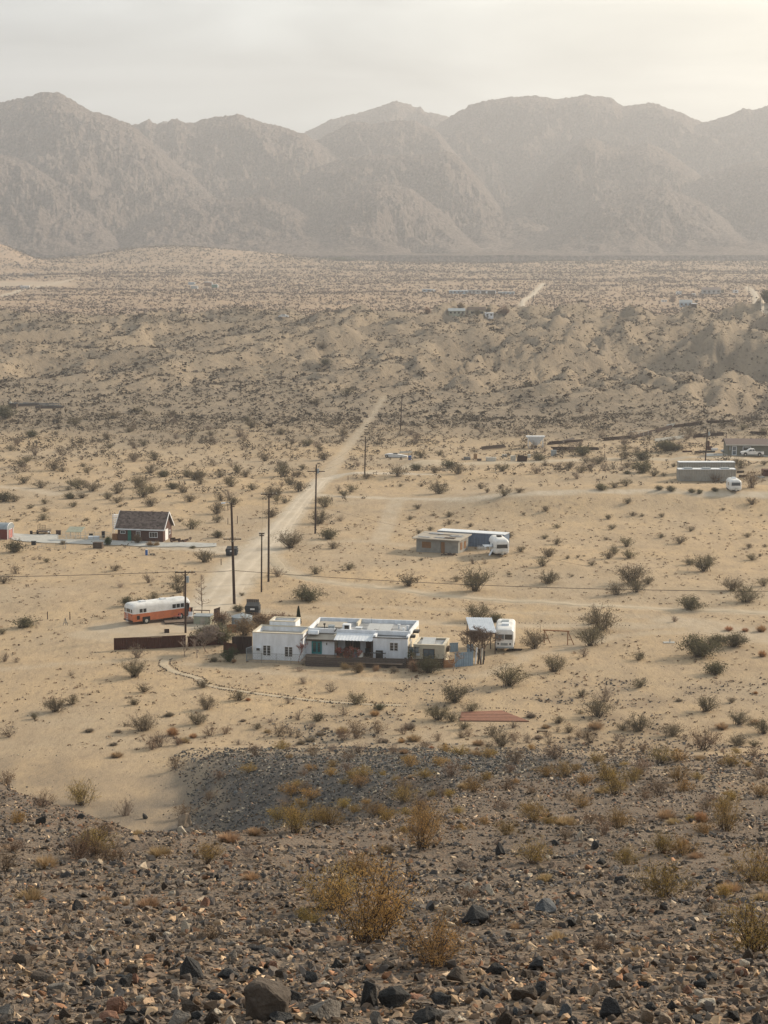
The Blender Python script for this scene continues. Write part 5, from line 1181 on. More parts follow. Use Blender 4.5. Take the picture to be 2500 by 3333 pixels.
# tall sparse tree behind the bus fence
g = G(657, 2006); t = thing('sparse_tree', 'tall sparse half-dead tree with brown leaf clusters behind the fence', 'tree', (g.x, g.y, g.z))
MB().tube([(0, 0, -.2), (.05, 0, 1.6), (-.03, 0, 3.4), (.02, 0, 5.5)], .09, 8, .03).build('trunk', 'bark', t)
rg = random.Random(3); b = MB(); tips = []
for i in range(34):
    z = 1.3 + 4.0 * (i / 34); a = rg.uniform(0, 6.283); l = (1.7 - .25 * z) * rg.uniform(.5, 1.1); p1 = Vector((0, 0, z)); p2 = p1 + Vector((math.cos(a) * l * .6, math.sin(a) * l * .6, .12)); p3 = p1 + Vector((math.cos(a) * l, math.sin(a) * l, .35))
    b.tube([p1, p2, p3], .022, 4, .01, cap=False); tips.append(np.array([list(p1), list(p2), list(p3)]))
b.build('branches', 'bark', t)
rn = np.random.default_rng(3); P = along(tips, 520, rn, .5, .10); V, F = leaves_np(P, .10, rn, .6); link('foliage', np_mesh('foliage', V, F, [MT['leaf_brown']]), t)
# bushy shrubs round the houses
def shrub(label, px, py, wpx, kd, seed, tall=1.0, nm='shrub', mats=None, n=2200, ls=.045):
    g = G(px, py); wm = wpx / ppm(g); o = thing(nm, label, 'shrub', (g.x, g.y, g.z - .05), seed)
    bp = bush_parts(900 + seed, 40, .72, .46, n, ls, .18, .06, 5, .18, .007); m1, m2 = mats or ('stem', kd)
    link('stems', np_mesh('stems', bp[0], bp[1], [MT[m1]]), o); link('foliage', np_mesh('foliage', bp[2], bp[3], [MT[m2]]), o); o.scale = (wm, wm * .8, wm * tall); return o
shrub('broad olive-green shrub behind the grey bare tree', 665, 2098, 95, 'leaf_green', 1, .8); shrub('tall green shrub left of the rusty fence', 725, 2097, 90, 'leaf_green', 2, .95)
shrub('brown brush mass in front of the round water tank', 800, 2068, 95, 'leaf_brown', 3, .75); shrub('brown brush left of the round water tank', 722, 2035, 75, 'leaf_brown', 4, .7)
shrub('long brown brush hedge left of the dark cypress', 905, 2028, 95, 'leaf_brown', 5, .45); shrub('brown brush behind the roof of the house block', 850, 2032, 80, 'leaf_brown', 6, .5); shrub('brown brush touching the dark cypress', 945, 2024, 60, 'leaf_brown', 7, .5)
shrub('spiky green shrub in front of the short rusty fence', 745, 2152, 72, 'leaf_shrub', 8, .75); shrub('small dark round shrub at the foot of the green shrub', 697, 2154, 30, 'leaf_green', 9, .7)
shrub('broad olive shrub below the beige annex', 1395, 2190, 95, 'leaf_green', 10, .75); shrub('dense olive shrub between porch fence and annex', 1345, 2186, 60, 'leaf_brown', 11, .8)
shrub('straw-coloured tumbleweed under the porch fence', 1122, 2178, 36, 'straw', 12, .8, nm='tumbleweed', mats=('straw', 'straw')); shrub('brown tumbleweed beside the straw tumbleweed', 1165, 2190, 50, 'leaf_brown', 13, .8, nm='tumbleweed'); shrub('pale tumbleweed under the right end of the porch fence', 1225, 2183, 34, 'straw', 14, .7, nm='tumbleweed', mats=('straw', 'straw')); shrub('pale flat tumbleweed below the terrace corner', 1282, 2186, 34, 'leaf_grey', 15, .6, nm='tumbleweed')
shrub('orange tuft beside the green shrub', 762, 2156, 16, 'straw_orange', 16, 1, nm='tumbleweed', mats=('straw_orange', 'straw_orange'))
g = G(972, 2034); t = thing('cypress_tree', 'narrow dark cypress behind the white house', 'tree', (g.x, g.y, g.z)); rn = np.random.default_rng(9)
zz = rn.uniform(0, 1, 2600) ** .8; rr = .36 * (1 - zz) ** .7 * rn.uniform(.6, 1, 2600) + .02; aa = rn.uniform(0, 6.283, 2600); V, F = leaves_np(np.stack([rr * np.cos(aa), rr * np.sin(aa), .15 + zz * 2.3], 1), .13, rn, .6)
link('crown', np_mesh('crown', V, F, [MT['cypress']]), t); MB().cyl(0, 0, -.2, 1.0, .06, 6).build('trunk', 'bark', t)

# ------------------------------------------------------------------ bus
g = G(434, 2036); B = thing('old_bus', 'old bus painted white above and orange below with a rear ladder', 'bus', (g.x, g.y, g.z), R(36))
Lb, Wb = 8.4, 2.4
def bus_prof(z0, z1, r, inset=0):
    P = [(0 + inset, z0), (0 + inset, z1 - r)] + [(r - r * math.cos(R(a)), z1 - r + r * math.sin(R(a))) for a in (20, 45, 70, 90)]
    P += [(Wb - r + r * math.sin(R(a)), z1 - r + r * math.cos(R(a))) for a in (0, 20, 45, 70)] + [(Wb - inset, z1 - r), (Wb - inset, z0)]
    return P
lo = [(0, .42), (0, 1.42), (Wb, 1.42), (Wb, .42)]
MB().loft([[(x, .03 if e else 0, z) if y == 0 else (x, Wb - (.03 if e else 0), z) for y, z in lo] for x, e in ((0, 1), (.12, 0), (Lb - .12, 0), (Lb, 1))]).build('lower_body', 'orange_paint', B)
up = bus_prof(1.42, 2.72, .55)
MB().loft([[(x, Wb / 2 + (y - Wb / 2) * s, 1.42 + (z - 1.42) * s2) for y, z in up] for x, s, s2 in ((-.02, .93, .72), (.06, .985, .90), (.3, 1, .985), (.7, 1, 1), (Lb - .7, 1, 1), (Lb - .2, .99, .96), (Lb, .93, .78))]).build('upper_body', 'bus_white', B, smooth=True)
for x in (.95, 1.5): MB().box(x, -.03, 1.55, x + .42, -.004, 2.02).build('window', 'glass', B)
for x in (5.75, 6.35, 6.95, 7.55): MB().box(x, -.03, 1.60, x + .48, -.004, 2.10).build('window', 'glass', B)
for y, w in ((.2, .3), (.72, .95), (1.95, .26)): MB().box(-.055, y, 1.58, -.025, y + w, 2.02).build('rear_window', 'glass', B)
MB().box(.55, -.02, .68, .95, -.003, 1.18).build('vent_grille', 'black_metal', B); MB().box(-.03, .3, 1.16, -.003, .55, 1.26).build('tail_light', 'rust', B); MB().box(-.03, 1.85, 1.16, -.003, 2.1, 1.26).build('tail_light', 'rust', B)
MB().box(-.12, .05, .40, -.003, Wb - .05, .56).build('bumper', 'rust_dark', B)
b = MB(); b.bar((-.16, 1.15, .3), (-.16, 1.15, 1.5), .04); b.bar((-.16, 1.6, .3), (-.16, 1.6, 1.5), .04)
for z in (.4, .7, 1.0, 1.3): b.bar((-.16, 1.15, z), (-.16, 1.6, z), .03)
b.build('ladder', 'white_metal', B)
for x in (1.9, 6.9): wheel(B, (x, .08, .42), (0, -1, 0), .44, .26); wheel(B, (x, Wb - .08, .42), (0, 1, 0), .44, .26)
MB().box(1.35, -.035, .42, 2.45, -.004, .95).build('wheel_arch', 'black_metal', B)
for x in (1.6, 4.6): MB().box(x, .8, 2.70, x + .7, 1.5, 2.86).build('roof_vent', 'white_paint', B)
MB().box(7.7, -.04, .5, 8.25, -.004, 2.0).build('door', 'rust', B); MB().box(7.8, -.055, 1.3, 8.15, -.042, 1.85).build('door_window', 'glass', B)
g = G(560, 2032); t = thing('wooden_deck', 'low tan wooden deck beside the bus door', 'deck', (g.x, g.y, g.z), R(12))
for i in range(10): MB().box(-.9, i * .3, .22, 2.9, i * .3 + .27, .27).build('board', 'deck_grey', t)
MB().box(-.85, .02, -.2, 2.85, 2.9, .2).build('frame', 'brown_wood', t); MB().box(.3, -.5, -.1, 1.5, -.05, .1).build('step', 'deck_grey', t)
def gthing(nm, label, cat, px, py, rot=0, dz=0): g = G(px, py); return thing(nm, label, cat, (g.x, g.y, g.z + dz), R(rot))
t = gthing('bench', 'red bench on the deck by the bus', 'bench', 574, 2021, 8, .27); MB().box(-.6, -.2, .35, .6, .2, .42).build('seat', 'pink_seat', t); MB().box(-.6, .2, .42, .6, .26, .8).build('backrest', 'pink_seat', t)
for x in (-.5, .5): MB().box(x - .04, -.15, 0, x + .04, .15, .35).build('leg', 'black_metal', t)
t = gthing('chair', 'white plastic chair right of the bus deck', 'chair', 619, 2018, -10, .1); MB().box(-.28, -.25, .4, .28, .25, .46).build('seat', 'white_paint', t); MB().box(-.28, .22, .46, .28, .27, .95).build('backrest', 'white_paint', t)
for x in (-.24, .24):
    for y in (-.2, .2): MB().box(x - .02, y - .02, 0, x + .02, y + .02, .4).build('leg', 'white_paint', t)
t = gthing('fire_pit', 'small dark square fire pit on the sand before the bus', 'fire pit', 543, 2059, 10)
for a in ((-.3, -.25, .3, -.2), (-.3, .2, .3, .25), (-.3, -.2, -.25, .2), (.25, -.2, .3, .2)): MB().box(a[0], a[1], 0, a[2], a[3], .42).build('side', 'rust_dark', t)
t = gthing('pale_green_shed', 'pale green low shed behind the bare tree', 'shed', 630, 2030, -8)
MB().box(0, 0, -.2, 2.2, 1.8, .95).build('wall', 'pale_green', t); MB().box(-.06, -.06, .95, 2.26, 1.86, 1.03).build('roof', 'galvanized', t); MB().box(.9, -.03, 0, 1.5, -.003, .85).build('door', 'roof_tan', t)
t = gthing('metal_rack', 'dark metal rack standing behind the pale green shed', 'rack', 630, 2012, -6)
for x in (0, 1.05, 2.1): MB().box(x, 0, -.1, x + .05, .05, 1.05).build('post', 'rust_dark', t)
for z in (.55, 1.0): MB().box(0, 0, z, 2.15, .4, z + .05).build('rail', 'rust_dark', t)
sheet_fence('steel_fence', 'dark steel panel standing right of the bus front', (592, 2006), (628, 2006), 1.15, 2, 'rust_dark'); sheet_fence('steel_fence', 'dark rusty panel between the sparse tree and the tank', (697, 2019), (718, 2012), 1.45, 1, 'rust_dark')
t = gthing('timber_hoarding', 'bright orange-brown timber panel behind the green shrub', 'panel', 738, 2058, -14)
for i in range(5): MB().box(i * .26, 0, 0, i * .26 + .24, .04, .95 + .03 * i).build('board', 'orange_wood', t)
t = gthing('water_tank', 'round galvanized water tank with a shallow cone roof', 'tank', 788, 2034)
MB().cyl(0, 0, -.1, 1.15, 1.34, 40).build('wall', 'galvanized', t, smooth=True); MB().cyl(0, 0, 1.15, 1.52, 1.40, 40, .12).build('roof', 'galvanized', t, smooth=True); MB().cyl(0, 0, 1.52, 1.6, .14, 12).build('hatch', 'galvanized', t)
for z in (.3, .7): MB().cyl(0, 0, z, z + .03, 1.355, 40).build('hoop', 'galvanized', t)
def dumpster(label, px, py, rot, w=1.75, d=1.5, h=1.2, mat='dark_blue_bin', placard=True):
    t = gthing('dumpster', label, 'dumpster', px, py, rot)
    MB().loft([[(0, 0, .1), (w, 0, .1), (w, d, .1), (0, d, .1)], [(-.06, -.1, h), (w + .06, -.1, h), (w + .06, d, h), (-.06, d, h)]]).build('bin', mat, t)
    for x0 in (0, w / 2 + .01): MB().add([(x0, -.16, h), (x0 + w / 2 - .01, -.16, h), (x0 + w / 2 - .01, d, h + .22), (x0, d, h + .22), (x0, -.16, h + .04), (x0 + w / 2 - .01, -.16, h + .04), (x0 + w / 2 - .01, d, h + .26), (x0, d, h + .26)], [(0, 3, 2, 1), (4, 5, 6, 7), (0, 1, 5, 4), (1, 2, 6, 5), (2, 3, 7, 6), (3, 0, 4, 7)]).build('lid', 'black_plastic', t)
    MB().box(-.16, .3, .7, -.06, .9, .85).build('lift_pocket', mat, t); MB().box(w + .06, .3, .7, w + .16, .9, .85).build('lift_pocket', mat, t)
    for z in (.35, .6): MB().box(0, -.11, z, w, -.04, z + .05).build('rib', mat, t)
    if placard: MB().box(w * .38, -.14, .72, w * .72, -.115, .95).build('placard', 'white_paint', t)
    return t
dumpster('black dumpster with a white placard beside the water tank', 799, 2002, -6); dumpster('black dumpster standing alone at the road junction', 736, 1810, -4, w=1.7, h=1.15)
t = gthing('timber_screen', 'brown timber screen behind the dumpster', 'screen', 803, 1992, -6); 
for i in range(7): MB().box(i * .24, 0, 0, i * .24 + .22, .05, 1.75).build('board', 'grey_wood', t)

# ------------------------------------------------------------------ motorhome, shade roof, swing frame
g = G(1641, 2123); t = thing('motorhome', 'old white motorhome facing the camera under the shade roof', 'motorhome', (g.x, g.y, g.z), R(84))
pr = rounded(2.3, .55, 2.95, .42, 5, .12)
shell(t, 'body', 'bus_white', pr, [(-.06, .93, .84, .10), (.0, .97, .92, .04), (.25, .99, .97, .01), (.7, 1, 1, 0), (5.8, 1, 1, 0), (6.0, .95, .95, .05)])
for y0, y1 in ((-.98, -.06), (.04, .98)): MB().box(-.085, y0, 1.58, -.03, y1, 2.2).build('windscreen', 'glass_light' if y0 > 0 else 'glass', t)
for y in (-.72, .72): MB().disc((-.09, y, 1.05), (1, 0, 0), .12, .06, 12).build('headlight', 'glass', t)
MB().box(-.09, -.42, .86, -.04, .42, 1.15).build('grille', 'galvanized', t); MB().box(-.16, -1.1, .5, -.02, 1.1, .66).build('bumper', 'galvanized', t)
for x in (1.0, 4.6): wheel(t, (x, -1.0, .36), (0, -1, 0), .36, .24); wheel(t, (x, 1.0, .36), (0, 1, 0), .36, .24)
MB().box(1.5, -.5, 2.93, 2.5, .4, 3.2).build('roof_cooler', 'white_metal', t); MB().box(3.4, -.4, 2.93, 4.6, .5, 3.1).build('roof_hatch', 'galvanized', t)
MB().box(2.0, 1.13, 1.5, 3.2, 1.17, 2.1).build('side_window', 'glass', t); MB().box(3.6, 1.13, .7, 4.3, 1.17, 2.3).build('door', 'white_paint', t)
t = gthing('timber_stack', 'dark planks lying under the nose of the motorhome', 'planks', 1672, 2119, -4)
for i in range(4): MB().box(-.9 + .1 * i, .2 * i, 0, .9 + .05 * i, .2 * i + .16, .12 + .03 * (i % 2)).build('plank', 'rust_dark', t)
t = gthing('shade_roof', 'tilted white sheet roof on posts beside the motorhome', 'canopy', 1530, 2128, -6)
b = MB(); n = 22
for i in range(n):
    xa, xb = 3.15 * i / n, 3.15 * (i + 1) / n; dz = .025 * (i % 2); sh = -.75
    b.add([(xa, 0, 2.62 + dz), (xb, 0, 2.62 + dz), (xb + sh, 3.4, 3.75 + dz), (xa + sh, 3.4, 3.75 + dz), (xa, 0, 2.65 + dz), (xb, 0, 2.65 + dz), (xb + sh, 3.4, 3.78 + dz), (xa + sh, 3.4, 3.78 + dz)], [(0, 3, 2, 1), (4, 5, 6, 7), (0, 1, 5, 4), (1, 2, 6, 5), (2, 3, 7, 6), (3, 0, 4, 7)])
b.build('roof_sheet', 'white_metal', t)
for x, y, h in ((.1, .1, 2.6), (3.0, .1, 2.6), (-.55, 3.3, 3.7), (2.3, 3.3, 3.7), (1.5, .1, 2.6)): MB().box(x - .06, y - .06, -.2, x + .06, y + .06, h).build('post', 'brown_wood', t)
MB().bar((.1, .1, 2.55), (3.1, .1, 2.55), .1).bar((-.6, 3.3, 3.68), (2.4, 3.3, 3.68), .1).build('beam', 'brown_wood', t)
t = gthing('swing_frame', 'empty reddish wooden swing frame on the sand', 'swing frame', 1770, 2093, -13)
MB().bar((-.15, 0, 1.62), (3.15, 0, 1.62), .13).build('beam', 'orange_wood', t)
for x, s in ((.05, 1), (2.95, 1)):
    MB().bar((x, 0, -.1), (x, 0, 1.6), .11).build('leg', 'orange_wood', t); MB().bar((x + .75, .2, -.1), (x + .02, 0, 1.6), .10).build('leg', 'orange_wood', t); MB().bar((x, -.03, .55), (x + .5, .12, .55), .07).build('brace', 'orange_wood', t)
t = gthing('well_cap', 'flat pale slab with a short pipe on the sand', 'well cap', 2178, 2092); MB().box(-.7, -.35, -.05, .7, .35, .08).build('slab', 'concrete', t); MB().cyl(.1, 0, .08, .45, .06, 8).build('pipe', 'galvanized', t)
t = gthing('timber_beam', 'short timber lying on two blocks below the plank platform', 'timber', 1765, 2386, -2); MB().box(-.55, 0, .12, .55, .14, .24).build('beam', 'brown_wood', t)
for x in (-.45, .4): MB().box(x - .08, 0, -.05, x + .08, .14, .115).build('block', 'brown_wood', t)

# plank platform and stone-edged path
c4 = [G(1502, 2320), G(1634, 2315), G(1722, 2350), G(1495, 2348)]
t = thing('plank_platform', 'reddish plank platform lying flat on the sand', 'platform', c4[3] + Vector((0, 0, .04)))
n = 17
for i in range(n):
    f0, f1 = i / n + .003, (i + 1) / n - .003; L_ = lambda a, b_, f: (a + (b_ - a) * f)
    q = [L_(c4[3], c4[0], f0), L_(c4[2], c4[1], f0), L_(c4[2], c4[1], f1), L_(c4[3], c4[0], f1)]; q = [v - c4[3] for v in q]; dz = rg_.uniform(0, .025); cc = rg_.uniform(.7, 1.25)
    o = MB().add([(v.x, v.y, v.z - .06) for v in q] + [(v.x, v.y, v.z + .05 + dz) for v in q], [(0, 3, 2, 1), (4, 5, 6, 7), (0, 1, 5, 4), (1, 2, 6, 5), (2, 3, 7, 6), (3, 0, 4, 7)]).build('plank', 'deck_red', t)
    a = o.data.attributes.new('tint', 'FLOAT_COLOR', 'POINT'); a.data.foreach_set('color', np.tile(np.array([cc, cc, cc, 1], np.float32), 8))
path = PL([(541, 2145), (534, 2163), (566, 2186), (642, 2207), (667, 2228), (752, 2245), (934, 2270), (1085, 2285), (1190, 2292), (1330, 2296)])
strip('footpath', path, [1.3, 1.3, 1.2, 1.1, 1.0, .9, .9, .8, .8, .6], 'path', .03, sub=8)
def edging(name, pts, off, step=.24, seed=1, label=None):
    X = []; Y = []; rg = random.Random(seed)
    for i in range(len(pts) - 1):
        a, b_ = pts[i], pts[i + 1]; d = Vector((b_.x - a.x, b_.y - a.y)); L = d.length; nrm = Vector((-d.y, d.x)) / L
        for k in range(int(L / step)):
            f = k * step / L; X.append(a.x + d.x * f + nrm.x * off + rg.gauss(0, .06)); Y.append(a.y + d.y * f + nrm.y * off + rg.gauss(0, .06))
    X, Y = np.array(X), np.array(Y); rn = np.random.default_rng(seed); n = len(X)
    return scatter_stones(name, X, Y, rn.uniform(.14, .34, n), np.array([(.075, .06, .05)]) * rn.uniform(.7, 1.6, (n, 1)), rn, .15)
edging('path_edging_stones', path, .62, seed=1); edging('path_edging_stones', path, -.62, seed=2)
edging('platform_edging_stones', PL([(1560, 2306), (1640, 2306), (1702, 2314), (1755, 2325), (1764, 2334), (1735, 2348)]), 0, .35, 3); edging('platform_edging_stones', PL([(1640, 2316), (1700, 2322), (1735, 2330), (1725, 2345)]), 0, .35, 4)
# tyre-made berm and wheel ruts behind the motorhome
edging('rut_clods', PL([(1500, 2031), (1650, 2027), (1800, 2029), (1950, 2034), (2070, 2037)]), 0, .5, 5)

# ------------------------------------------------------------------ brick house and its yard
g = G(384, 1761); h = thing('brick_house', 'small dark red brick house with a steep brown shingle roof', 'house', (g.x, g.y, g.z), R(-11))
L, D, E, RZ = 7.9, 4.7, 2.35, 4.75
for a in ((0, 0, L, .2), (0, D - .2, L, D)): MB().box(a[0], a[1], -.5, a[2], a[3], E).build('wall', 'brick_red', h)
for x in (0, L - .2): MB().loft([[(x_, .2, -.5), (x_, D - .2, -.5), (x_, D - .2, E), (x_, D / 2, RZ - .15), (x_, .2, E)] for x_ in (x, x + .2)]).build('gable_wall', 'brick_red', h)
nc = 15
def slope(y0, z0, y1, z1, nm):
    rf = MB().add([(-.35, y0, z0), (L + .35, y0, z0), (L + .35, y1, z1), (-.35, y1, z1), (-.35, y0, z0 + .06), (L + .35, y0, z0 + .06), (L + .35, y1, z1 + .06), (-.35, y1, z1 + .06)], [(0, 3, 2, 1), (4, 5, 6, 7), (0, 1, 5, 4), (1, 2, 6, 5), (2, 3, 7, 6), (3, 0, 4, 7)]).build('roof', 'brown_wood', h)
    rg = random.Random(4)
    for i in range(nc):
        f0, f1 = i / nc, (i + 1) / nc; ya, za, yb, zb = y0 + (y1 - y0) * f0, z0 + (z1 - z0) * f0, y0 + (y1 - y0) * f1, z0 + (z1 - z0) * f1
        b = MB(); cols = []
        x = -.38
        while x < L + .3:
            w = rg.uniform(.25, .5); x2 = min(x + w, L + .38); c = rg.uniform(.6, 1.45)
            b.add([(x, ya, za + .07), (x2 - .01, ya, za + .07), (x2 - .01, yb, zb + .07), (x, yb, zb + .07), (x, ya, za + .13), (x2 - .01, ya, za + .13), (x2 - .01, yb, zb + .075), (x, yb, zb + .075)], [(0, 3, 2, 1), (4, 5, 6, 7), (0, 1, 5, 4), (1, 2, 6, 5), (2, 3, 7, 6), (3, 0, 4, 7)]); cols += [c] * 8; x = x2
        o = b.build('shingle_course', 'shingle', rf); a = o.data.attributes.new('tint', 'FLOAT_COLOR', 'POINT'); a.data.foreach_set('color', np.array([[c, c, c, 1] for c in cols], np.float32).ravel())
slope(-.4, E - .25, D / 2, RZ, 'f'); slope(D + .4, E - .25, D / 2, RZ, 'b')
MB().box(-.4, -.45, E - .36, L + .4, -.40, E - .16).build('fascia', 'white_paint', h)
for s in (1, -1):
    y0 = -.42 if s > 0 else D + .42
    for x in (L + .36, -.42): MB().bar((x + .03, y0, E - .22), (x + .03, D / 2, RZ + .06), .06, .2).build('bargeboard', 'white_paint', h)
MB().box(1.75, -.06, .0, 2.35, -.001, 1.95).build('door', 'green_door', h)
window(h, .45, 1.3, 1.35, 1.8, 0, 'white_paint', 2, 1); window(h, 3.2, .75, 3.95, 1.8, 0, 'white_paint', 2, 1); window(h, 5.5, .75, 6.95, 1.7, 0, 'white_paint', 3, 1)
MB().box(L + .001, 1.0, 0, L + .06, 2.6, 2.0).build('door', 'white_paint', h); window_x(h, 3.1, .9, 3.9, 1.6, L, 'white_paint'); MB().cyl(1.7, 1.1, 3.4, 3.95, .05, 8).build('flue', 'black_metal', h)
t = gthing('pale_rack', 'white slatted rack behind the left end of the brick house', 'rack', 367, 1742, -8)
for x in (0, 1.15): MB().box(x, 0, 0, x + .07, .07, 3.6).box(x, .9, 0, x + .07, .97, 3.6).build('post', 'white_paint', t)
for i in range(8): MB().box(.08, 0, 1.3 + .3 * i, 1.14, .9, 1.36 + .3 * i).build('shelf', 'white_paint', t)
# driveway slab
dv = [(38, 1737), (190, 1740), (190, 1756), (365, 1760), (545, 1768), (705, 1769), (705, 1780), (470, 1780), (330, 1774), (200, 1770), (80, 1764), (36, 1757)]
W = [G(*p) for p in dv]; bm = bmesh.new(); f = bm.faces.new([bm.verts.new((p.x, p.y, 0)) for p in W]); bmesh.ops.triangulate(bm, faces=bm.faces)
for _ in range(4): bmesh.ops.subdivide_edges(bm, edges=[e for e in bm.edges if e.calc_length() > 2], cuts=1)
bmesh.ops.triangulate(bm, faces=bm.faces)
for v in bm.verts: v.co.z = gz(v.co.x, v.co.y) + .10
me = bpy.data.meshes.new('driveway'); bm.normal_update(); bm.to_mesh(me); bm.free(); me.materials.append(MT['concrete']); tag(link('concrete_driveway', me), kind='structure')
# red shed
g = G(24, 1757); t = thing('red_shed', 'dark red shed with a rounded blue-grey roof and white-framed doors', 'shed', (g.x, g.y, g.z), R(-12))
MB().box(-4.2, 0, -.2, 0, 2.6, 1.75).build('wall', 'shed_red', t)
arc = [(2.6 * (.5 - .5 * math.cos(R(a))) * 1.06 - .08, 1.75 + .95 * math.sin(R(a)) ** .8) for a in range(0, 181, 20)]
MB().loft([[(x, y, z) for y, z in arc] for x in (-4.3, .06)]).build('roof', 'galvanized', t, smooth=True)
b = MB(); b.box(.001, 0, 0, .05, .12, 1.75); b.box(.001, 2.48, 0, .05, 2.6, 1.75); b.box(.001, .55, 0, .05, .65, 1.7); b.box(.001, 1.95, 0, .05, 2.05, 1.7); b.box(.001, 1.27, 0, .05, 1.33, 1.7); b.box(.001, .66, 1.62, .05, 1.94, 1.7)
b.build('door_trim', 'white_paint', t)
MB().tube([(.08, y, z) for y, z in arc], .06, 5).build('roof_trim', 'white_paint', t); MB().box(.055, .7, .2, .065, 1.2, 1.55).build('door', 'pink_seat', t); MB().box(.055, 1.4, .2, .065, 1.9, 1.55).build('door', 'pink_seat', t)
# utility trailer
t = gthing('utility_trailer', 'black utility trailer with its mesh ramp folded up', 'trailer', 118, 1741, -10)
MB().box(0, 0, .45, 1.9, 2.2, .52).build('bed', 'brown_wood', t); b = MB()
for z in (.55, .95, 1.35, 1.7): b.box(.3, -.03, z, 1.75, .0, z + .05)
for i in range(6): b.box(.3 + .28 * i, -.04, .5, .35 + .28 * i, -.031, 1.75)
b.build('ramp', 'black_metal', t); MB().box(-.05, 0, .7, 0, 2.2, .75).box(1.9, 0, .7, 1.95, 2.2, .75).box(0, 2.2, .7, 1.9, 2.25, .75).build('rail', 'black_metal', t)
wheel(t, (-.12, 1.0, .33), (-1, 0, 0), .33, .2); wheel(t, (2.05, 1.0, .33), (1, 0, 0), .33, .2); MB().bar((-.9, -.3, .4), (.1, .1, .45), .09).build('drawbar', 'black_metal', t); MB().box(-.95, -.5, .1, -.55, -.2, .75).build('toolbox', 'black_metal', t)
MB().box(1.95, .2, .45, 2.15, .6, .6).build('mudguard', 'white_metal', t)
# yard things
t = gthing('animal_pen', 'pale green roofed pen with mesh sides in the yard', 'pen', 214, 1757, -10)
MB().add([(0, 0, 1.3), (2.7, 0, 1.3), (2.7, 2.2, 1.9), (0, 2.2, 1.9), (0, 0, 1.36), (2.7, 0, 1.36), (2.7, 2.2, 1.96), (0, 2.2, 1.96)], [(0, 3, 2, 1), (4, 5, 6, 7), (0, 1, 5, 4), (1, 2, 6, 5), (2, 3, 7, 6), (3, 0, 4, 7)]).build('roof', 'pale_green', t)
b = MB()
for x in (0, .9, 1.8, 2.65): b.box(x, 0, -.1, x + .05, .05, 1.3); b.box(x, 2.1, -.1, x + .05, 2.15, 1.85)
b.box(0, 0, .6, 2.7, .04, .65); b.build('frame', 'dirty_white', t)
def rail_fence(nm, label, pts, h, mat, nr=2, step=1.2, r=.03):
    P = PL(pts); t = thing(nm, label, 'fence', tuple(P[0]))
    for i in range(len(P) - 1):
        a, b_ = P[i] - P[0], P[i + 1] - P[0]; L = (b_ - a).length; n = max(1, int(L / step))
        for k in range(n + (1 if i == len(P) - 2 else 0)): q = a + (b_ - a) * k / n; MB().box(q.x - r, q.y - r, q.z - .2, q.x + r, q.y + r, q.z + h).build('post', mat, t)
        for k in range(nr): MB().bar(a + Vector((0, 0, h * (k + 1) / nr - .03)), b_ + Vector((0, 0, h * (k + 1) / nr - .03)), r * 1.6).build('rail', mat, t)
    return t
rail_fence('rail_fence', 'low pale rail fence round the yard left of the brick house', [(188, 1757), (275, 1759), (362, 1760)], .85, 'dirty_white', 2)
rail_fence('rail_fence', 'pale rail fence at the back of the yard', [(205, 1745), (280, 1748), (362, 1751)], .9, 'dirty_white', 3)
rail_fence('wire_ring', 'low wire pen sagging on the sand left of the wood box', [(122, 1788), (150, 1778), (215, 1778), (213, 1790), (165, 1794), (122, 1788)], .55, 'wire_metal', 2, 1.4, .02)
def crate(label, nm, cat, px, py, w, d, h_, mat, rot=0):
    t = gthing(nm, label, cat, px, py, rot)
    MB().box(-w / 2, 0, -.05, w / 2, d, h_).build('body', mat, t); MB().box(-w / 2 - .04, -.04, h_ + .002, w / 2 + .04, d + .04, h_ + .06).build('lid', mat, t)
    for x in (-w / 2 + .05, w / 2 - .11): MB().box(x, -.035, 0, x + .06, -.001, h_).build('batten', mat, t)
    return t
crate('brown wooden box on the sand in front of the yard fence', 'wooden_box', 'box', 317, 1785, 1.5, 1.0, .9, 'brown_wood', -8)
crate('small black bin at the edge of the driveway', 'black_bin', 'bin', 109, 1775, .7, .6, .6, 'black_plastic'); crate('orange-brown timber box against the left wall of the brick house', 'timber_box', 'box', 374, 1758, .9, .5, 1.0, 'orange_wood', -10)
crate('dark machine box in the yard behind the rail fence', 'dark_box', 'box', 336, 1750, .5, .5, 1.0, 'black_metal'); crate('dark box in the middle of the yard', 'dark_box', 'box', 296, 1750, .6, .5, .6, 'black_metal'); crate('pale cart in the middle of the fenced yard', 'pale_box', 'box', 305, 1756, 1.8, .7, .45, 'white_metal')
crate('brown box beside the pen on the driveway', 'wooden_box', 'box', 190, 1741, .8, .5, .7, 'brown_wood')
t = gthing('blue_barrel', 'blue barrel on the open sand below the driveway', 'barrel', 477, 1807); MB().cyl(0, 0, 0, .85, .2, 14).build('body', 'blue_plastic', t); MB().cyl(0, 0, .85, .95, .14, 12).build('lid', 'white_paint', t)
t = gthing('hand_cart', 'small dark hand cart beside the blue barrel', 'cart', 489, 1807); MB().box(-.1, 0, .15, .7, .4, .22).build('deck', 'black_metal', t); MB().bar((-.05, .2, .2), (-.2, .2, .8), .05).build('handle', 'black_metal', t); wheel(t, (.1, 0, .12), (0, -1, 0), .12, .06); wheel(t, (.55, 0, .12), (0, -1, 0), .12, .06)
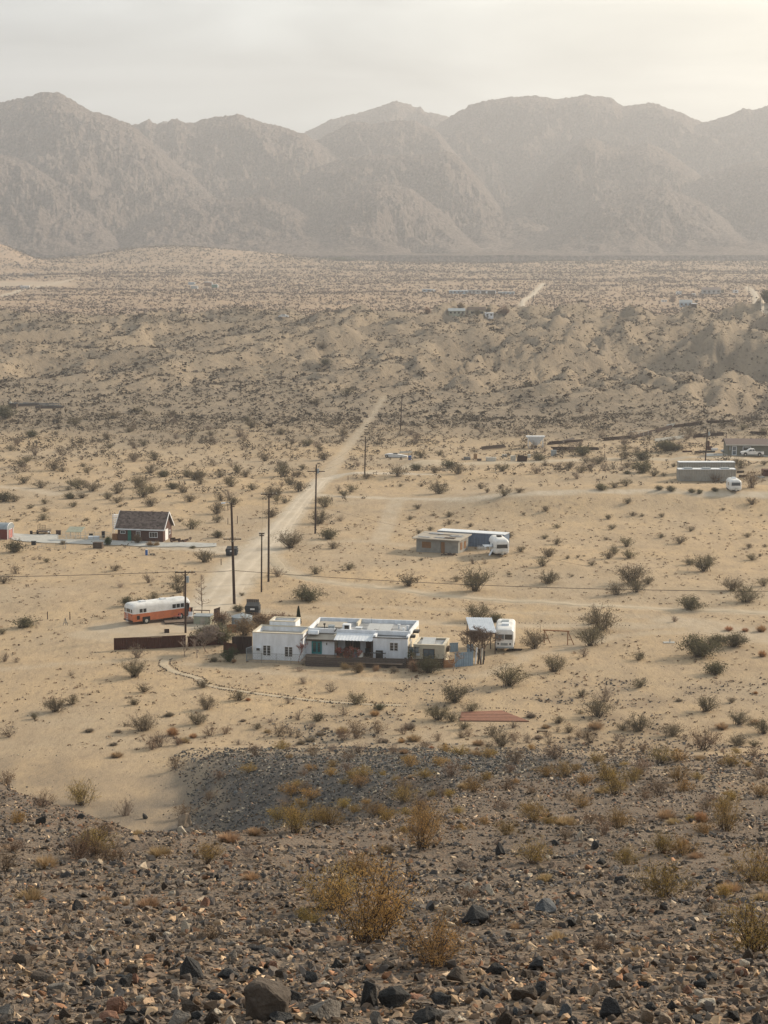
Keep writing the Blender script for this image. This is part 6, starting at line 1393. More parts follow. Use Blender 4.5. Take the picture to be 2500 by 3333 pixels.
shrub('round dark green shrub beside the yard fence', 352, 1774, 27, 'leaf_shrub', 21, 1.25, n=2600, ls=.06); shrub('straw-coloured grass mound before the brick house', 488, 1777, 26, 'straw', 22, .8, nm='grass_mound', mats=('straw', 'straw'), n=1500, ls=.06); shrub('second straw grass mound before the brick house window', 509, 1777, 26, 'straw', 23, .8, nm='grass_mound', mats=('straw', 'straw'), n=1500, ls=.06)
shrub('pale grass mound at the left end of the yard fence', 206, 1771, 28, 'straw', 24, .6, nm='grass_mound', mats=('straw', 'leaf_grey'), n=1500, ls=.06); shrub('dark vine climbing beside the green door', 447, 1768, 30, 'leaf_brown', 25, 1.4, n=1500, ls=.06)
for i, (px, py, w) in enumerate(((562, 1758, .9), (575, 1762, 1.4), (590, 1766, 1.0), (606, 1764, 1.3), (622, 1757, .7), (560, 1766, .6))): 
    t = gthing('scrap_pile', None, 'scrap', px, py, 20 * i); t['group'] = 'scrap right of the brick house'; LAB.append((t, px, py, w * 20, 'rusty scrap pile'))
    for k in range(3): MB().bar((-w / 2, .1 * k, .1 + .1 * k), (w / 2, .25 - .1 * k, .15 + .12 * ((k + i) % 3)), .12 + .05 * (i % 2)).build('bar', ('rust', 'brown_wood', 'rust_dark')[k], t)

# ------------------------------------------------------------------ block hut, blue container, oval trailer
g = G(1355, 1796); h = thing('block_hut', 'abandoned grey concrete block hut with boarded windows', 'hut', (g.x, g.y, g.z), R(-23))
L, D = 7.2, 4.6
for i, a in enumerate(((0, 0, L, .2), (0, D - .2, L, D), (0, .2, .2, D - .2), (L - .2, .2, L, D - .2))): MB().box(a[0], a[1], -.6, a[2], a[3], 2.2).build('wall', 'block_wall', h)
rf = MB().add([(-.55, -.55, 2.2), (L + .45, -.55, 2.2), (L + .45, D + .4, 2.5), (-.55, D + .4, 2.5), (-.55, -.55, 2.36), (L + .45, -.55, 2.36), (L + .45, D + .4, 2.66), (-.55, D + .4, 2.66)], [(0, 3, 2, 1), (4, 5, 6, 7), (0, 1, 5, 4), (1, 2, 6, 5), (2, 3, 7, 6), (3, 0, 4, 7)]).build('roof', 'roof_tan', h)
for x, y, w, d in ((1, 3.0, 2.2, 1.2), (3.0, .4, 1.6, .7), (4.6, .3, 1.8, 1.0), (.2, .2, 2.0, .6), (2.6, 2.8, 3.6, .5), (5, 2, 2, 1.2)):
    z = 2.37 + .3 * (y + .55) / (D + .95); MB().box(x, y, z + .02, x + w, y + d, z + .045 + .05 * d).build('roofing_patch', ('roof_grey', 'brown_wood', 'dirty_white')[int(x * 3) % 3], rf)
MB().box(1.0, -.05, .75, 2.55, -.001, 1.75).build('window_board', 'plywood', h); MB().box(4.3, -.05, -.1, 4.9, -.001, 1.85).build('door', 'plywood', h); MB().box(3.95, -.10, -.4, 4.18, -.001, 2.0).build('pier', 'block_wall', h)
for y in (.9, 2.6): MB().box(L + .001, y, .6, L + .05, y + .9, 1.75).build('window_board', 'plywood', h)
t = gthing('scrap_heap', 'heap of rusty branches and scrap before the hut door', 'scrap', 1463, 1809, -20)
rg = random.Random(8)
for k in range(12): MB().bar((rg.uniform(-1.6, 1.4), rg.uniform(-.3, .3), rg.uniform(0, .5)), (rg.uniform(-1.6, 1.6), rg.uniform(-.3, .4), rg.uniform(0, .6)), .1).build('branch', rg.choice(['rust_dark', 'brown_wood', 'grey_wood']), t)
def container(label, px, py, rot, L, mat, ribs=46, lid='white_metal', h=2.55, w=2.44, legs=False):
    t = gthing('shipping_container', label, 'container', px, py, rot)
    def side(y, s, nm):
        n = ribs * 2; f = [(L * i / n, y + s * .05 * ((i // 2) % 2)) for i in range(n + 1)]; bk = [(x, y - s * .05) for x, _ in reversed(f)]
        MB().loft([[(x, yy, z) for x, yy in f + bk] for z in (.12, h - .1)]).build(nm, mat, t)
    side(.05, -1, 'side_wall'); side(w - .05, 1, 'side_wall')
    for x in (0, L - .08): MB().box(x, .11, .12, x + .08, w - .11, h - .1).build('end_wall', mat, t)
    MB().box(0, -.02, 0, L, w + .02, .115).build('base_frame', mat, t); MB().box(-.03, -.06, h - .095, L + .03, w + .06, h).build('roof', lid, t)
    for x in (-.02, L - .08):
        for y in (-.03, w - .07): MB().box(x, y, .12, x + .1, y + .1, h - .1).build('corner_post', mat, t)
    return t
c = container('long blue shipping container with a white roof behind the hut', 1424, 1776, -23, 11.6, 'container_blue'); MB().box(9.2, -.035, 1.45, 9.7, -.02, 1.6).build('placard', 'white_paint', c)
c = container('grey shipping container nearest to the small white trailer', 2208, 1566, 0, 12.1, 'container_grey')
for x in (1.3, 5.2, 9.1): MB().box(x, .5, 2.56, x + 1.7, 1.9, 2.78).build('roof_vent', 'galvanized', c)
g2 = loc(1.35, 8.0, G(2208, 1566), 0); c = copy_tree(c); c.location = g2; c['label'] = 'grey shipping container standing behind the other one'
for ch in list(c.children):
    if ch.name.startswith('roof_vent'): bpy.data.objects.remove(ch)
t = gthing('slat_rack', 'row of short white slats under the end of the blue container', 'fence', 1555, 1788, -22)
for i in range(6): MB().box(i * .26, 0, 0, i * .26 + .09, .05, .62).build('slat', 'white_paint', t)
MB().box(0, .055, .3, 1.5, .09, .36).build('rail', 'white_paint', t)
def trailer(label, px, py, rot, w=2.3, L=5.4, h=2.6, awning=False, ac='black_metal'):
    t = gthing('travel_trailer', label, 'trailer', px, py, rot)       # front towards local -x
    pr = rounded(w, .38, h, .62, 6, .35)
    shell(t, 'body', 'bus_white', pr, [(-.30, .84, .62, .50), (-.22, .92, .80, .27), (-.05, .97, .92, .1), (.25, 1, .98, .02), (.7, 1, 1, 0), (L - .6, 1, 1, 0), (L - .15, .96, .9, .1), (L + .05, .8, .6, .45)])
    MB().loft([[(-.345, -w * .37, 1.38), (-.345, w * .37, 1.38), (-.315, w * .35, 1.98), (-.315, -w * .35, 1.98)], [(-.1, -w * .37, 1.38), (-.1, w * .37, 1.38), (0, w * .35, 1.98), (0, -w * .35, 1.98)]]).build('front_window', 'glass', t)
    for x in (2.3, 3.1):
        for y, s in ((-w / 2 + .1, -1), (w / 2 - .1, 1)): wheel(t, (x, y, .34), (0, s, 0), .34, .2)
    for y, s in ((-w / 2, -1), (w / 2, 1)):
        for x in (1.0, 3.4): MB().box(x, min(y, y + s * .02), 1.3, x + .9, max(y, y + s * .02), 1.85).build('side_window', 'glass', t)
    MB().box(1.8, -.35, h - .02, 2.6, .35, h + .22).build('roof_cooler', ac, t)
    MB().bar((-1.1, 0, .42), (-.1, -.4, .45), .09).bar((-1.1, 0, .42), (-.1, .4, .45), .09).build('drawbar', 'black_metal', t); MB().cyl(-.62, 0, .45, .95, .18, 12).build('gas_bottle', 'dirty_white', t)
    MB().box(-.25, -w * .3, .38, .2, w * .3, .5).build('front_skirt', 'black_metal', t); return t
t = trailer('white oval travel trailer with its awning folded, right of the hut', 1633, 1812, 98, 2.35, 4.7, 2.85)
MB().box(1.6, 1.18, 1.35, 3.6, 2.4, 1.42).build('awning', 'white_metal', t); MB().bar((1.2, 1.2, 1.0), (.9, 1.8, .1), .35, .08).build('step', 'white_metal', t)
trailer('small white travel trailer facing the camera below the grey containers', 2394, 1604, 90, 2.25, 4.2, 2.5, ac='white_metal')

# ------------------------------------------------------------------ right compound
g = G(2368, 1482); h = thing('green_house', 'low olive-green house with a brown shingle roof', 'house', (g.x, g.y, g.z), R(-2))
L, D = 14.0, 6.5
for a in ((0, 0, L, .2), (0, D - .2, L, D), (0, .2, .2, D - .2), (L - .2, .2, L, D - .2)): MB().box(a[0], a[1], -.5, a[2], a[3], 2.45).build('wall', 'olive_wall', h)
for y0, z0, y1, z1 in ((-.6, 2.45, D / 2, 3.55), (D + .6, 2.45, D / 2, 3.55)):
    rf = MB().add([(-.5, y0, z0), (L + .5, y0, z0), (L + .5, y1, z1), (-.5, y1, z1), (-.5, y0, z0 + .1), (L + .5, y0, z0 + .1), (L + .5, y1, z1 + .1), (-.5, y1, z1 + .1)], [(0, 3, 2, 1), (4, 5, 6, 7), (0, 1, 5, 4), (1, 2, 6, 5), (2, 3, 7, 6), (3, 0, 4, 7)]).build('roof', 'shingle_brown', h)
MB().box(-.5, -.66, 2.36, L + .5, -.605, 2.56).build('fascia', 'dirty_white', h)
b = MB(); b.box(1.0, -.05, .05, 1.15, -.001, 2.15); b.box(1.95, -.05, .05, 2.1, -.001, 2.15); b.box(1.15, -.05, 2.0, 1.95, -.001, 2.15); b.box(1.15, -.05, 1.05, 1.95, -.001, 1.15); b.box(1.15, -.05, .05, 1.95, -.001, .2)
d_ = b.build('door', 'white_paint', h); MB().box(1.16, -.03, .21, 1.94, -.001, 1.99).build('pane', 'glass_light', d_)
window(h, 3.5, 1.05, 5.4, 2.05, 0, 'white_paint', 1, 1, fr=.12); MB().box(.4, -.1, 1.2, .7, -.001, 2.1).build('meter_box', 'galvanized', h)
MB().loft([[(x, .2, 2.45), (x, D - .2, 2.45), (x, D / 2, 3.5)] for x in (0, .2)]).build('gable', 'olive_wall', h)
# pickup, side on, facing left
g = G(2413, 1486); t = thing('pickup_truck', 'white pickup truck parked before the green house', 'pickup truck', (g.x, g.y, g.z + .05), R(-1))
side = [(0.05, .45), (.0, .75), (.08, 1.0), (.9, 1.12), (1.35, 1.18), (1.95, 1.66), (2.15, 1.70), (3.0, 1.70), (3.08, 1.64), (3.12, 1.08), (5.2, 1.06), (5.22, .55), (5.1, .45)]
def prism(b, pts, y0, y1): return b.loft([[(x, y, z) for x, z in pts] for y in (y0, y1)])
b = MB(); b.loft([[(x, y + (.12 if (z > 1.3) else 0) * (1 if y < 1 else -1), z) for x, z in side] for y in (0, 1.75)]); b.build('body', 'bus_white', t)
for q in ([(1.62, 1.2), (2.02, 1.58), (2.45, 1.60), (2.45, 1.2)], [(2.55, 1.2), (2.55, 1.60), (2.95, 1.58), (3.0, 1.2)]):
    MB().loft([[(x, y + (z - 1.15) * .22, z) for x, z in q] for y in (-.02, .08)]).build('side_window', 'glass', t)
MB().box(3.4, .12, 1.09, 5.1, 1.63, 1.10).build('truck_bed', 'black_plastic', t)
for x in (.95, 4.2):
    MB().disc((x, -.01, .5), (0, -1, 0), .43, .03, 18).build('wheel_arch', 'black_metal', t); wheel(t, (x, .1, .36), (0, -1, 0), .36, .26); wheel(t, (x, 1.66, .36), (0, 1, 0), .36, .24)
MB().box(-.08, .05, .42, .02, 1.7, .62).build('bumper', 'black_metal', t); MB().box(5.215, .1, .9, 5.26, .35, 1.08).build('tail_light', 'rust', t); MB().box(1.7, -.18, 1.15, 1.85, -.02, 1.3).build('mirror', 'black_plastic', t)
t = gthing('parked_car', 'silver and dark car parked at the left end of the green house', 'car', 2352, 1477, 5)
cs = [(0, .3), (0, .75), (.8, .9), (1.4, 1.35), (2.9, 1.35), (3.5, .95), (4.2, .85), (4.2, .3)]
MB().loft([[(x, y + (.15 if z > 1.2 else 0) * (1 if y < 1 else -1), z) for x, z in cs] for y in (0, 1.7)]).build('body', 'galvanized', t); MB().loft([[(x, y, z) for x, z in [(1.0, .92), (1.45, 1.28), (2.85, 1.28), (3.3, .92)]] for y in (-.02, .05)]).build('side_window', 'glass', t)
for x in (.8, 3.4): wheel(t, (x, .08, .3), (0, -1, 0), .3, .2); wheel(t, (x, 1.62, .3), (0, 1, 0), .3, .2)
g1 = [G(2295, 1485), G(2500, 1487), G(2600, 1487), G(2600, 1478), G(2360, 1477), G(2300, 1476)]
bm = bmesh.new(); bm.faces.new([bm.verts.new((p.x, p.y, 0)) for p in g1]); bmesh.ops.triangulate(bm, faces=bm.faces)
for _ in range(3): bmesh.ops.subdivide_edges(bm, edges=[e for e in bm.edges if e.calc_length() > 2], cuts=1)
bmesh.ops.triangulate(bm, faces=bm.faces)
for v in bm.verts: v.co.z = gz(v.co.x, v.co.y) + .07
me = bpy.data.meshes.new('parking_pad'); bm.normal_update(); bm.to_mesh(me); bm.free(); me.materials.append(MT['concrete']); tag(link('concrete_parking_pad', me), kind='structure')
t = gthing('brick_chimney', 'free-standing dark red brick fireplace left of the green house', 'fireplace', 2302, 1465); MB().box(0, 0, -.2, 1.25, .9, .9).build('hearth', 'brick_red', t); MB().box(.1, .2, .9, .55, .7, 2.2).build('flue', 'brick_red', t)
crate('rusty box trailer cut by the right edge of the picture', 'rusty_trailer', 'trailer', 2500, 1550, 2.0, 2.2, 1.3, 'rust', 0)
crate('pale flat pallet before the rusty box trailer', 'pale_pallet', 'pallet', 2478, 1556, 1.2, .8, .25, 'concrete', 10)
for i, (px, py, w, m, lb) in enumerate(((2238, 1472, 2.2, 'rust', 'rusty flat cart on the track left of the fireplace'), (2310, 1473, 2.6, 'black_metal', 'long dark trough below the fireplace'), (2327, 1466, 1.5, 'white_paint', 'white box beside the fireplace'), (2204, 1466, .5, 'white_paint', 'small white box below the dense green thicket'), (2281, 1473, 2.6, 'brown_wood', 'long low timber on the track below the fireplace'), (2420, 1554, 1.6, 'rust_dark', 'rusty beam on the sand between containers and edge'), (2412, 1540, 1.5, 'brown_wood', 'thin timber right of the grey containers'))):
    crate(lb, 'scrap_box', 'scrap', px, py, w, .6, .45 if w < 2 else .3, m, i * 3)
shrub('dense dark green thicket left of the fireplace', 2168, 1466, 70, 'leaf_green', 31, .55, n=4000, ls=.05); shrub('dark green thicket right beside the other thicket', 2198, 1466, 45, 'leaf_green', 32, .5, n=2500, ls=.06)
# white hopper and junk
t = gthing('white_hopper', 'white funnel-shaped hopper on a frame', 'hopper', 1715, 1459, 0)
MB().loft([[(0, 0, 2.7), (4.3, 0, 2.7), (4.3, 1.6, 2.7), (0, 1.6, 2.7)], [(1.6, .5, .7), (2.7, .5, .7), (2.7, 1.1, .7), (1.6, 1.1, .7)]]).build('funnel', 'white_metal', t)
MB().box(-.15, -.12, 2.7, 4.45, 1.7, 3.0).build('rim', 'white_paint', t)
for k in range(7): f = k / 7; MB().box(1.6 * f * 1.0, .5 * f - .05, 2.65 - 2 * f, 4.3 - 1.6 * f, .5 * f - .01, 2.70 - 2 * f).build('rib', 'galvanized', t)
for x in (.3, 3.95):
    for y in (0, 1.5): MB().box(x, y, -.1, x + .12, y + .12, 2.7).build('leg', 'white_paint', t)
    MB().bar((x, 0, .2), (x + (1.2 if x < 1 else -1.2), 0, 1.6), .07).build('brace', 'white_paint', t)
MB().box(.3, 0, .05, 4.05, .1, .16).build('base_beam', 'white_paint', t); MB().box(1.9, .2, .1, 2.5, .8, .6).build('gearbox', 'black_metal', t)
t = gthing('white_wreck', 'long white boat-shaped wreck lying in the scrub', 'wreck', 1252, 1489, -8)
MB().loft([[(x, 0, z0), (x, wd, z0), (x, wd + .2, z1), (x, -.2, z1)] for x, wd, z0, z1 in ((0, .2, .35, .75), (1.0, .9, .1, .95), (3.2, 1.0, .05, .8), (5.4, .5, .1, .45))]).build('hull', 'white_paint', t); MB().box(2.0, .2, .8, 3.0, .8, 1.05).build('cockpit', 'black_metal', t); wheel(t, (.5, -.2, .35), (0, -1, 0), .35, .2)
t = gthing('pale_beams', 'pale beams stacked behind the white wreck', 'timber', 1300, 1478, -8)
for i in range(3): MB().bar((0, .2 * i, .3 + .12 * i), (3.0, .3 * i, .35 + .15 * i), .14).build('beam', 'dirty_white', t)
t = gthing('blue_barrel', 'large blue barrel at the right end of the white wreck', 'barrel', 1334, 1497); MB().cyl(0, 0, 0, 1.0, .36, 14).build('body', 'blue_plastic', t); MB().cyl(0, 0, 1.0, 1.06, .38, 14).build('rim', 'galvanized', t)
t = gthing('rusty_dumpster', 'tilted rusty open dumpster on the scrub edge', 'dumpster', 1682, 1503, -5); t.rotation_euler = (0, R(8), R(-5))
for a in ((0, 0, 2.3, .06, 1.4), (0, 1.3, 2.3, 1.36, 1.5), (0, .06, .06, 1.3, 1.45), (2.24, .06, 2.3, 1.3, 1.45)): MB().box(a[0], a[1], .05, a[2], a[3], a[4]).build('side', 'rust_dark', t)
for i in range(6): MB().box(.2 + .38 * i, -.04, .1, .26 + .38 * i, -.001, 1.35).build('rib', 'rust', t)
for px, py, w, hh, m, nm, lb in ((1670, 1500, 1.2, 1.1, 'dirty_white', 'pale_cabinet', 'pale open cabinet left of the rusty dumpster'), (1722, 1490, .7, .7, 'dirty_white', 'appliance', 'small pale appliance right of the rusty dumpster'), (1802, 1484, 1.3, 1.3, 'galvanized', 'pale_cabinet', 'grey crate with a lid right of the white hopper'),
        (1598, 1502, 2.4, .9, 'dirty_white', 'pale_cabinet', 'wide pale trailer frame in the junk row'), (1520, 1497, 1.6, .6, 'wire_metal', 'scrap_box', 'grey scrap at the left end of the junk row'), (1547, 1494, .8, 1.1, 'straw', 'appliance', 'tan appliance in the junk row'), (1560, 1500, 1.0, .4, 'brown_wood', 'scrap_box', 'low brown scrap in the junk row'), (1642, 1487, 1.2, .5, 'dirty_white', 'scrap_box', 'pale scrap behind the rusty dumpster')):
    crate(lb, nm, 'scrap', px, py, w, .8, hh, m, -6)
# long line of old pipes and timber on the slope
for i, (a, b_, m) in enumerate((((1560, 1466), (1650, 1458), 'brown_wood'), ((1780, 1449), (1900, 1440), 'rust_dark'), ((1830, 1446), (1870, 1436), 'grey_wood'), ((1960, 1436), (2060, 1428), 'rust_dark'), ((2060, 1428), (2130, 1412), 'rust_dark'), ((2130, 1410), (2190, 1395), 'rust_dark'), ((2190, 1394), (2290, 1381), 'rust_dark'), ((2300, 1379), (2400, 1376), 'rust_dark'), ((2255, 1426), (2310, 1422), 'rust_dark'), ((2310, 1421), (2360, 1418), 'rust_dark'), ((2440, 1414), (2500, 1418), 'rust_dark'), ((1790, 1466), (1960, 1470), 'rust_dark'), ((2130, 1440), (2230, 1430), 'dirty_white'), ((2170, 1393), (2200, 1390), 'dirty_white'), ((40, 1325), (130, 1322), 'grey_wood'), ((60, 1318), (200, 1325), 'wire_metal'), ((110, 1330), (215, 1330), 'grey_wood'))):
    p, q = G(*a), G(*b_); t = thing('pipe_stack', None, 'timber', (p.x, p.y, p.z)); n = 4; rr = random.Random(i)
    for k in range(3):
        L0 = q - p; e0 = L0 * rr.uniform(0, .12); e1 = L0 * rr.uniform(.85, 1); dz = .25 + .22 * k
        MB().bar(e0 + Vector((0, .3 * k, dz)), e1 + Vector((0, .3 * k, dz + rr.uniform(-.1, .3))), .3).build('pipe', m, t)
    LAB.append((t, (a[0] + b_[0]) / 2, (a[1] + b_[1]) / 2, abs(b_[0] - a[0]), {'rust_dark': 'rusty pipe stack', 'dirty_white': 'pale pipe stack', 'wire_metal': 'grey pipe stack'}.get(m, 'old timber stack')))
rail_fence('pipe_rack', 'pale pipe rack standing in the scrub on the slope', [(2050, 1424), (2080, 1422), (2110, 1420)], 1.6, 'dirty_white', 1, 1.6, .06)
t = gthing('ruined_shack', 'dark-roofed shack at the left edge behind a bush', 'shack', 28, 1330, 0); MB().box(0, 0, -.3, 2.4, 2.4, 1.5).build('wall', 'brown_wood', t); MB().box(-.2, -.3, 1.5, 2.8, 2.7, 1.65).build('roof', 'black_metal', t); MB().box(.3, .2, 1.66, .9, .8, 2.1).build('roof_box', 'dirty_white', t)

# ------------------------------------------------------------------ poles and wires
def pole(label, px, py, tx, ty, arms=(), r=.15, extra=None, group='utility poles along the dirt road', nm='utility_pole'):
    g = G(px, py); ht = zat(g, ty) - g.z; dx = (tx - px) / ppm(g)
    t = thing(nm, label, 'utility pole', (g.x, g.y, g.z), 0, group)
    MB().tube([(0, 0, -.4), (dx * .5, 0, ht * .5), (dx, 0, ht)], r, 10, r * .68).build('pole_shaft', 'pole_wood', t)
    for row, halfpx, rot in arms:
        z = zat(g, row) - g.z; f = z / ht; w = halfpx / ppm(g); c, s = math.cos(R(rot)), math.sin(R(rot)); m = Vector((dx * f, -r, z))
        ca = MB().bar(m - Vector((c, s, 0)) * w, m + Vector((c, s, 0)) * w, .12, .14).build('crossarm', 'pole_wood', t)
        for k in (-.92, -.5, .5, .92): q = m + Vector((c, s, 0)) * w * k; MB().cyl(q.x, q.y, z + .07, z + .22, .045, 6).build('insulator', 'dirty_white', ca)
        MB().bar(m + Vector((c, s, 0)) * w * .45, m + Vector((0, 0, -w * .4)), .05).bar(m - Vector((c, s, 0)) * w * .45, m + Vector((0, 0, -w * .4)), .05).build('brace', 'pole_wood', t)
    if extra: extra(t, dx, ht)
    return t, g, dx, ht
def tr_(t, dx, ht): MB().cyl(dx + .3, -.1, ht - 1.5, ht - .7, .2, 12).build('transformer', 'galvanized', t)
def lampx(t, dx, ht): MB().tube([(dx, 0, ht - .3), (dx - .5, -.1, ht + .1), (dx - .9, -.2, ht)], .04, 6).build('lamp_arm', 'galvanized', t); MB().loft([[(dx - 1.35, -.35, ht - .1), (dx - 1.35, -.05, ht - .1), (dx - 1.35, -.1, ht + .05), (dx - 1.35, -.3, ht + .05)], [(dx - .8, -.35, ht - .1), (dx - .8, -.05, ht - .1), (dx - .8, -.1, ht + .1), (dx - .8, -.3, ht + .1)]]).build('lamp_head', 'white_metal', t)
    
P1 = pole('utility pole with a wide crossarm behind the rusty steel fence', 604, 2060, 606, 1857, ((1862, 33, 4),), .14, tr_)
def p2x(t, dx, ht):
    lampx(t, dx, ht)
    for z, m in ((ht * .62, 'dirty_white'), (ht * .38, 'dirty_white')): MB().cyl(dx * z / ht, 0, z, z + .1, .17, 10).build('band', m, t)
P2 = pole('tallest utility pole with a street lamp behind the water tank', 763, 1966, 757, 1636, ((1754, 29, 0),), .21, p2x)
P3 = pole('short thin utility pole with two small crossarms', 851, 1927, 854, 1735, ((1736, 9, 0), (1743, 8, 0)), .13)
P4 = pole('tall utility pole with a long crossarm beside the shorter one', 874, 1893, 878, 1606, ((1608, 26, 4),), .17)
P5 = pole('utility pole with a small white transformer right of the road', 1026, 1737, 1031, 1512, ((1534, 28, 0),), .17, tr_)
P6 = pole('utility pole near the fork where the road bends right', 1187, 1552, 1190, 1421, ((1432, 18, 0),), .16)
P7 = pole('farthest utility pole of the dirt road line', 1303, 1400, 1309, 1286, ((1290, 10, 0),), .16)
P8 = pole('utility pole behind the two grey containers', 2295, 1508, 2301, 1395, (), .17, tr_, group=None)
pole('white service pole at the corner of the green house', 2362, 1462, 2363, 1408, (), .10, None, group=None)
for px, py, ty in ((338, 892, 838), (678, 905, 860), (1010, 935, 888), (1393, 938, 885), (1738, 951, 898), (1707, 957, 925), (2085, 960, 897), (2437, 963, 908)):
    t, *_ = pole(None, px, py, px, ty, ((ty + 3, 4, 0),), .22, None, 'far utility poles on the valley floor'); LAB.append((t, px, py, 10, 'far thin utility pole'))
for px, py, hh in ((155, 2016, 1.0), (228, 2017, 1.0), (742, 1707, 1.1), (742, 1662, 1.2), (773, 1703, 1.3), (720, 1839, .95), (1211, 1385, 1.0), (2022, 1513, 2.0), (1968, 1505, 2.6), (599, 1962, 2.3), (1133, 1564, 1.0)):
    g = G(px, py); o = MB().cyl(0, 0, -.2, hh, .06, 6).cyl(0, 0, hh, hh + .03, .075, 6).build('marker_post', 'pole_wood'); o.location = (g.x, g.y, g.z); tag(o, cat='post', group='short wooden posts'); LAB.append((o, px, py, hh * 20, 'short dark wooden post'))
t = gthing('a_frame_stand', 'small dark stand on the sand left of the bus', 'stand', 213, 2036); 
for a, b_ in (((-.3, 0, 0), (0, 0, 1.0)), ((.3, 0, 0), (0, 0, 1.0)), ((0, .3, 0), (0, 0, 1.0)), ((-.2, 0, .35), (.2, 0, .35))): MB().bar(a, b_, .06).build('leg', 'wire_metal', t)
def wire(label, a, b_, sag, r=.02, n=26):
    a, b_ = Vector(a), Vector(b_); pts = [a + (b_ - a) * i / n - Vector((0, 0, 4 * sag * (i / n) * (1 - i / n))) for i in range(n + 1)]; pts = [p - a for p in pts]
    o = MB().tube(pts, r, 5).build('overhead_wire', 'cable'); o.location = a; tag(o, label, 'wire'); return o
def top(P, f=1.0, dx=0, dz=0): t, g, d, ht = P; return Vector((g.x + d * f + dx, g.y - .15, g.z + ht * f + dz))
def on_ray(px, py, D): d = ray(px, py); d = d / d[1]; return Vector((d[0] * D, D, CAM_Z + d[2] * D))
z2 = (zat(P2[1], 1856) - P2[1].z) / P2[3]
wire('thick overhead cable running left from the pole behind the steel fence', top(P1, .985, -.9), on_ray(-260, 1880, 205), .15, .032)
wire('overhead cable between the fence pole and the tallest pole', top(P1, .985, .9), top(P2, z2), .12, .032)
wire('long thick overhead cable crossing the sand to the right edge', top(P2, z2), on_ray(3000, 1922, 205), 1.0, .032)
wire('thin wire from the tallest pole down to the two-crossarm pole', top(P2, .62, .9), top(P3, .985), .3, .012)
wire('thin wire between the two-crossarm pole and the tall pole', top(P3, .99), top(P4, .99, -.8), .3, .012)
for k, nm in ((-1.0, 'left'), (1.0, 'right')):
    wire(f'{nm} line wire between the tall pole and the transformer pole', top(P4, .99, k), top(P5, .93, k * 1.3), .9, .012); wire(f'{nm} line wire between the transformer pole and the fork pole', top(P5, .93, k * 1.3), top(P6, .93, k), 1.0, .013)
    wire(f'{nm} line wire between the fork pole and the farthest road pole', top(P6, .93, k), top(P7, .98, k * .8), .8, .014)
wire('thin service wire crossing the sand right of the transformer pole', top(P5, .4), on_ray(2000, 1860, 270), .4, .010)

# ------------------------------------------------------------------ far buildings of the valley
def far_block(nm, label, cat, x0, x1, py, ty, mat, d=6, rot=0, roof=None, windows=0, gable=False, door=None, wmat='glass'):
    g = G(x0, py); s = ppm(g); w = (x1 - x0) / s; hh = max((py - ty) / s, .8); t = thing(nm, label, cat, (g.x, g.y, g.z), R(rot))
    if gable:
        MB().box(0, 0, -1, w, d, hh * .62).build('wall', mat, t)
        MB().loft([[(x, -.3, hh * .62), (x, d + .3, hh * .62), (x, d / 2, hh)] for x in (-.3, w + .3)]).build('roof', roof or 'roof_tan', t); wh = hh * .62
    else:
        MB().box(0, 0, -1, w, d, hh * .86).build('wall', mat, t); MB().box(-.2, -.2, hh * .86, w + .2, d + .2, hh).build('roof', roof or 'white_metal', t); wh = hh * .86
    for i in range(windows): q = w * (i + .5) / windows; wd = MB().box(q - w * .12 / windows * 2, -.06, wh * .35, q + w * .12 / windows * 2, -.001, wh * .8).build('window', wmat, t)
    if door: MB().box(w * door, -.06, 0, w * door + 1.1, -.001, min(2.1, wh * .9)).build('door', 'brown_wood', t)
    return t
far_block('barn', 'pale yellowish barn with a dark curved roof behind the ridge', 'barn', 1525, 1580, 1027, 1000, 'stucco_beige', 10, 0, 'brown_wood', 2, True)
far_block('green_barn', 'pale grey-green low building left of the pale barn', 'building', 1461, 1513, 1025, 1004, 'pale_green', 8, 0, 'galvanized', 4, True)
far_block('white_shed', 'small white shed right of the pale barn', 'shed', 1580, 1606, 1031, 1018, 'stucco', 5, 0, None, 2)
far_block('long_trailer', 'short pale blue mobile home with a white end, leftmost of the far row', 'mobile home', 1375, 1404, 950, 941, 'blue_metal', 6, 0, 'white_metal', 2); far_block('white_container', 'white box joined to the leftmost pale blue mobile home', 'container', 1405, 1417, 950, 942, 'white_paint', 5)
far_block('long_trailer', 'long pale blue low building in the far row', 'building', 1463, 1523, 956, 945, 'blue_metal', 10, 0, 'white_metal', 5); far_block('grey_building', 'grey building in the middle of the far row', 'building', 1524, 1561, 956, 944, 'roof_grey', 8, 0, 'roof_grey', 3)
t = far_block('pillared_building', 'dark open building with white pillars in the far row', 'building', 1563, 1613, 956, 945, 'black_metal', 8, 0, 'roof_grey', 0); s = ppm(G(1563, 956))
for q in (0, 18, 21, 49): MB().box(q / s, -.4, 0, q / s + .8, -.1, 8 / s).build('pillar', 'stucco', t)
far_block('long_trailer', 'pale blue low building at the right end of the far row', 'building', 1622, 1675, 958, 950, 'blue_metal', 9, 0, 'white_metal', 4)
far_block('blue_house', 'pale turquoise far house with a grey roof', 'house', 2212, 2252, 999, 976, 'blue_metal', 8, -8, 'galvanized', 3, True, .5); far_block('house_wing', 'brown lean-to right of the pale turquoise house', 'shed', 2253, 2268, 998, 988, 'brown_wood', 6)
far_block('white_van', 'white box left of the turquoise house', 'trailer', 2154, 2171, 983, 976, 'white_paint', 3, 0, None, 2); far_block('big_house', 'large grey gabled house behind the far trailers', 'house', 2286, 2345, 957, 935, 'roof_grey', 12, -5, 'shingle_brown', 4, True)
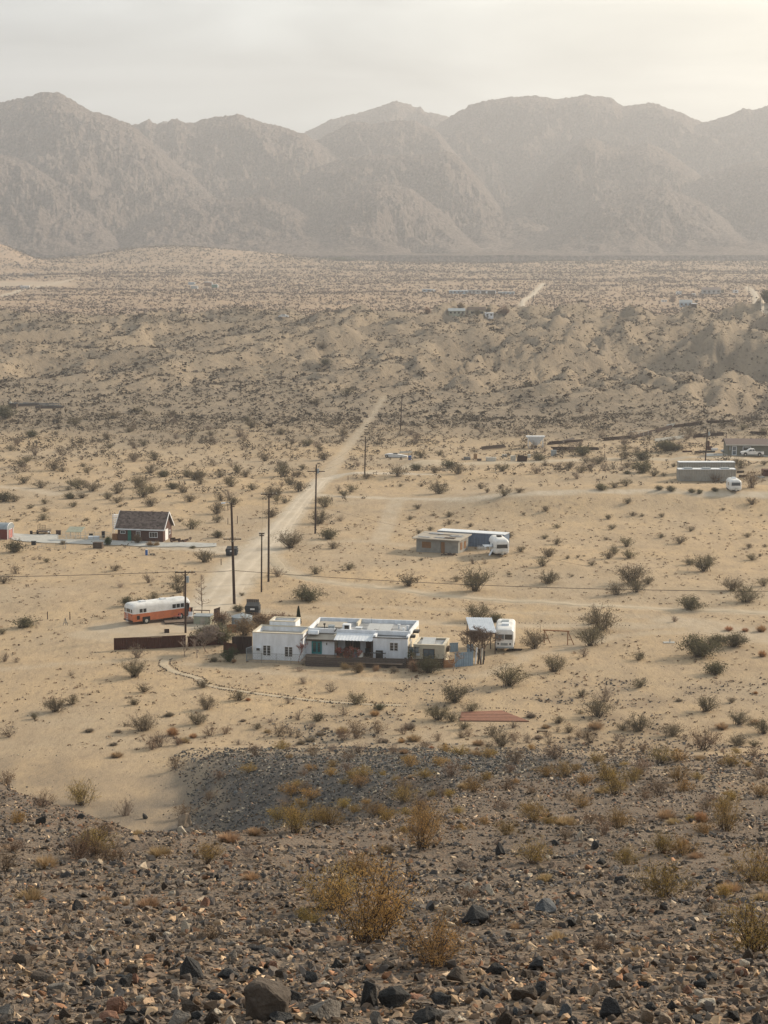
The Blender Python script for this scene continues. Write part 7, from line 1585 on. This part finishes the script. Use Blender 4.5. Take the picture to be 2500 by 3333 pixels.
far_block('white_van', 'white camper in the far right cluster', 'trailer', 2202, 2218, 959, 949, 'white_paint', 3, 0, None, 2); far_block('white_van', 'small white van right of the white camper', 'van', 2254, 2264, 962, 955, 'white_paint', 3, 0, None, 1); far_block('white_shed', 'white shed right of the large grey house', 'shed', 2388, 2403, 953, 944, 'white_paint', 5, 0, None, 1)
far_block('red_shed', 'long low reddish shed between the far camper and van', 'shed', 2222, 2252, 963, 957, 'brick_red', 5, 0, 'rust')
for x0, x1, py, ty, m, lb in ((613, 632, 926, 918, 'blue_metal', 'pale blue far container, rear left of four'), (621, 641, 940, 930, 'galvanized', 'grey far container, front left of four'), (665, 689, 931, 917, 'plywood', 'orange-brown far container, rear right of four'), (690, 707, 937, 925, 'green_door', 'dark green far container, front right of four')):
    t = far_block('far_container', lb, 'container', x0, x1, py, ty, m, 3, 0, 'white_metal'); s = ppm(G(x0, py)); MB().box((x1 - x0) / s + .01, .1, 0, (x1 - x0) / s + 1.2, 2.9, (py - ty) / s * .8).build('end_panel', 'white_paint', t)
far_block('white_bus', 'long white bus parked on the far bare lot', 'bus', 66, 95, 939, 930, 'white_paint', 3, 0, None, 6); far_block('open_shed', 'small far shed with a pale roof above the bare lot', 'shed', 88, 108, 900, 891, 'black_metal', 4, 0, 'white_paint', 0); far_block('dark_box', 'dark box standing on the edge of the far bare lot', 'box', 144, 153, 906, 900, 'black_metal', 4, 0, 'black_metal')
far_block('white_tank', 'white water tank on the hill at the left edge', 'tank', -14, 7, 766, 738, 'stucco_warm', 10, 0, 'stucco_warm')
t = gthing('far_car', 'white car parked on the crest of the badlands', 'car', 906, 1034, 0)
MB().loft([[(x * 1.2, y, z * 1.2) for x, z in [(0, .3), (0, .8), (.8, .95), (1.3, 1.4), (2.8, 1.4), (3.4, 1.0), (4.2, .9), (4.2, .3)]] for y in (0, 1.8)]).build('body', 'bus_white', t)
for x in (.9, 4.0): wheel(t, (x, 0, .35), (0, -1, 0), .36, .2)
MB().box(1.6, -.03, 1.15, 3.2, -.001, 1.55).build('side_window', 'glass', t)
for i, (px, py, w, k, lb) in enumerate(((1390, 1022, 26, 'leaf_brown', 'grey-brown far tree left of the green-grey building'), (1500, 1006, 24, 'leaf_brown', 'bare far tree behind the green-grey building'), (1553, 1028, 26, 'leaf_green', 'dark tree before the pale barn'), (1590, 1015, 16, 'leaf_green', 'round dark far tree right of the pale barn'), (1640, 1026, 34, 'leaf_brown', 'wide brown far tree beside the valley road'), (1492, 1000, 10, 'leaf_brown', 'thin tall far tree above the green-grey building'), (2351, 955, 16, 'leaf_green', 'dark tall tree right of the large grey house'), (2266, 985, 10, 'cypress', 'narrow dark tree right of the turquoise house'), (2496, 985, 50, 'leaf_green', 'dark far tree at the right edge'), (2190, 985, 24, 'leaf_brown', 'brown bush left of the turquoise house'), (1100, 849, 70, 'leaf_green', 'long dark thicket at the far mountain foot'), (1140, 850, 50, 'leaf_green', 'right part of the dark thicket at the mountain foot'))):
    shrub(lb, px, py, w, k, 40 + i, 1.0 if i < 10 else .22, nm='far_tree', n=900, ls=.09)
# ------------------------------------------------------------------ labels of plants and stones
labelize(LAB); labelize(SL)
